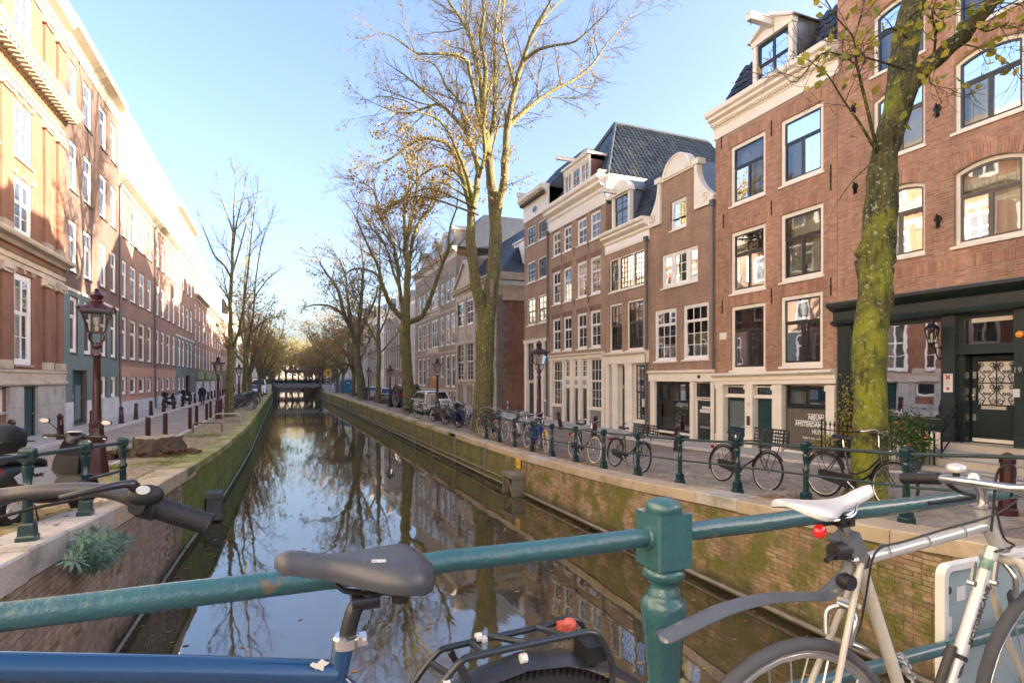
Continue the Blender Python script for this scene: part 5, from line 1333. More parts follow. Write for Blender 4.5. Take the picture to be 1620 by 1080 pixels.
wall(b3a,17.6,STUCCO,11,.15,14.0,True,b3a.holes,name='attic_wall')
cornice(b3,[(0,17.5),(.1,17.5),(.35,17.65),(.38,17.8),(0,17.85)],0,b3.W,STUCCO,'attic_cornice')
for x in(b3.S(244),.1):downpipe(b3,x,.1,13.2,.08,.055)
b4=brown_teal(YLu(278)+.02,YLu(307),[(281.5,286),(288,292),(295,299),(300.5,304.5)],'narrow tall brown building with teal base, beyond the white attic',doorc=(2,3))
door(b4,(b4.S(294),b4.S(301),-.05,2.6),TEALD,.4,frame=BLACKP)
wall(b4,16.8,M_L3,12,.22)
teal_base(b4,.9,6.1,0).build('painted_base',TEAL,b4.root);plinth(b4,.9,PLIN)
cornice(b4,[(0,6.1),(.04,6.1),(.06,6.22),(0,6.25)],0,b4.W,CREAM,'band')
cornice(b4,[(0,16.75),(.03,16.75),(.03,17.35),(.1,17.4),(.45,17.55),(.5,17.75),(.5,17.85),(0,17.9)],0,b4.W,SAND)
b5=House('L',YLu(307)+.02,YLu(350),'brick_building','brown building with white attic and green panels over its ground floor doors')
n5=9;pt=b5.W/n5
for(z0,z1)in((3.4,5.9),(6.5,8.3),(8.8,10.4)):
 for k in range(n5):window(b5,(k*pt+pt*.2,k*pt+pt*.62,z0,z1),sec=((.6,1,1,1),(.4,1,1,1)),glass=rng.choice([GLASS_P,GLASS_M]),sill=None,**WL_)
wall(b5,10.9,M_L3,12,.22)
GRN=paint('green_panel',(.20,.30,.17),.5)
for k in range(4):
 x=1.5+k*7
 if x+5<b5.W:MB().box(x,x+5.2,-.2,-.02,2.2,3.05).build('green_awning',GRN,b5.root);MB().box(x,x+5.2,-.025,.02,-.2,2.0).build('shutter',PLIN,b5.root)
cornice(b5,[(0,10.8),(.1,10.8),(.15,11.0),(.5,11.2),(.5,11.35),(0,11.4)],0,b5.W,SAND)
b5a=House('L',YLu(307)+.02,YLu(350),'tmp','x');bpy.data.objects.remove(b5a.root);b5a.root=b5.root
wall(b5a,16.0,STUCCO,11,.15,11.3,True,[],name='attic_wall')
for k in range(n5):MB().box(k*pt+pt*.3,k*pt+pt*.6,-.03,.0,12.6,14.4).build('attic_shutter',paint('pale_shutter',(.7,.66,.56),.6),b5.root)
yq=YLu(350)+.05
LAB=['red brick house beyond the green panelled building on the left','brown house behind the second left lamp','pale stone house on the left bank near the parked bikes','grey brick house left of the far bridge','white house at the left end of the far bridge']
for i,lab in enumerate(LAB):
 w_=rng.uniform(7,10);H=rng.uniform(11,14.5)
 row_house('L',yq,yq+w_,H,M_far[(4,0,2,1,3)[i]],4,[(.3,2.6),(3.6,6.0),(7.0,9.4)],lab,roof=['pitched','flat','gable','mansard','flat'][i],roofm=ORT if i==0 else None,det=False);yq+=w_+.02
kk=-1
while yq<260:
 kk+=1
 w_=rng.uniform(8,11);H=rng.uniform(10.5,14)
 row_house('L',yq,yq+w_,H,rng.choice(M_far),4,[(.3,2.6),(3.6,6.0),(7.0,9.4)],ORD_[kk]+' hazy canal house down the left bank counted from the far bridge',roof=rng.choice(['mansard','gable','pitched']),det=False).root['group']='distant houses on the left bank'
 yq+=w_+.02
PALE=paint('pale_cream_stone',(.68,.60,.47),.8,.06,.8,bs=.15,bscale=30,dirt=(.5,.43,.33),dirtamt=(.6,.85))
pl=row_house('L',yb-15.05,yb-48,16.8,PALE,14,[(2.7,5.9),(7.3,9.4),(10.2,12.2),(13.6,15.8)],'long pale cream stone building opposite the black shop front, left of the viewer',roof='flat',det=True)
# ================================================================ TREES
def barkmat(name,c1,c2,moss,mr=(.42,.62),lich=None,climb=0):
 m,nt,b=newmat(name);tc=coord(nt)
 mp=N(nt,'Mapping');mp.inputs['Scale'].default_value=(9,9,1.6);nt.links.new(tc,mp.inputs[0])
 f=noise(nt,mp.outputs[0],1.6,8,.7)
 c=mix(nt,ramp(nt,f,[(.35,0.0),(.65,1.0)]),c1,c2)
 f2=noise(nt,tc,1.3,9,.7)
 if climb:
  sz=N(nt,'SeparateXYZ');nt.links.new(tc,sz.inputs[0]);f2=math_(nt,'ADD',f2,math_(nt,'MULTIPLY',math_(nt,'SUBTRACT',2.6,sz.outputs[2]),climb))
 c=mix(nt,ramp(nt,f2,[(mr[0],0.0),(mr[1],.9)]),c,moss)
 c=mix(nt,ramp(nt,f,[(.30,1.0),(.46,0.0)]),c,mul(c1,.7))  # furrow shade painted into the bark colour, along the bump hollows
 if lich:
  f3=noise(nt,tc,15,4,.6)
  c=mix(nt,ramp(nt,f3,[(.60,0.0),(.64,.9)]),c,lich)
 nt.links.new(c,b.inputs['Base Color']);b.inputs['Roughness'].default_value=.9
 bump(nt,b,math_(nt,'ADD',f,math_(nt,'MULTIPLY',noise(nt,tc,30,5),.4)),1.0,.07)
 MATS[name]=m;return m
BARK1=barkmat('mossy_bark',(.022,.024,.010),(.13,.12,.04),(.27,.29,.018),(.43,.57),(.34,.39,.22),.028)
BARK2=barkmat('green_bark',(.055,.048,.025),(.18,.15,.07),(.16,.17,.025),(.44,.66),(.45,.42,.22))
BARK3=barkmat('dark_bark',(.07,.06,.04),(.19,.165,.10),(.14,.155,.03),(.5,.7))
TWIG=paint('twig_bark',(.085,.05,.034),.85,.25,3)
TWIGY=paint('limb_bark',(.12,.09,.03),.85,.3,2.5,bs=.4,bscale=18)
def leafmat(name,cols):
 m,nt,b=newmat(name)
 at=N(nt,'Attribute',attribute_name='tone');oi=N(nt,'ObjectInfo')
 fac=math_(nt,'FRACT',math_(nt,'ADD',at.outputs['Fac'],oi.outputs['Random']))
 k=len(cols)-1
 c=ramp(nt,fac,[(i/k,q)for i,q in enumerate(cols)])
 nt.links.new(c,b.inputs['Base Color']);b.inputs['Roughness'].default_value=.55
 tl=N(nt,'BsdfTranslucent');nt.links.new(c,tl.inputs[0])
 mx=N(nt,'MixShader');mx.inputs[0].default_value=.45
 nt.links.new(b.outputs[0],mx.inputs[1]);nt.links.new(tl.outputs[0],mx.inputs[2]);nt.links.new(mx.outputs[0],nt.nodes['Material Output'].inputs[0])
 MATS[name]=m;return m
LEAF_Y=leafmat('autumn_leaf',[(.29,.175,.02),(.34,.22,.03),(.20,.16,.022),(.35,.18,.035),(.16,.14,.022),(.31,.21,.03)])
LEAF_G=leafmat('lime_leaf',[(.26,.28,.025),(.48,.38,.04),(.16,.23,.025),(.55,.42,.06),(.22,.27,.03)])
LEAF_O=leafmat('olive_leaf',[(.30,.26,.06),(.38,.30,.08),(.22,.21,.05),(.46,.34,.10)])
def rdir(r,d,ang,az):
 d=d.normalized();x=d.orthogonal().normalized();y=d.cross(x)
 return(d*math.cos(ang)+(x*math.cos(az)+y*math.sin(az))*math.sin(ang)).normalized()
def leaf_at(m,r,p,s_,tone=None):
 a=Vector((r.gauss(0,1),r.gauss(0,1),r.gauss(-.5,1))).normalized();x=a.orthogonal().normalized()
 x=rdir(r,a,math.pi/2,r.uniform(0,6.28));n_=a.cross(x)
 w=s_*.38
 pts=[p,p+a*s_*.45+x*w+n_*w*.3,p+a*s_,p+a*s_*.45-x*w+n_*w*.3]
 m.add(pts,[(0,1,2),(0,2,3)],r.random()if tone is None else tone)
class Tree:
 def __init__(s,seed):s.r=random.Random(seed);s.big=MB();s.tw=MB();s.lf=MB()
 def path(s,p,d,L,n,wob,up):
  pts=[Vector(p)];d=Vector(d).normalized();r=s.r
  for i in range(n):
   d=(d+Vector((r.gauss(0,wob),r.gauss(0,wob),r.gauss(0,wob)+up))).normalized()
   pts.append(pts[-1]+d*(L/n))
  return pts
 def grow(s,pts,r0,r1,lev,maxlev,cfg):
  r=s.r;n=len(pts)
  mb=s.big if r0>cfg['thick']else s.tw
  ns=7 if r0>.08 else(5 if r0>.03 else 3)
  mb.tube(pts,[r0+(r1-r0)*i/(n-1)for i in range(n)],ns,cap=False)
  L=sum((pts[i+1]-pts[i]).length for i in range(n-1))
  if cfg.get('leaf')and lev>=maxlev-cfg.get('leaflev',0)and r.random()<cfg['leaf']*cfg.get('leaffn',lambda p:1)(pts[-1]):
   for k in range(r.randint(*cfg['nleaf'])):
    t=r.random()*(n-1);i=min(int(t),n-2)
    q=pts[i].lerp(pts[i+1],t-i)+Vector((r.gauss(0,.08),r.gauss(0,.08),r.gauss(-.06,.08)))
    leaf_at(s.lf,r,q,cfg['ls']*r.uniform(.7,1.3))
  if lev>=maxlev:return
  nc=cfg['nc'][min(lev,len(cfg['nc'])-1)]
  nc=max(1,int(nc*L/cfg['Lref'][min(lev,len(cfg['Lref'])-1)]+r.random()))
  for c in range(nc):
   t=(cfg.get('t0',.25)+(1-cfg.get('t0',.25))*(c+r.random()*.9)/nc)*(n-1);i=min(int(t),n-2)
   p=pts[i].lerp(pts[i+1],t-i);d=(pts[i+1]-pts[i]).normalized()
   rr=(r0+(r1-r0)*t/(n-1))
   L2=L*cfg['ratio']*r.uniform(.55,1.1)*(1.15-.55*t/(n-1))
   L2=max(.25,min(L2,cfg.get('Lmax',9)))
   nd=rdir(r,d,R(r.uniform(*cfg['ang'])),r.uniform(0,6.28))
   q0=max(.004,min(rr*.62,.011*L2+.003));
   seg=5 if L2>1 else 3
   s.grow(s.path(p,nd,L2,seg,cfg['wob'],cfg['up']),q0,max(.003,q0*.35),lev+1,maxlev,cfg)
 def build(s,name,label,loc,bark,twig,leafm,group='canal trees',trunkname='trunk'):
  root=thing(name,label,'tree',loc,0,group);L=Vector(loc)
  for m,nm,mt in((s.big,trunkname,bark),(s.tw,'branches',twig),(s.lf,'crown',leafm)):
   if m.v:
    m.v=[(v[0]-L.x,v[1]-L.y,v[2]-L.z)for v in m.v]
    o=m.build(nm,mt,root,smooth=60 if nm==trunkname else False)
    if nm=='crown' or nm=='branches':o['kind']='stuff'
  return root
def photo_limbs(X,Ydist,dep0):
 pass
def plane_pt(u,v,d):
 a,b_,c=ray(u,v);return Vector((a*d,b_*d,EYE+c*d))
def limb(T,pix,d0,radii,dd=None,sub=3):
 pts=[plane_pt(u,v,d0+(dd[i]if dd else 0))for i,(u,v)in enumerate(pix)]
 out=[];n=len(pts);rr=[]
 for i in range(n-1):
  p0,p1,p2,p3=pts[max(i-1,0)],pts[i],pts[i+1],pts[min(i+2,n-1)]
  for k in range(sub):
   t=k/sub
   q=.5*((2*p1)+(p2-p0)*t+(2*p0-5*p1+4*p2-p3)*t*t+(3*p1-p0-3*p2+p3)*t**3)
   out.append(q);rr.append(radii[i]+(radii[i+1]-radii[i])*t)
 out.append(pts[-1]);rr.append(radii[-1])
 if radii[0]>.12:
  for i in range(1,len(out)-1):out[i]=out[i]+Vector((T.r.gauss(0,.02),T.r.gauss(0,.02),0));rr[i]*=T.r.uniform(.94,1.07)
 b0=len(T.big.v);T.big.tube(out,rr,20 if radii[0]>.2 else(10 if radii[0]>.1 else 6),cap=False)
 if radii[0]>.2:
  from mathutils import noise as mn
  k=20
  for i in range(len(out)):
   for j in range(k):
    q=Vector(T.big.v[b0+i*k+j]);d_=(q-out[i]).normalized();f_=mn.noise(q*2.2)*.10+mn.noise(Vector((q.x*7,q.y*7,q.z*1.5)))*.07
    T.big.v[b0+i*k+j]=tuple(q+d_*rr[i]*f_)
 return out,rr
def clothe(T,L,cfg,maxlev=3,n=None,t0=.2,lenk=.55,tip=.12):
 out,rr=L;r=T.r;tot=sum((out[i+1]-out[i]).length for i in range(len(out)-1))
 n=n or int(tot*2.8)
 for c in range(n):
  t=(t0+(1-t0)*(c+r.random())/n)*(len(out)-1);i=min(int(t),len(out)-2)
  p=out[i].lerp(out[i+1],t-i);d=(out[i+1]-out[i]).normalized()
  LL=max(.5,min(cfg.get('Lmax',5),tot*lenk*r.uniform(.35,1)*(1.1-.6*t/len(out))))
  nd=rdir(r,d,R(r.uniform(25,60)),r.uniform(0,6.28))
  q0=max(.006,min(rr[i]*.6,.011*LL+.004))
  T.grow(T.path(p,nd,LL,6,cfg['wob'],cfg['up']),q0,q0*.3,1,maxlev,cfg)
 d=(out[-1]-out[-2]).normalized()
 for c in range(3):T.grow(T.path(out[-1],rdir(r,d,R(r.uniform(5,25)),r.uniform(0,6.28)),tot*tip+tip*1.6,6,cfg['wob'],cfg['up']),rr[-1],.004,1,maxlev,cfg)
D2=26.2
T2=Tree(2)
c2=dict(thick=.035,leaf=.30,leaflev=1,nleaf=(1,4),ls=.11,nc=[6,8,8],Lref=[4,2.2,1.2],ratio=.5,ang=(22,55),wob=.10,up=.02,Lmax=4.5,t0=.2,leaffn=lambda p:1.8 if p.z<13.5 else(.6 if p.z<16 else .12))
base=[(763,690),(764,660),(766,600),(768,540),(770,490)]
limb(T2,base,D2,[.62,.50,.43,.42,.42])
Ls=[limb(T2,[(766,505),(757,470),(748,410),(745,370),(747,330)],D2,[.28,.25,.22,.20,.18],[0,-.3,-.6,-.8,-.9]),limb(T2,[(770,495),(779,450),(783,400),(784,350),(781,305)],D2,[.36,.32,.30,.29,.28],[0,.1,.2,.2,.2])]
for pix,rad,dd in(([(746,335),(733,285),(718,240),(695,222),(660,222),(620,250),(585,262)],[.16,.13,.10,.08,.06,.04,.015],[-.9,-1.2,-1.6,-2,-2.3,-2.6,-3]),([(747,330),(757,285),(752,250),(735,205),(712,180),(690,165),(655,178),(620,175),(585,160)],[.16,.14,.12,.10,.08,.07,.05,.03,.012],[-.9,-.6,0,.5,1,1.5,2,2.4,2.8]),([(735,205),(726,160),(708,140),(690,105),(670,95)],[.08,.07,.05,.04,.015],[.5,0,-.6,-1,-1.5]),([(783,335),(778,290),(770,235),(764,160),(752,90),(737,45),(715,10),(690,-30)],[.27,.23,.19,.15,.11,.08,.06,.03],[.2,.4,.6,.9,1.2,1.5,1.7,2]),([(770,225),(757,180),(745,120),(735,92),(700,85),(660,85),(625,60),(598,50)],[.13,.11,.09,.07,.055,.04,.03,.012],[.6,.2,-.4,-.8,-1.2,-1.6,-2,-2.4]),([(764,160),(768,110),(760,60),(765,20),(758,-40)],[.13,.11,.09,.07,.04],[.9,.3,0,-.4,-1]),([(784,355),(790,325),(797,285),(800,240),(803,198)],[.16,.19,.185,.175,.16],[.2,0,-.3,-.5,-.6]),([(803,202),(812,150),(824,105),(840,60),(858,25),(885,-25)],[.14,.12,.10,.08,.06,.03],[-.6,-1,-1.3,-1.7,-2,-2.4]),([(803,202),(835,172),(868,147),(905,128),(935,105),(958,72),(985,40),(1005,15)],[.12,.10,.085,.07,.055,.04,.025,.01],[-.6,0,.5,1,1.4,1.8,2.2,2.6]),([(815,145),(808,110),(797,70),(795,30),(802,-30)],[.09,.08,.065,.05,.03],[-1,-.5,0,.4,.9]),([(826,100),(850,80),(878,72),(910,66),(940,40),(960,20)],[.08,.065,.05,.04,.025,.012],[-1.3,-1.8,-2.3,-2.7,-3,-3.4]),([(843,55),(868,20),(900,-10),(930,-40)],[.06,.05,.035,.02],[-1.7,-1.2,-.8,-.4]),([(772,240),(782,180),(784,120),(783,60),(790,5),(800,-50)],[.14,.12,.10,.08,.055,.03],[.5,1.2,1.8,2.3,2.7,3]),([(747,330),(742,290),(722,235),(695,190),(650,175)],[.12,.10,.07,.05,.02],[-.9,-1.6,-2.2,-2.9,-3.5]),([(757,285),(768,240),(765,200),(772,150)],[.10,.08,.06,.04],[-.6,-1.4,-2,-2.6]),([(733,285),(705,262),(670,275),(640,310),(615,330)],[.07,.055,.04,.025,.01],[-1.2,-1.6,-1.9,-2.1,-2.3])):
 Ls.append(limb(T2,pix,D2,rad,dd))
for L in Ls[2:]:clothe(T2,L,c2,3,lenk=.42)
for k in range(5):
 L=limb(T2,[(745+k*3,300+k*10),(715-k*12,262+k*12),(690-k*18,300+k*6)],D2,[.05,.035,.012],[-1,-1.5-k*.3,-2-k*.4])
 clothe(T2,L,dict(c2,leaf=.5,nleaf=(2,5)),3,n=4)
b2_=plane_pt(763,675,D2);b2_.z=0
t2=T2.build('elm_tree','great mossy double stemmed elm with spreading half bare crown beside the railing',b2_,BARK2,TWIGY,LEAF_Y)
MB().prism([(.08*math.cos(a)*1.0,.42*math.sin(a))for a in np.linspace(0,6.28,11)[:-1]],-.03,.0).build('branch_scar',paint('bare_scar_wood',(.22,.17,.13),.8,.2,8,bs=.5,bscale=20),t2,tuple(plane_pt(778,455,D2-.36)-b2_))
T1=Tree(11)
def d1(u):return 9.6
limb(T1,[(1372,800),(1373,770),(1375,700),(1377,600),(1379,500),(1384,430),(1386,400),(1393,330),(1398,260),(1408,215)],9.6,[.42,.30,.265,.26,.25,.265,.285,.245,.21,.205])
La=[limb(T1,[(1405,225),(1424,150),(1430,95),(1436,40),(1446,-20),(1450,-90)],9.6,[.2,.2,.22,.21,.18,.15],[0,.1,.2,.3,.4,.5]),limb(T1,[(1412,210),(1440,140),(1470,105),(1505,72),(1545,30),(1580,-10),(1610,-50)],9.6,[.14,.13,.125,.12,.11,.10,.08],[0,-.2,-.4,-.6,-.8,-1,-1.2])]
c1_=dict(thick=.03,leaf=.0,nc=[3,3,3],Lref=[1.2,.7,.4],ratio=.55,ang=(25,60),wob=.12,up=0,Lmax=1.4,t0=.2,ls=.1,nleaf=(1,2))
tws=[]
for pix,rad,dd in(([(1388,240),(1374,180),(1355,100),(1350,60),(1325,30),(1300,-10)],[.034,.026,.02,.016,.012,.008],[-.05,-.5,-.8,-1,-1.2,-1.4]),([(1388,242),(1358,192),(1335,160),(1310,120),(1285,100)],[.03,.022,.016,.012,.006],[-.05,-.4,-.5,-.7,-.9]),([(1352,60),(1362,25),(1371,-10)],[.014,.011,.007],[-1,-1,-1]),([(1356,105),(1335,90),(1300,85),(1260,130),(1240,118)],[.015,.013,.011,.008,.004],[-.8,-1,-1.3,-1.5,-1.7]),([(1430,110),(1400,100),(1370,92),(1335,85)],[.02,.016,.011,.006],[-.2,-.5,-.9,-1.2]),([(1434,60),(1410,45),(1385,60),(1365,85)],[.02,.015,.011,.006],[-.2,-.6,-.9,-1.2]),([(1475,100),(1480,60),(1475,20),(1485,-10)],[.02,.016,.012,.008],[-.4,-.7,-1,-1.2]),([(1500,76),(1480,95),(1470,130),(1500,140)],[.016,.012,.008,.004],[-.6,-.8,-.9,-1]),([(1540,35),(1560,50),(1590,40),(1625,52)],[.018,.014,.01,.006],[-.8,-1,-1.2,-1.5]),([(1510,68),(1545,75),(1580,88),(1600,105)],[.016,.012,.008,.004],[-.6,-1,-1.3,-1.5]),([(1520,55),(1555,15),(1590,5),(1625,10)],[.018,.013,.01,.006],[-.7,-1,-1.3,-1.6]),([(1437,30),(1465,10),(1490,30),(1525,15)],[.02,.015,.011,.006],[-.3,-.8,-1.1,-1.3]),([(1388,250),(1350,285),(1325,320),(1312,345)],[.010,.008,.006,.003],[-.1,-.35,-.5,-.5]),([(1398,360),(1408,395),(1402,460)],[.006,.004,.003],[-.35,-.45,-.4])):
 L=limb(T1,pix,9.6,rad,dd);tws.append(L)
 if rad[0]>.012:clothe(T1,L,c1_,3,n=4,t0=.25,lenk=.35)
T1.big,hold=MB(),T1.big
b1_=plane_pt(1373,788,9.6);b1_.z=gr(b1_.y)
T1.big=hold
t1=T1.build('elm_tree','near tree with bright green mossy trunk forking in front of the red brick house',b1_,BARK1,TWIG,LEAF_G)
lp=[]
for i in range(6):
 m=MB();r=T1.r
 n=7;pts=[(0,0,0)]
 for k in range(1,n):pts.append((math.sin(math.pi*k/n)**.8*.36,k/n,.06*math.sin(k*1.7+i)))
 pts.append((0,1,-.08));left=[(-x,y,z)for(x,y,z)in pts[1:-1]][::-1]
 allp=pts+left;m.add(allp+[(0,.5,-.07)],[(j,(j+1)%len(allp),len(allp))for j in range(len(allp))],0.0)
 lp.append(m.mesh('leaf',LEAF_G,smooth=60))
r=random.Random(5);spots=[]
for(out,rr)in tws[:12]:
 for k in range(17):
  t=r.uniform(.25,1)*(len(out)-1);i=min(int(t),len(out)-2)
  spots.append(out[i].lerp(out[i+1],t-i)+Vector((r.gauss(0,.12),r.gauss(0,.12),r.gauss(-.05,.11))))
for q in(T1.tw.v[::3][:]):pass
for(u,v,n)in((1450,40,16),(1420,75,14),(1500,30,12),(1330,55,10),(1445,175,6),(1540,145,8),(1300,140,8),(1560,70,8)):
 for k in range(n):spots.append(plane_pt(u+r.gauss(0,18),v+r.gauss(0,16),9.6-r.uniform(.2,1.2)))
for p in r.sample(spots,215):
 o=obj('leaf',r.choice(lp),t1,p-b1_,rot=(R(r.uniform(60,200)),R(r.uniform(-50,50)),r.uniform(0,6.28)))
 s_=r.uniform(.085,.16);o.scale=(s_,s_,s_)
D3=41
T3=Tree(5)
c3=dict(thick=.04,leaf=.08,leaflev=1,nleaf=(1,3),ls=.13,nc=[6,7,7],Lref=[4,2.2,1.2],ratio=.5,ang=(22,55),wob=.1,up=.02,Lmax=4.5,t0=.2,leaffn=lambda p:1.3 if p.z<12 else .45)
limb(T3,[(649,660),(647,620),(643,570),(641,530),(641,500)],D3,[.55,.42,.38,.38,.36])
Ls=[]
for pix,rad,dd in(([(641,505),(643,470),(645,420),(642,385),(655,330),(660,280),(662,230)],[.30,.26,.22,.18,.14,.10,.05],[0,0,.2,.4,.8,1.2,1.6]),([(642,390),(640,340),(648,290),(640,250)],[.16,.12,.09,.05],[.4,0,-.5,-1]),([(645,420),(660,360),(685,320),(700,290),(725,260)],[.16,.12,.09,.06,.02],[.2,1,1.5,2,2.4]),([(645,510),(668,500),(682,470),(695,430),(710,395)],[.20,.17,.15,.13,.10],[0,-.6,-1,-1.4,-1.8]),([(638,505),(620,485),(605,450),(598,420),(585,395),(570,360),(555,330)],[.2,.17,.14,.11,.08,.06,.02],[0,-.5,-1,-1.4,-1.8,-2.2,-2.6]),([(603,445),(590,430),(560,425),(540,440),(525,450)],[.10,.08,.06,.04,.015],[-1,-1.6,-2,-2.6,-3]),([(639,500),(632,460),(628,420),(620,380),(600,340),(590,300),(560,285)],[.18,.15,.13,.10,.08,.05,.02],[0,.6,1.1,1.6,2.1,2.6,3]),([(632,455),(622,430),(610,390),(580,350),(565,320)],[.11,.09,.07,.05,.02],[.6,1.4,2,2.6,3.2]),([(710,395),(712,360),(722,330),(725,300)],[.09,.07,.05,.02],[-1.8,-2,-2.4,-2.8])):
 Ls.append(limb(T3,pix,D3,rad,dd))
for L in Ls:clothe(T3,L,c3,3,lenk=.45)
L=limb(T3,[(700,420),(695,400),(690,385)],D3,[.06,.04,.02],[-1.6,-2,-2.3]);clothe(T3,L,dict(c3,leaf=.4,nleaf=(2,5)),3,n=7)
b3_=plane_pt(649,650,D3);b3_.z=0
T3.build('elm_tree','bare elm with many rising limbs behind the white parked car',b3_,BARK2,TWIG,leafmat('golden_leaf',[(.40,.28,.03),(.46,.34,.05),(.30,.27,.035),(.48,.30,.05)]))
D4=64
T4=Tree(8);c4_=dict(c3,ls=.2,leaf=.45,leaffn=lambda p:1.3 if p.z<14 else .5,nc=[4,4,4])
limb(T4,[(574,632),(570,600),(565,570),(563,545)],D4,[.55,.45,.42,.4])
Ls=[]
for pix,rad,dd in(([(563,548),(556,520),(545,500),(535,460),(515,430),(500,405)],[.3,.26,.22,.16,.1,.03],[0,-1,-2,-3,-3.5,-4]),([(564,548),(568,510),(572,470),(575,420),(570,380)],[.3,.25,.2,.14,.05],[0,.5,1,1.5,2]),([(567,530),(578,510),(590,480),(600,450)],[.2,.15,.1,.03],[0,1,2,3]),([(560,580),(545,575),(520,578),(495,582),(480,576)],[.16,.13,.10,.07,.02],[0,-1,-1.5,-2,-2.5]),([(545,500),(525,485),(500,482),(485,485)],[.16,.12,.08,.03],[-2,-2.5,-3,-3.5]),([(556,520),(550,470),(545,430),(530,400)],[.18,.13,.09,.03],[-1,0,1,2])):
 Ls.append(limb(T4,pix,D4,rad,dd))
for L in Ls:clothe(T4,L,c4_,3,lenk=.5)
b4_=plane_pt(574,632,D4);b4_.z=0
T4.build('elm_tree','dark leaning tree next to the blue portable toilets',b4_,BARK3,TWIG,LEAF_Y)
T5=Tree(9);D5=53
limb(T5,[(599,634),(598,600),(600,560),(598,530)],D5,[.30,.22,.2,.19])
Ls=[]
for pix,rad,dd in(([(598,530),(600,480),(602,440),(600,400)],[.16,.12,.08,.03],[0,0,.5,1]),([(598,545),(585,520),(575,495)],[.1,.07,.03],[0,-.5,-1]),([(600,560),(618,540),(635,520)],[.08,.06,.02],[0,.6,1.2]),([(599,530),(612,500),(620,470)],[.1,.07,.02],[0,-.6,-1.2])):
 Ls.append(limb(T5,pix,D5,rad,dd))
for L in Ls:clothe(T5,L,dict(c4_,leaf=.5),3,n=8,lenk=.5)
b5_=plane_pt(599,634,D5);b5_.z=0
T5.build('street_tree','slim green barked tree behind the silver hatchback',b5_,BARK2,TWIG,LEAF_G)
T6=Tree(21);D6=33
c6=dict(thick=.03,leaf=.16,leaflev=1,nleaf=(1,4),ls=.13,nc=[5,5,4],Lref=[3.5,2,1.1],ratio=.5,ang=(18,42),wob=.06,up=.05,Lmax=4,t0=.15,leaffn=lambda p:2.6 if p.z<6 else(1.2 if p.z<9 else .05))
limb(T6,[(363,664),(363,640),(364,590),(366,545)],D6,[.30,.24,.21,.19])
Ls=[]
for pix,rad,dd in(([(366,548),(364,500),(366,440),(368,380),(371,330),(372,275)],[.15,.11,.09,.065,.04,.015],[0,0,.2,.3,.4,.5]),([(367,548),(376,530),(386,480),(393,420),(400,350),(408,300)],[.10,.08,.06,.045,.03,.012],[0,-.4,-.8,-1.2,-1.5,-1.8]),([(366,440),(355,420),(340,405),(325,370),(315,345)],[.07,.055,.045,.03,.012],[.2,-.5,-1,-1.5,-2]),([(368,430),(380,390),(392,345),(396,330)],[.06,.05,.03,.012],[.2,1,1.6,2]),([(365,480),(350,455),(335,450),(318,452)],[.05,.04,.03,.01],[.1,.8,1.2,1.6]),([(369,370),(360,340),(348,310),(345,285)],[.05,.04,.025,.01],[.3,.8,1.2,1.5]),([(368,400),(375,350),(385,310),(388,285)],[.05,.04,.025,.01],[.3,-.4,-.9,-1.2]),([(366,560),(355,545),(345,520)],[.05,.035,.015],[0,-.8,-1.4])):
 Ls.append(limb(T6,pix,D6,rad,dd))
for L in Ls:clothe(T6,L,dict(c6,nc=[5,6,5]),3,n=9,lenk=.36,tip=.08)
b6_=plane_pt(363,663,D6);b6_.z=gl(b6_.y)
T6.build('plane_tree','slender bare tree with mossy trunk beside the second lamp on the left bank',b6_,BARK2,TWIG,LEAF_O)
T7=Tree(23);D7=46
limb(T7,[(386,648),(387,620),(388,580),(390,545)],D7,[.26,.2,.18,.17])
Ls=[]
for pix,rad,dd in(([(390,548),(385,500),(388,440),(392,390),(398,340)],[.12,.09,.065,.04,.015],[0,0,.5,1,1.4]),([(390,550),(400,500),(405,440),(415,380),(430,345)],[.11,.08,.055,.035,.015],[0,-1,-1.6,-2.2,-2.8]),([(388,570),(378,550),(370,530)],[.06,.04,.02],[0,.7,1.4]),([(402,470),(425,440),(445,425)],[.06,.04,.015],[-1.3,-2,-2.6]),([(395,530),(420,505),(445,500)],[.06,.045,.015],[-.4,-1.4,-2.2])):
 Ls.append(limb(T7,pix,D7,rad,dd))
for L in Ls:clothe(T7,L,dict(c6,ls=.16),3,n=9,lenk=.4,tip=.1)
b7_=plane_pt(386,646,D7);b7_.z=0
T7.build('plane_tree','second slender tree on the left bank, by the parked bicycles',b7_,BARK2,TWIG,LEAF_O)
def gen_tree(seed,H,spread,leaf,lm,bark,ls=.3):
 T=Tree(seed);r=T.r
 cfg=dict(thick=.05,leaf=leaf*.36,leaflev=1,nleaf=(1,5),ls=ls*.8,nc=[4,4],Lref=[4,2.2],ratio=.5,ang=(22,55),wob=.11,up=.03,Lmax=4,t0=.2)
 fork=H*.27
 trunk=[Vector((r.gauss(0,.08),r.gauss(0,.08),z))for z in np.linspace(0,fork,6)];trunk[0]=Vector((0,0,-.05))
 T.big.tube(trunk,[.36,.28,.26,.25,.24,.24],8,cap=False)
 for k in range(7):
  az=k*2.4+r.uniform(-.4,.4);d=Vector((math.cos(az)*spread,math.sin(az)*spread,1.0))
  if k==0:d=Vector((.05,.05,1))
  pts=T.path(trunk[-1]-Vector((0,0,r.uniform(0,.8))),d,H*r.uniform(.5,.74),8,.09,.04)
  T.grow(pts,.16,.025,0,3,dict(cfg,nc=[10,6,5],Lref=[8,2.5,1.4]))
 return T
protoT=[]
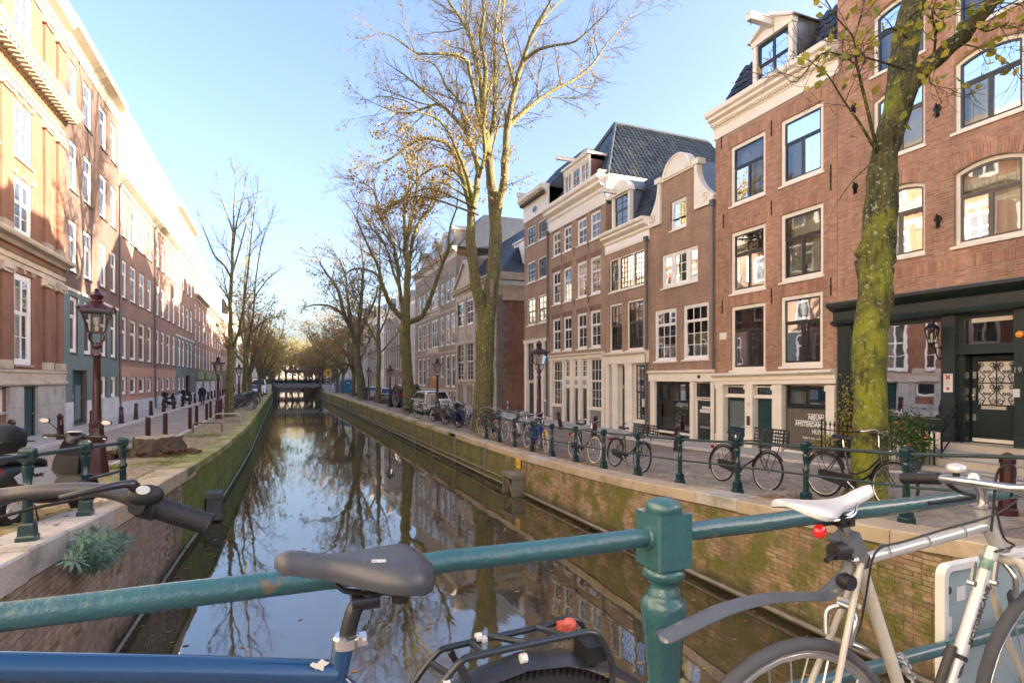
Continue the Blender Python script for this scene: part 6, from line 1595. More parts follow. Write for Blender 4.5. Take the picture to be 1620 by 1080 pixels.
for i,(seed,H,sp,lf,lm,bk)in enumerate(((31,14,.55,.5,LEAF_Y,BARK3),(37,12.5,.6,.65,leafmat('yellow_green_leaf',[(.42,.36,.05),(.50,.40,.06),(.30,.31,.05),(.55,.42,.08)]),BARK3),(41,13,.5,.45,LEAF_O,BARK3))):
 protoT.append(gen_tree(seed,H,sp,lf,lm,bk).build('street_tree','x',(0,0,0),bk,paint('far_twig_bark',(.24,.165,.10),.85,.25,3),lm,group='trees lining the far canal'))
kids={}
for x in COL.objects:
 if x.parent:kids.setdefault(x.parent.name,[]).append(x)
used=set()
LABT={('R',0):'yellow leaved tree on the right bank just past the blue toilets',('R',1):'tree with dense yellow green crown at the right end of the far bridge',('L',0):'thin tree third along the left bank',('L',1):'tree fourth along the left bank behind the parked bikes',('L',2):'fifth tree on the left bank, near the white van'}
spots=[]
for k,y in enumerate((79,92,105,114,137,148,160,172,186,200,216,234)):spots.append(('R',k,9.2+rng.uniform(-.5,.4),y,rng.choice([0,1,1,0])))
for k,y in enumerate((64,76,88,99,110,116,136,147,158,170,184,200,216,234)):spots.append(('L',k,-2.5+rng.uniform(-.4,.3),y,rng.choice([2,0,2,1])))
for k in range(9):spots.append(('F',k,-6+k*2.6,244+(k%3)*9,(k+1)%3))
for(sd,k,x,y,pi)in spots:
 p=protoT[pi]
 o=p if pi not in used else copy_tree(p,None,kids)
 used.add(pi);o.location=(x,y,0 if y<106 or y>146 else .8);o.rotation_euler=(0,0,rng.uniform(0,6.28));s_=rng.uniform(.85,1.12);
 if sd=='L':s_*=.85
 if sd=='F':s_*=1.4
 o.scale=(s_,s_,s_)
 o['label']=LABT.get((sd,k),ORD_[k]+{'R':' yellowing tree in the far row on the right bank','L':' brownish tree in the far row on the left bank','F':' golden tree from the left closing the far end of the canal'}[sd])
 o['group']={'R':'trees in the far row on the right bank','L':'trees in the far row on the left bank','F':'golden trees at the far end of the canal'}[sd]
 # ================================================================ STREET FURNITURE
MAROON=paint('maroon_paint',(.036,.005,.007),.3,.2,4,bs=.15,bscale=20,coat=.3,dirt=(.05,.015,.015),dirtamt=(.6,.8))
GREENP=paint('canal_green_paint',(.004,.030,.034),.3,.2,4,bs=.2,bscale=45,bdist=.004,coat=.3,dirt=(.10,.14,.13),dirts=5,dirtamt=(.68,.78))
LAMPG=clearglass('lamp_glass',1.5,(.80,.78,.74),1.0)
ALU=paint('galvanised_steel',(.42,.42,.41),.4,.12,5,metal=.7)
def lamp_post(loc,label):
 t=thing('street_lamp',label,'street lamp',loc,rng.uniform(0,.4),'crowned street lamps along the canal')
 M_=MAROON
 MB().lathe([(.30,-.1),(.30,.05),(.27,.08),(.26,.12),(.20,.55),(.175,.72),(.22,.76),(.22,.82),(.16,.86),(.14,1.0),(.16,1.04),(.16,1.1),(.105,1.15)],8,ph=R(22.5)).build('base',M_,t)
 MB().lathe([(.10,1.12),(.09,1.4),(.085,1.9),(.07,2.4),(.095,2.42),(.095,2.47),(.06,2.5),(.055,2.62)],10).lathe([(.055,2.56),(.11,2.62),(.11,2.66),(.05,2.7)],10).build('pole',M_,t,smooth=True)
 m=MB()
 for k in range(4):
  a=k*math.pi/2+math.pi/4;c,s_=math.cos(a),math.sin(a)
  m.tube([(c*.05,s_*.05,2.64),(c*.19,s_*.19,2.76),(c*.20,s_*.20,2.84),(c*.14,s_*.14,2.9)],.018,5)
 m.build('bracket',M_,t)
 hb,ht,z0,z1=.15,.28,2.90,3.30;fr=MB()
 for k in range(4):
  a=k*math.pi/2+math.pi/4;c,s_=math.cos(a)*1.414,math.sin(a)*1.414
  fr.tube([(c*hb,s_*hb,z0),(c*ht,s_*ht,z1)],.014,5)
 for(h_,z)in((hb,z0),(ht,z1)):
  for k in range(4):
   a,b_=k*math.pi/2+math.pi/4,(k+1)*math.pi/2+math.pi/4
   fr.bar((math.cos(a)*h_*1.414,math.sin(a)*h_*1.414,z),(math.cos(b_)*h_*1.414,math.sin(b_)*h_*1.414,z),.03)
 fr.build('lantern_frame',M_,t)
 for k in range(4):
  a,b_=k*math.pi/2+math.pi/4,(k+1)*math.pi/2+math.pi/4;q=1.414*.985
  MB().add([(math.cos(a)*hb*q,math.sin(a)*hb*q,z0),(math.cos(b_)*hb*q,math.sin(b_)*hb*q,z0),(math.cos(b_)*ht*q,math.sin(b_)*ht*q,z1),(math.cos(a)*ht*q,math.sin(a)*ht*q,z1)],[(0,1,2,3)]).build('pane',LAMPG,t)
 r4=MB();w=.33
 r4.lathe([(w*1.414,3.30),(w*1.40,3.35),(.17,3.47),(.16,3.48)],4,ph=R(45)).lathe([(.12,3.47),(.13,3.52),(.10,3.55),(.13,3.60),(.14,3.64),(.09,3.70),(.04,3.72),(.05,3.75),(.0,3.79)],10)
 cap=r4.build('crown',M_,t)
 m=MB()
 for sx in(-1,1):
  for sy in(-1,1):m.lathe([(.03,0),(.045,.04),(.02,.08),(.0,.15)],5,(sx*w,sy*w,3.33))
 for k in(-.5,.5):
  for(x,y)in((k*w,w),(k*w,-w),(w,k*w),(-w,k*w)):m.ball((x*.95,y*.95,3.37),.035,6,4)
 m.build('finial',M_,cap)
 MB().lathe([(.04,2.92),(.06,3.0),(.03,3.02),(.05,3.05),(.085,3.14),(.075,3.2)],8).build('bulb',paint('milky_bulb',(.7,.68,.62),.3,.03),t,smooth=True)
 return t
KL=None
def lamp_at(x,y,z,label,s_=1.0):
 global KL
 if KL is None:
  KL=lamp_post((x,y,z),label);o=KL
 else:
  o=copy_tree(KL);o.location=(x,y,z);o['label']=label;o.rotation_euler=(0,0,rng.uniform(-.3,.3))
 o.scale=(s_*.86,s_*.86,s_);return o
p=onX(153,600,-3.35);lamp_at(-3.35,p.y,gl(p.y),'tall maroon lamp post by the tree stump, nearest on the left bank',.985)
p=onX(345,600,-3.2);lamp_at(-3.2,p.y,gl(p.y),'maroon lamp post behind the steel hoop, second on the left bank',.92)
p=onX(378,600,-3.1);lamp_at(-3.1,p.y,gl(p.y),'maroon lamp post third on the left bank, by the bike rack',.92)
p=onX(393,600,-3.1);lamp_at(-3.1,p.y,gl(p.y),'small far maroon lamp post, fourth on the left bank',.92)
p=onX(853,600,8.9);lamp_at(8.9,p.y,gr(p.y),'maroon lamp post by the blue and yellow bike, nearest on the right bank',1.02)
p=onX(692,600,8.5);lamp_at(8.5,p.y,gr(p.y),'maroon lamp post in front of the white parked car',.98)
p=onX(617,600,8.6);lamp_at(8.6,p.y,gr(p.y),'maroon lamp post behind the black van',.95)
p=onX(583,600,8.7);lamp_at(8.7,p.y,gr(p.y),'farthest maroon lamp post on the right bank, near the light blue car',.95)
BOLC=[None,None]
def bollard(x,y,z,label,kind=0,tilt=(0,0),group='maroon bollards along the left pavement'):
 if BOLC[kind]is None:
  t=thing('bollard',label,'bollard',(x,y,z),0,group)
  if kind==0:
   MB().lathe([(.13,-.1),(.125,.1),(.11,.12),(.085,.72),(.10,.74),(.10,.79),(.06,.86),(.0,.88)],8).build('shaft',MAROON,t)
   m=MB()
   for k in range(3):
    for s_ in(-1,1):
     z_=.52+k*.055
     m.bar((.092,-.018,z_-s_*.018),(.092,.018,z_+s_*.018),.006);m.bar((-.018*s_,-.092,z_-.018),(.018*s_,-.092,z_+.018),.006)
   m.build('crosses',WHP,t)
  else:
   MB().lathe([(.075,-.1),(.07,.95),(.06,.97)],8).build('shaft',MAROON,t)
  BOLC[kind]=t
 else:
  t=copy_tree(BOLC[kind]);t.location=(x,y,z);t['label']=label;t['group']=group
 t.rotation_euler=(R(tilt[0]),R(tilt[1]),rng.uniform(0,3));t.scale=(1,1,rng.uniform(.94,1.04))
 return t
names=['at the door of the orange building','in front of the scooter mirrors','just behind the nearest lamp post','left of the tree stump','behind the tree stump','fifth','sixth','seventh','eighth','ninth']
ys_=[onX(17,600,-7.1).y,onX(96,600,-7.1).y,onX(146,600,-7.1).y,onX(192,600,-7.1).y,onX(215,600,-7.1).y,onX(239,600,-7.1).y,onX(259,600,-7.1).y,onX(275,600,-7.1).y,onX(289,600,-7.1).y,onX(300,600,-7.1).y]
for i,y in enumerate(ys_):
 bollard(-7.1,y,gl(y)+.09,('capped maroon bollard on the left pavement, '+names[i])if i<5 else 'capped maroon bollard on the left pavement, %s from the front'%names[i],0,(rng.uniform(-2,2),rng.uniform(-2,2)))
y=ys_[-1]+3.2;nb=0
while y<105:
 bollard(-7.1,y,gl(y)+.09,ORD_[nb]+' of the small far capped bollards along the left pavement edge',0);y+=3.3;nb+=1
for i,(u,lab)in enumerate(((234,'behind the left end of the stump'),(261.5,'behind the right end of the stump'),(300.5,'left of the steel hoop'),(311,'touching the left leg of the steel hoop'),(327,'left of the second lamp'),(333,'right beside the second lamp'),(350,'left of the guarded tree'),(357,'behind the guarded tree'),(368,'right of the guarded tree'))):
 p=onX(u,600,-3.68);bollard(-3.68,p.y,gl(p.y),'plain straight maroon bollard '+lab,1,(0,0),'plain maroon posts along the left road')
for i,(u,X,tl,lab)in enumerate(((888,12.6,(0,-12),'leaning maroon bollard before the grey plinth of the white shop front'),(940,12.4,(4,3),'maroon bollard beside the tall white pilasters'),(819,12.9,(0,8),'leaning maroon bollard at the corner by the red brick side wall'),(1071,12.2,(0,0),'maroon bollard in front of the shop window of the gabled house'),(1163,10.8,(0,0),'thick maroon bollard behind the bike with the crate'),(1594,9.4,(0,0),'maroon bollard in front of the stone steps'))):
 p=onX(u,600,X);o=bollard(X,p.y,gr(p.y),lab,0,tl,'maroon bollards on the right bank');o.rotation_euler.z=0
p=onY(803,660,37.5)
t=thing('warning_post','thin red and white striped post against the red brick side wall','post',(p.x,37.5,gr(37.5)))
MB().lathe([(.05,0),(.05,1.0),(.03,1.03)],8).build('post',paint('post_red',(.5,.03,.02),.4),t)
for z in(.3,.7):MB().lathe([(.053,z),(.053,z+.18)],8).build('white_band',WHP,t)
GR_R=paint('grey_green_rail',(.04,.065,.068),.45,.2,4,metal=.3)
def railing(label,pts,zf,hs=.9,ws=.66):
 rs=lambda P:[(r_*ws,z_*hs)for(r_,z_)in P]
 t0_=Vector((pts[0][0],pts[0][1],zf(pts[0][1])))
 root=thing('railing',label,'railing',t0_)
 proto=None;tops=[];lows=[]
 for i,(x,y)in enumerate(pts):
  z=zf(y);loc=Vector((x,y,z))-t0_
  if proto is None:
   proto=[MB().lathe(rs([(.16,-.02),(.16,.06),(.135,.08),(.125,.2),(.10,.22)]),4,ph=R(45)).mesh('foot',GREENP),MB().lathe(rs([(.085,.2),(.072,.21),(.066,.45),(.058,.56),(.078,.58),(.078,.62),(.05,.65),(.066,.78),(.078,.84),(.076,.87),(.05,.89),(.075,.91),(.075,.94)]),8).mesh('post',GREENP,40),MB().lathe(rs([(.115,.94),(.125,.95),(.125,1.06),(.11,1.08),(.07,1.10),(.0,1.11)]),4,ph=R(45)).mesh('cap',GREENP)]
  po=obj('post',proto[1],root,loc);obj('foot',proto[0],po);obj('cap',proto[2],po)
  tops.append(loc+Vector((0,0,1.0*hs)));lows.append(loc+Vector((0,0,.52*hs)))
 MB().tube(tops,.024,8).build('top_rail',GR_R,root,smooth=True);MB().tube(lows,.018,8).build('lower_rail',GR_R,root,smooth=True)
 return root
Xr=QR+.55
pr=[(Xr+.05,3.2)]+[(Xr,y)for y in(5.0,6.55,8.0,9.6,11.1,12.6,14.1,15.6,17.1,18.6,20.1,21.6)]
railing('green baluster railing along the right quay with bikes leaning behind it',pr,lambda y:gr(y)+.04)
railing('green baluster railing on the left quay in front of the scooter',[(-2.4,3.6),(-2.32,5.2),(-2.25,6.8),(-2.2,8.35),(-2.11,9.7)],lambda y:gl(y)+.05,.82)
p=onX(243,600,-3.15);sx,sy=-3.1,p.y;sz=gl(sy)
st=thing('tree_stump','broad sawn tree stump with dark crumbling roots in a grass patch','tree stump',(sx,sy,sz))
m=MB();r=random.Random(3);n=28;rings=[(0,1.5,.05),(.06,1.32,.12),(.15,1.12,.10),(.34,1.0,.06),(.56,.92,.03),(.68,.90,.012)]
b=len(m.v)
for(z,rad,nz)in rings:
 for k in range(n):
  a=2*math.pi*k/n;rr=rad*(1+.16*math.sin(3*a+1)+.09*math.sin(7*a)+r.gauss(0,.02+nz*.8))*.5
  m.v.append((rr*1.15*math.cos(a),rr*math.sin(a),z*.78+r.gauss(0,.015)))
for i in range(len(rings)-1):
 for k in range(n):m.f.append((i*n+k,i*n+(k+1)%n,(i+1)*n+(k+1)%n,(i+1)*n+k))
m.build('stump',paint('dark_stump_bark',(.10,.072,.045),.9,.5,7,bs=1,bscale=22,bdist=.03,dirt=(.035,.025,.018),dirts=5,dirtamt=(.5,.62)),st,smooth=50)
MB().add([m.v[(len(rings)-1)*n+k]for k in range(n)]+[(0,0,.54)],[(k,(k+1)%n,n)for k in range(n)]).build('sawn_top',paint('weathered_cut_wood',(.32,.27,.18),.85,.25,14,bs=.4,bscale=20),st)
m=MB()
for k in range(46):
 a=r.uniform(-.4,4.2);rr=r.uniform(.5,1.0);w=r.uniform(.05,.13)
 m.ball((rr*math.cos(a)*1.1,-abs(rr*math.sin(a))*.85,r.uniform(.02,.22)),w,6,4,(1.3,1,.8))
stuff(m.build('root_clods',paint('rotten_wood',(.085,.045,.026),.95,.5,9,bs=1,bscale=25,bdist=.02),st))
GRASS=leafmat('grass',[(.15,.26,.025),(.22,.33,.04),(.11,.20,.02),(.28,.33,.06)])
gm=MB();r=random.Random(4)
def tuft(x,y,z,n,rad,h):
 for k in range(n):
  a=r.uniform(0,6.28);q=rad*math.sqrt(r.random());px,py=x+q*math.cos(a),y+q*math.sin(a);a2=r.uniform(0,6.28);hh=h*r.uniform(.5,1.2);l=hh*r.uniform(.1,.7)
  dx,dy=math.cos(a2),math.sin(a2);w=.006
  gm.add([(px-dy*w,py+dx*w,z),(px+dy*w,py-dx*w,z),(px+dx*l,py+dy*l,z+hh)],[(0,1,2)],r.random())
for(u,v,n,rad,h)in((205,712,320,.45,.10),(285,728,500,.6,.07),(262,742,400,.5,.06),(300,722,300,.5,.05),(320,688,700,.7,.05),(345,687,400,.5,.05),(180,753,160,.12,.12),(195,722,200,.3,.1),(230,745,300,.5,.05),(370,664,300,.5,.05),(395,642,300,.6,.05),(260,700,220,.5,.08),(215,698,250,.35,.1),(120,812,60,.1,.05),(155,815,60,.1,.05)):
 q=onZ(u,v,.1)
 if q.x>ql(q.y)-.75:q.x=ql(q.y)-.75
 tuft(q.x,q.y,gl(q.y)+.03,n,rad,h)
for k in range(260):
 y=r.uniform(10,60);x=r.choice([-3.5,ql(y)-.52,ql(y)-.45,r.uniform(-3.4,-2.2)]);tuft(x,y,gl(y)+.03,16,.22,.035)
for k in range(50):
 y=r.uniform(4,30);tuft(QR+.52+r.uniform(0,.12),y,gr(y),10,.12,.04)
for(x,y,n)in((9.0,19,200),(9.3,15,160),(12.8,12,200),(12.7,9.5,160),(9.1,24.3,200),(9.2,6.4,200)):tuft(x,y,gr(y),n,.5,.06)
o=gm.build('grass',GRASS);stuff(o)
lm_=MB()
def litter(x0,x1,y0,y1,n,zf,s0=.03,s1=.06):
 for k in range(n):
  x,y=r.uniform(x0,x1),r.uniform(y0,y1);a=r.uniform(0,6.28);s_=r.uniform(s0,s1);z=zf(y)+r.uniform(.006,.03)
  lm_.add([(x+s_*math.cos(a+q)*(1 if i%2 else .7),y+s_*math.sin(a+q)*.8,z+r.uniform(0,.015))for i,q in enumerate((0,1.3,2.5,3.7,5))],[(0,1,2,3,4)],r.random())
litter(7.35,8.3,13,24,900,lambda y:gr(y)+.02);litter(7.6,8.4,6.2,7.6,260,gr);litter(8.3,12.8,3,40,700,gr);litter(-3.6,-2.2,5,40,900,lambda y:gl(y)+.03);litter(-6.8,-3.8,12,50,120,gl)
stuff(lm_.build('fallen_leaves',LEAFDEAD))
def hoop(x0,x1,y,z,h,label,mat):
 t=thing('bike_hoop',label,'bike stand',((x0+x1)/2,y,z));w=(x1-x0)/2
 MB().tube([(-w,0,-.1),(-w,0,h-.1),(-w+.03,0,h-.03),(-w+.1,0,h),(w-.1,0,h),(w-.03,0,h-.03),(w,0,h-.1),(w,0,-.1)],.03,8).build('hoop',mat,t,smooth=True);return t
HST=paint('brown_steel',(.16,.12,.10),.4,.2,5,metal=.5)
p=onZ(329,684,.03);hoop(-3.3,-2.25,p.y,gl(p.y),.42,'low steel hoop standing in the grass patch on the left quay',HST)
p=onX(363,600,-2.35);y=p.y-.55
hoop(-2.95,-1.85,y,gl(y),.55,'steel tree guard hoop around the slender tree',ALU)
for k,(u,lab)in enumerate(((397,'grey bike stand hoop under the parked bikes on the left quay'),(404,'farther grey bike stand hoop under the parked bikes on the left quay'))):
 p=onX(u,600,-2.6);hoop(-3.2,-2.1,p.y,0,.7,lab,ALU)
BLUEP=paint('blue_plastic',(.02,.16,.30),.4,.1,2,bs=.05)
BLUED=paint('blue_plastic_door',(.03,.19,.34),.4,.1,2)
def toilet(x,y,label):
 t=thing('portable_toilet',label,'portable toilet',(x,y,0),R(8),'blue portable toilets')
 MB().box(-.55,.55,-.55,.55,.0,.12).build('base',paint('grey_base',(.2,.2,.2),.6),t)
 m=MB()
 for(a,b_,c,d)in((-.55,.55,-.55,-.5),(-.55,.55,.5,.55),(-.55,-.5,-.5,.5),(.5,.55,-.5,.5)):m.box(a,b_,c,d,.12,2.1)
 for k in range(-3,4):m.box(k*.14-.015,k*.14+.015,-.575,-.55,.2,1.7)
 m.build('cabin',BLUEP,t)
 MB().prism([(-.6,2.1),(.6,2.1),(.5,2.22),(.2,2.32),(-.2,2.32),(-.5,2.22)],-.6,.6).build('roof',paint('pale_blue_roof',(.25,.45,.6),.5),t)
 d=MB().box(-.38,.38,-.60,-.56,.15,1.95).build('door',BLUED,t)
 MB().box(.25,.33,-.63,-.60,.95,1.15).build('handle',SILV,d);MB().box(-.25,.25,-.615,-.601,1.6,1.75).build('vent',WHP,d)
 return t
p=onX(549.5,600,9.6);toilet(9.6,p.y,'nearer blue portable toilet on the right quay');toilet(9.3,p.y+3.2,'farther blue portable toilet, half hidden behind the other')
def carmat(n,c,metal=.2):return paint(n,c,.25,.03,1,metal=metal,coat=.8)
CGL=glassmat('car_glass',(.012,.016,.018),.03,1.7)
TYRE=paint('tyre_rubber',(.010,.010,.010),.8,.2,8)
RIMM=paint('alloy_rim',(.45,.45,.46),.3,.05,metal=.8)
LRED=paint('red_lamp_lens',(.4,.01,.01),.2,.05);LWHT=paint('head_lamp',(.7,.7,.7),.1,.02)
def car(label,cat,loc,rz,L,W,H,col,prof,green,wb,wr=.32,group='cars parked along the right quay',name='parked_car'):
 t=thing(name,label,cat,loc,rz,group)
 n=len(prof);m=MB();rings=[]
 halfs=lambda z:W/2*(1.0 if z<.62*H else 1-.30*(z-.62*H)/(.38*H)*.7)
 secs=[]
 for sgn in(-1,1):
  for k,inset in enumerate((0,1)):
   secs.append([(x,sgn*(halfs(z)-(.0 if inset==0 else .0)),z)for(x,z)in prof])
 a,b_=secs[0],secs[2]
 off=lambda P,sgn:[(x+(.05 if x<L*.3 else(-.05 if x>L*.7 else 0))*0,y*.93,z+(.0))for(x,y,z)in P]
 A,B=off(a,-1),off(b_,1)
 cx,cz=L/2,H*.45
 sh=lambda P:[(cx+(x-cx)*.975,y,cz+(z-cz)*.96)for(x,y,z)in P]
 loops=[sh(a),A,B,sh(b_)]
 for lp_ in loops:m.v+=lp_
 for i in range(3):
  for k in range(n):m.f.append((i*n+k,i*n+(k+1)%n,(i+1)*n+(k+1)%n,(i+1)*n+k))
 m.f.append(tuple(range(n)));m.f.append(tuple(3*n+k for k in range(n))[::-1])
 m.build('body',col,t,(-L/2,0,0),smooth=40)
 for(nm,pts)in green.items():
  if nm.startswith('side'):
   for sgn in(-1,1):
    MB().add([(cx+(x-cx)*.975-L/2,sgn*(halfs(z)+.006),cz+(z-cz)*.96)for(x,z)in pts],[tuple(range(len(pts)))]).build('side_window',CGL,t)
  else:
   (x0,z0),(x1,z1)=pts;w0,w1=halfs(z0)*.86,halfs(z1)*.84
   dx,dz=x1-x0,z1-z0;q=math.hypot(dx,dz);nx,nz=(-dz/q,dx/q)if nm=='rear' else(dz/q,-dx/q)
   if nm=='rear':nx,nz=-abs(nx),abs(nz)
   else:nx,nz=abs(nx),abs(nz)
   e=.012
   MB().add([(x0+nx*e-L/2,-w0,z0+nz*e),(x0+nx*e-L/2,w0,z0+nz*e),(x1+nx*e-L/2,w1,z1+nz*e),(x1+nx*e-L/2,-w1,z1+nz*e)],[(0,1,2,3)]).build('rear_window' if nm=='rear' else 'windscreen',CGL,t)
 for x in wb:
  for sgn in(-1,1):
   w_=MB().lathe([(wr*.6,-.1),(wr*.97,-.1),(wr,-.06),(wr,.06),(wr*.97,.1),(wr*.6,.1)],16,ax='Y').build('wheel',TYRE,t,(x-L/2,sgn*(W/2-.10),wr))
   MB().lathe([(wr*.62,-.105 if sgn<0 else .08),(wr*.3,-.11 if sgn<0 else .11),(.02,-.12 if sgn<0 else .12)]if sgn<0 else[(.02,.12),(wr*.3,.11),(wr*.62,.105)],10,ax='Y').build('rim',RIMM,w_)
   MB().torus((x-L/2,sgn*(W/2-.012),wr),wr+.03,.03,'Y',14,5,a0=0,a1=math.pi).build('wheel_arch',paint('black_trim',(.02,.02,.02),.6),t)
 for sgn in(-1,1):
  MB().box(-L/2-.012,-L/2+.10,sgn*W*.36-.14,sgn*W*.36+.14,H*.50,H*.60).build('tail_light',LRED,t)
  MB().box(L/2-.14,L/2-.02,sgn*W*.36-.15,sgn*W*.36+.15,H*.42,H*.50).build('headlight',LWHT,t)
  MB().ball((L*.13,sgn*(W/2+.06),H*.62),.09,8,5,(.6,1,.8)).build('wing_mirror',col,t)
 MB().box(-L/2-.02,-L/2+.05,-.26,.26,H*.36,H*.43).build('number_plate',paint('yellow_plate',(.65,.42,.03),.5),t)
 MB().box(-L/2-.015,-L/2+.3,-W*.44,W*.44,.22,.38).box(L/2-.3,L/2-.01,-W*.44,W*.44,.2,.36).build('bumper',paint('dark_bumper',(.04,.04,.042),.5),t)
 return t
SUV=lambda L,H:[(.0,.35),(.0,H*.62),(.12,H*.66),(.42,H*.95),(.7,H),(L*.55,H*.985),(L*.72,H*.68),(L*.95,H*.55),(L,H*.42),(L,.3),(L*.5,.22)]
HATCH=SUV
def gh(L,H):return{'side_':[(.35,H*.68),(.55,H*.91),(L*.35,H*.93),(L*.36,H*.67)],'side_2':[(L*.385,H*.67),(L*.375,H*.93),(L*.54,H*.92),(L*.66,H*.68)],'rear':[(.13,H*.66),(.41,H*.94)],'front':[(L*.72,H*.69),(L*.56,H*.97)]}
def yX(u,X):return onX(u,600,X).y
QA=R(90)
y=yX(683,9.6);car('white crossover car with tinted rear window behind the parked bicycles','car',(9.7,y+1.4,gr(y)),QA+R(4),4.5,1.85,1.62,carmat('white_car_paint',(.72,.73,.74)),SUV(4.5,1.62),gh(4.5,1.62),(.9,3.6),.35)
y=yX(640,9.9);VANP=carmat('dark_van_paint',(.018,.024,.04));Lv,Hv=4.9,1.95
car('dark blue van with red tail lights behind the third tree','van',(9.9,y,gr(y)),QA,Lv,1.9,Hv,VANP,[(0,.35),(.0,Hv*.62),(.05,Hv*.95),(.2,Hv),(Lv*.62,Hv*.985),(Lv*.78,Hv*.62),(Lv*.96,Hv*.5),(Lv,.75),(Lv,.3),(Lv*.5,.22)],{'side_':[(L*1.0,z)for(L,z)in((Lv*.45,Hv*.6),(Lv*.45,Hv*.9),(Lv*.62,Hv*.9),(Lv*.72,Hv*.62))],'rear':[(.01,Hv*.64),(.045,Hv*.92)],'front':[(Lv*.78,Hv*.64),(Lv*.64,Hv*.95)]},(.9,3.9),.34,name='parked_van')
y=yX(610,9.7);car('silver hatchback parked behind the slim tree','car',(9.7,y,gr(y)),QA,4.2,1.76,1.48,carmat('silver_car_paint',(.42,.43,.44),.6),HATCH(4.2,1.48),gh(4.2,1.48),(.8,3.4),.31)
y=yX(591,9.7);car('light blue small hatchback, next beyond the silver one','car',(9.6,y,gr(y)),QA,3.8,1.68,1.5,carmat('light_blue_car_paint',(.35,.48,.52),.3),HATCH(3.8,1.5),gh(3.8,1.5),(.7,3.1),.3)
y=66.5;car('dark grey small hatchback parked between the light blue car and the portable toilets','car',(9.8,y,gr(y)),QA,3.9,1.7,1.48,carmat('graphite_car_paint',(.08,.085,.09),.4),HATCH(3.9,1.48),gh(3.9,1.48),(.75,3.15),.3)
y=yX(531,9.6);car('small white car just beyond the blue portable toilets','car',(9.7,y,gr(y)),QA,4.2,1.75,1.5,MATS['white_car_paint'],HATCH(4.2,1.5),gh(4.2,1.5),(.8,3.4),.31)
for i,(y,lab,c)in enumerate(((97,'grey car parked beyond the blue toilets, second from them',(.2,.2,.21)),(103,'dark car parked beyond the blue toilets, third from them',(.03,.03,.035)))):
 car(lab,'car',(9.7,y,.0),QA,4.2,1.75,1.48,carmat('far_car_%d'%i,c),HATCH(4.2,1.48),gh(4.2,1.48),(.8,3.4),.31)
Lw,Hw=5.2,2.25
car('white delivery van parked on the left bank near the far bridge','van',(-2.9,88,0),-QA,Lw,1.95,Hw,MATS['white_car_paint'],[(0,.35),(.0,Hw*.62),(.05,Hw*.96),(.2,Hw),(Lw*.66,Hw*.985),(Lw*.8,Hw*.62),(Lw*.96,Hw*.48),(Lw,.75),(Lw,.3),(Lw*.5,.22)],{'side_':[(Lw*.55,Hw*.6),(Lw*.55,Hw*.88),(Lw*.66,Hw*.88),(Lw*.75,Hw*.62)],'rear':[(.01,Hw*.64),(.045,Hw*.92)],'front':[(Lw*.8,Hw*.64),(Lw*.68,Hw*.95)]},(.9,4.1),.34,'vehicles parked on the left bank','parked_van')
for i,(x,y,lab,c)in enumerate(((-3.0,80,'white car parked in front of the white van on the left bank',(.7,.7,.7)),(-3.0,97,'grey car parked behind the white van on the left bank',(.15,.15,.16)))):
 car(lab,'car',(x,y,0),-QA,4.2,1.75,1.5,carmat('left_car_%d'%i,c),HATCH(4.2,1.5),gh(4.2,1.5),(.8,3.4),.31,'vehicles parked on the left bank')
CONC=paint('mossy_concrete',(.20,.19,.15),.85,.2,3,bs=.5,bscale=25,dirt=(.11,.12,.05),dirtamt=(.45,.65))
def outlet(x0,x1,y0,y1,z0,z1,label,mat):
 t=thing('outlet_box',label,'outlet box',((x0+x1)/2,(y0+y1)/2,z0));hx,hy,H=(x1-x0)/2,(y1-y0)/2,z1-z0;e=.09
 MB().box(-hx,hx,-hy,-hy+e,0,H).box(-hx,hx,hy-e,hy,0,H).box(-hx,hx,-hy+e,hy-e,0,e).build('casing',mat,t)
 MB().box(-hx-.04,hx,-hy-.04,hy+.04,H,H+.12).build('lid',mat,t)
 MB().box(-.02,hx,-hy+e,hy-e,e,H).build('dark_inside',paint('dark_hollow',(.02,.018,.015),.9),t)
 MB().bar((-.1,-hy+.15,.1),(-.1,hy-.15,H-.05),.06).build('brace',TIMB,t)
 return t
p=onX(815,790,QR-.15)
outlet(QR-.42,QR-.01,p.y-.45,p.y+.45,ZW-.15,ZW+.55,'mossy concrete outlet box on the right quay wall below the yellow plate',CONC)
t=thing('yellow_plate','small yellow plate on the right quay wall above the outlet box','sign',(QR-.05,p.y-.05,ZW+.95))
MB().box(-.02,.0,-.17,.17,-.15,.15).build('plate',paint('yellow_plate_paint',(.75,.45,.02),.5,.05),t)
MB().box(-.022,-.0205,-.05,.05,-.05,.05).box(-.0225,-.0205,-.13,-.09,.08,.11).build('symbol',paint('plate_print',(.35,.2,.02),.6),t)
p=onX(338,790,-1.62)
outlet(-1.76,-1.42,p.y-.28,p.y+.28,ZW+.05,ZW+.62,'dark concrete outlet box at the water on the left quay wall',paint('dark_concrete',(.15,.145,.13),.85,.2,3,bs=.5,bscale=25))
t=thing('awning','dark flat shelter roof on posts standing on the far bridge','shelter',(4.2,BY+4,1.3))
MB().box(-3.6,3.6,-1.5,1.5,2.6,2.8).build('roof',paint('shelter_roof',(.12,.11,.11),.6),t)
MB().box(-3.5,3.5,-1.52,-1.48,2.2,2.6).build('valance',paint('shelter_red',(.14,.05,.04),.6),t)
for x in(-3.4,0,3.4):
 for y in(-1.4,1.4):MB().tube([(x,y,0),(x,y,2.6)],.06,6).build('post',IRON,t)
p=onY(519,590,BY+1.5)
t=thing('road_sign','yellow road sign on a pole at the right end of the far bridge','sign',(p.x,BY+1.5,1.2))
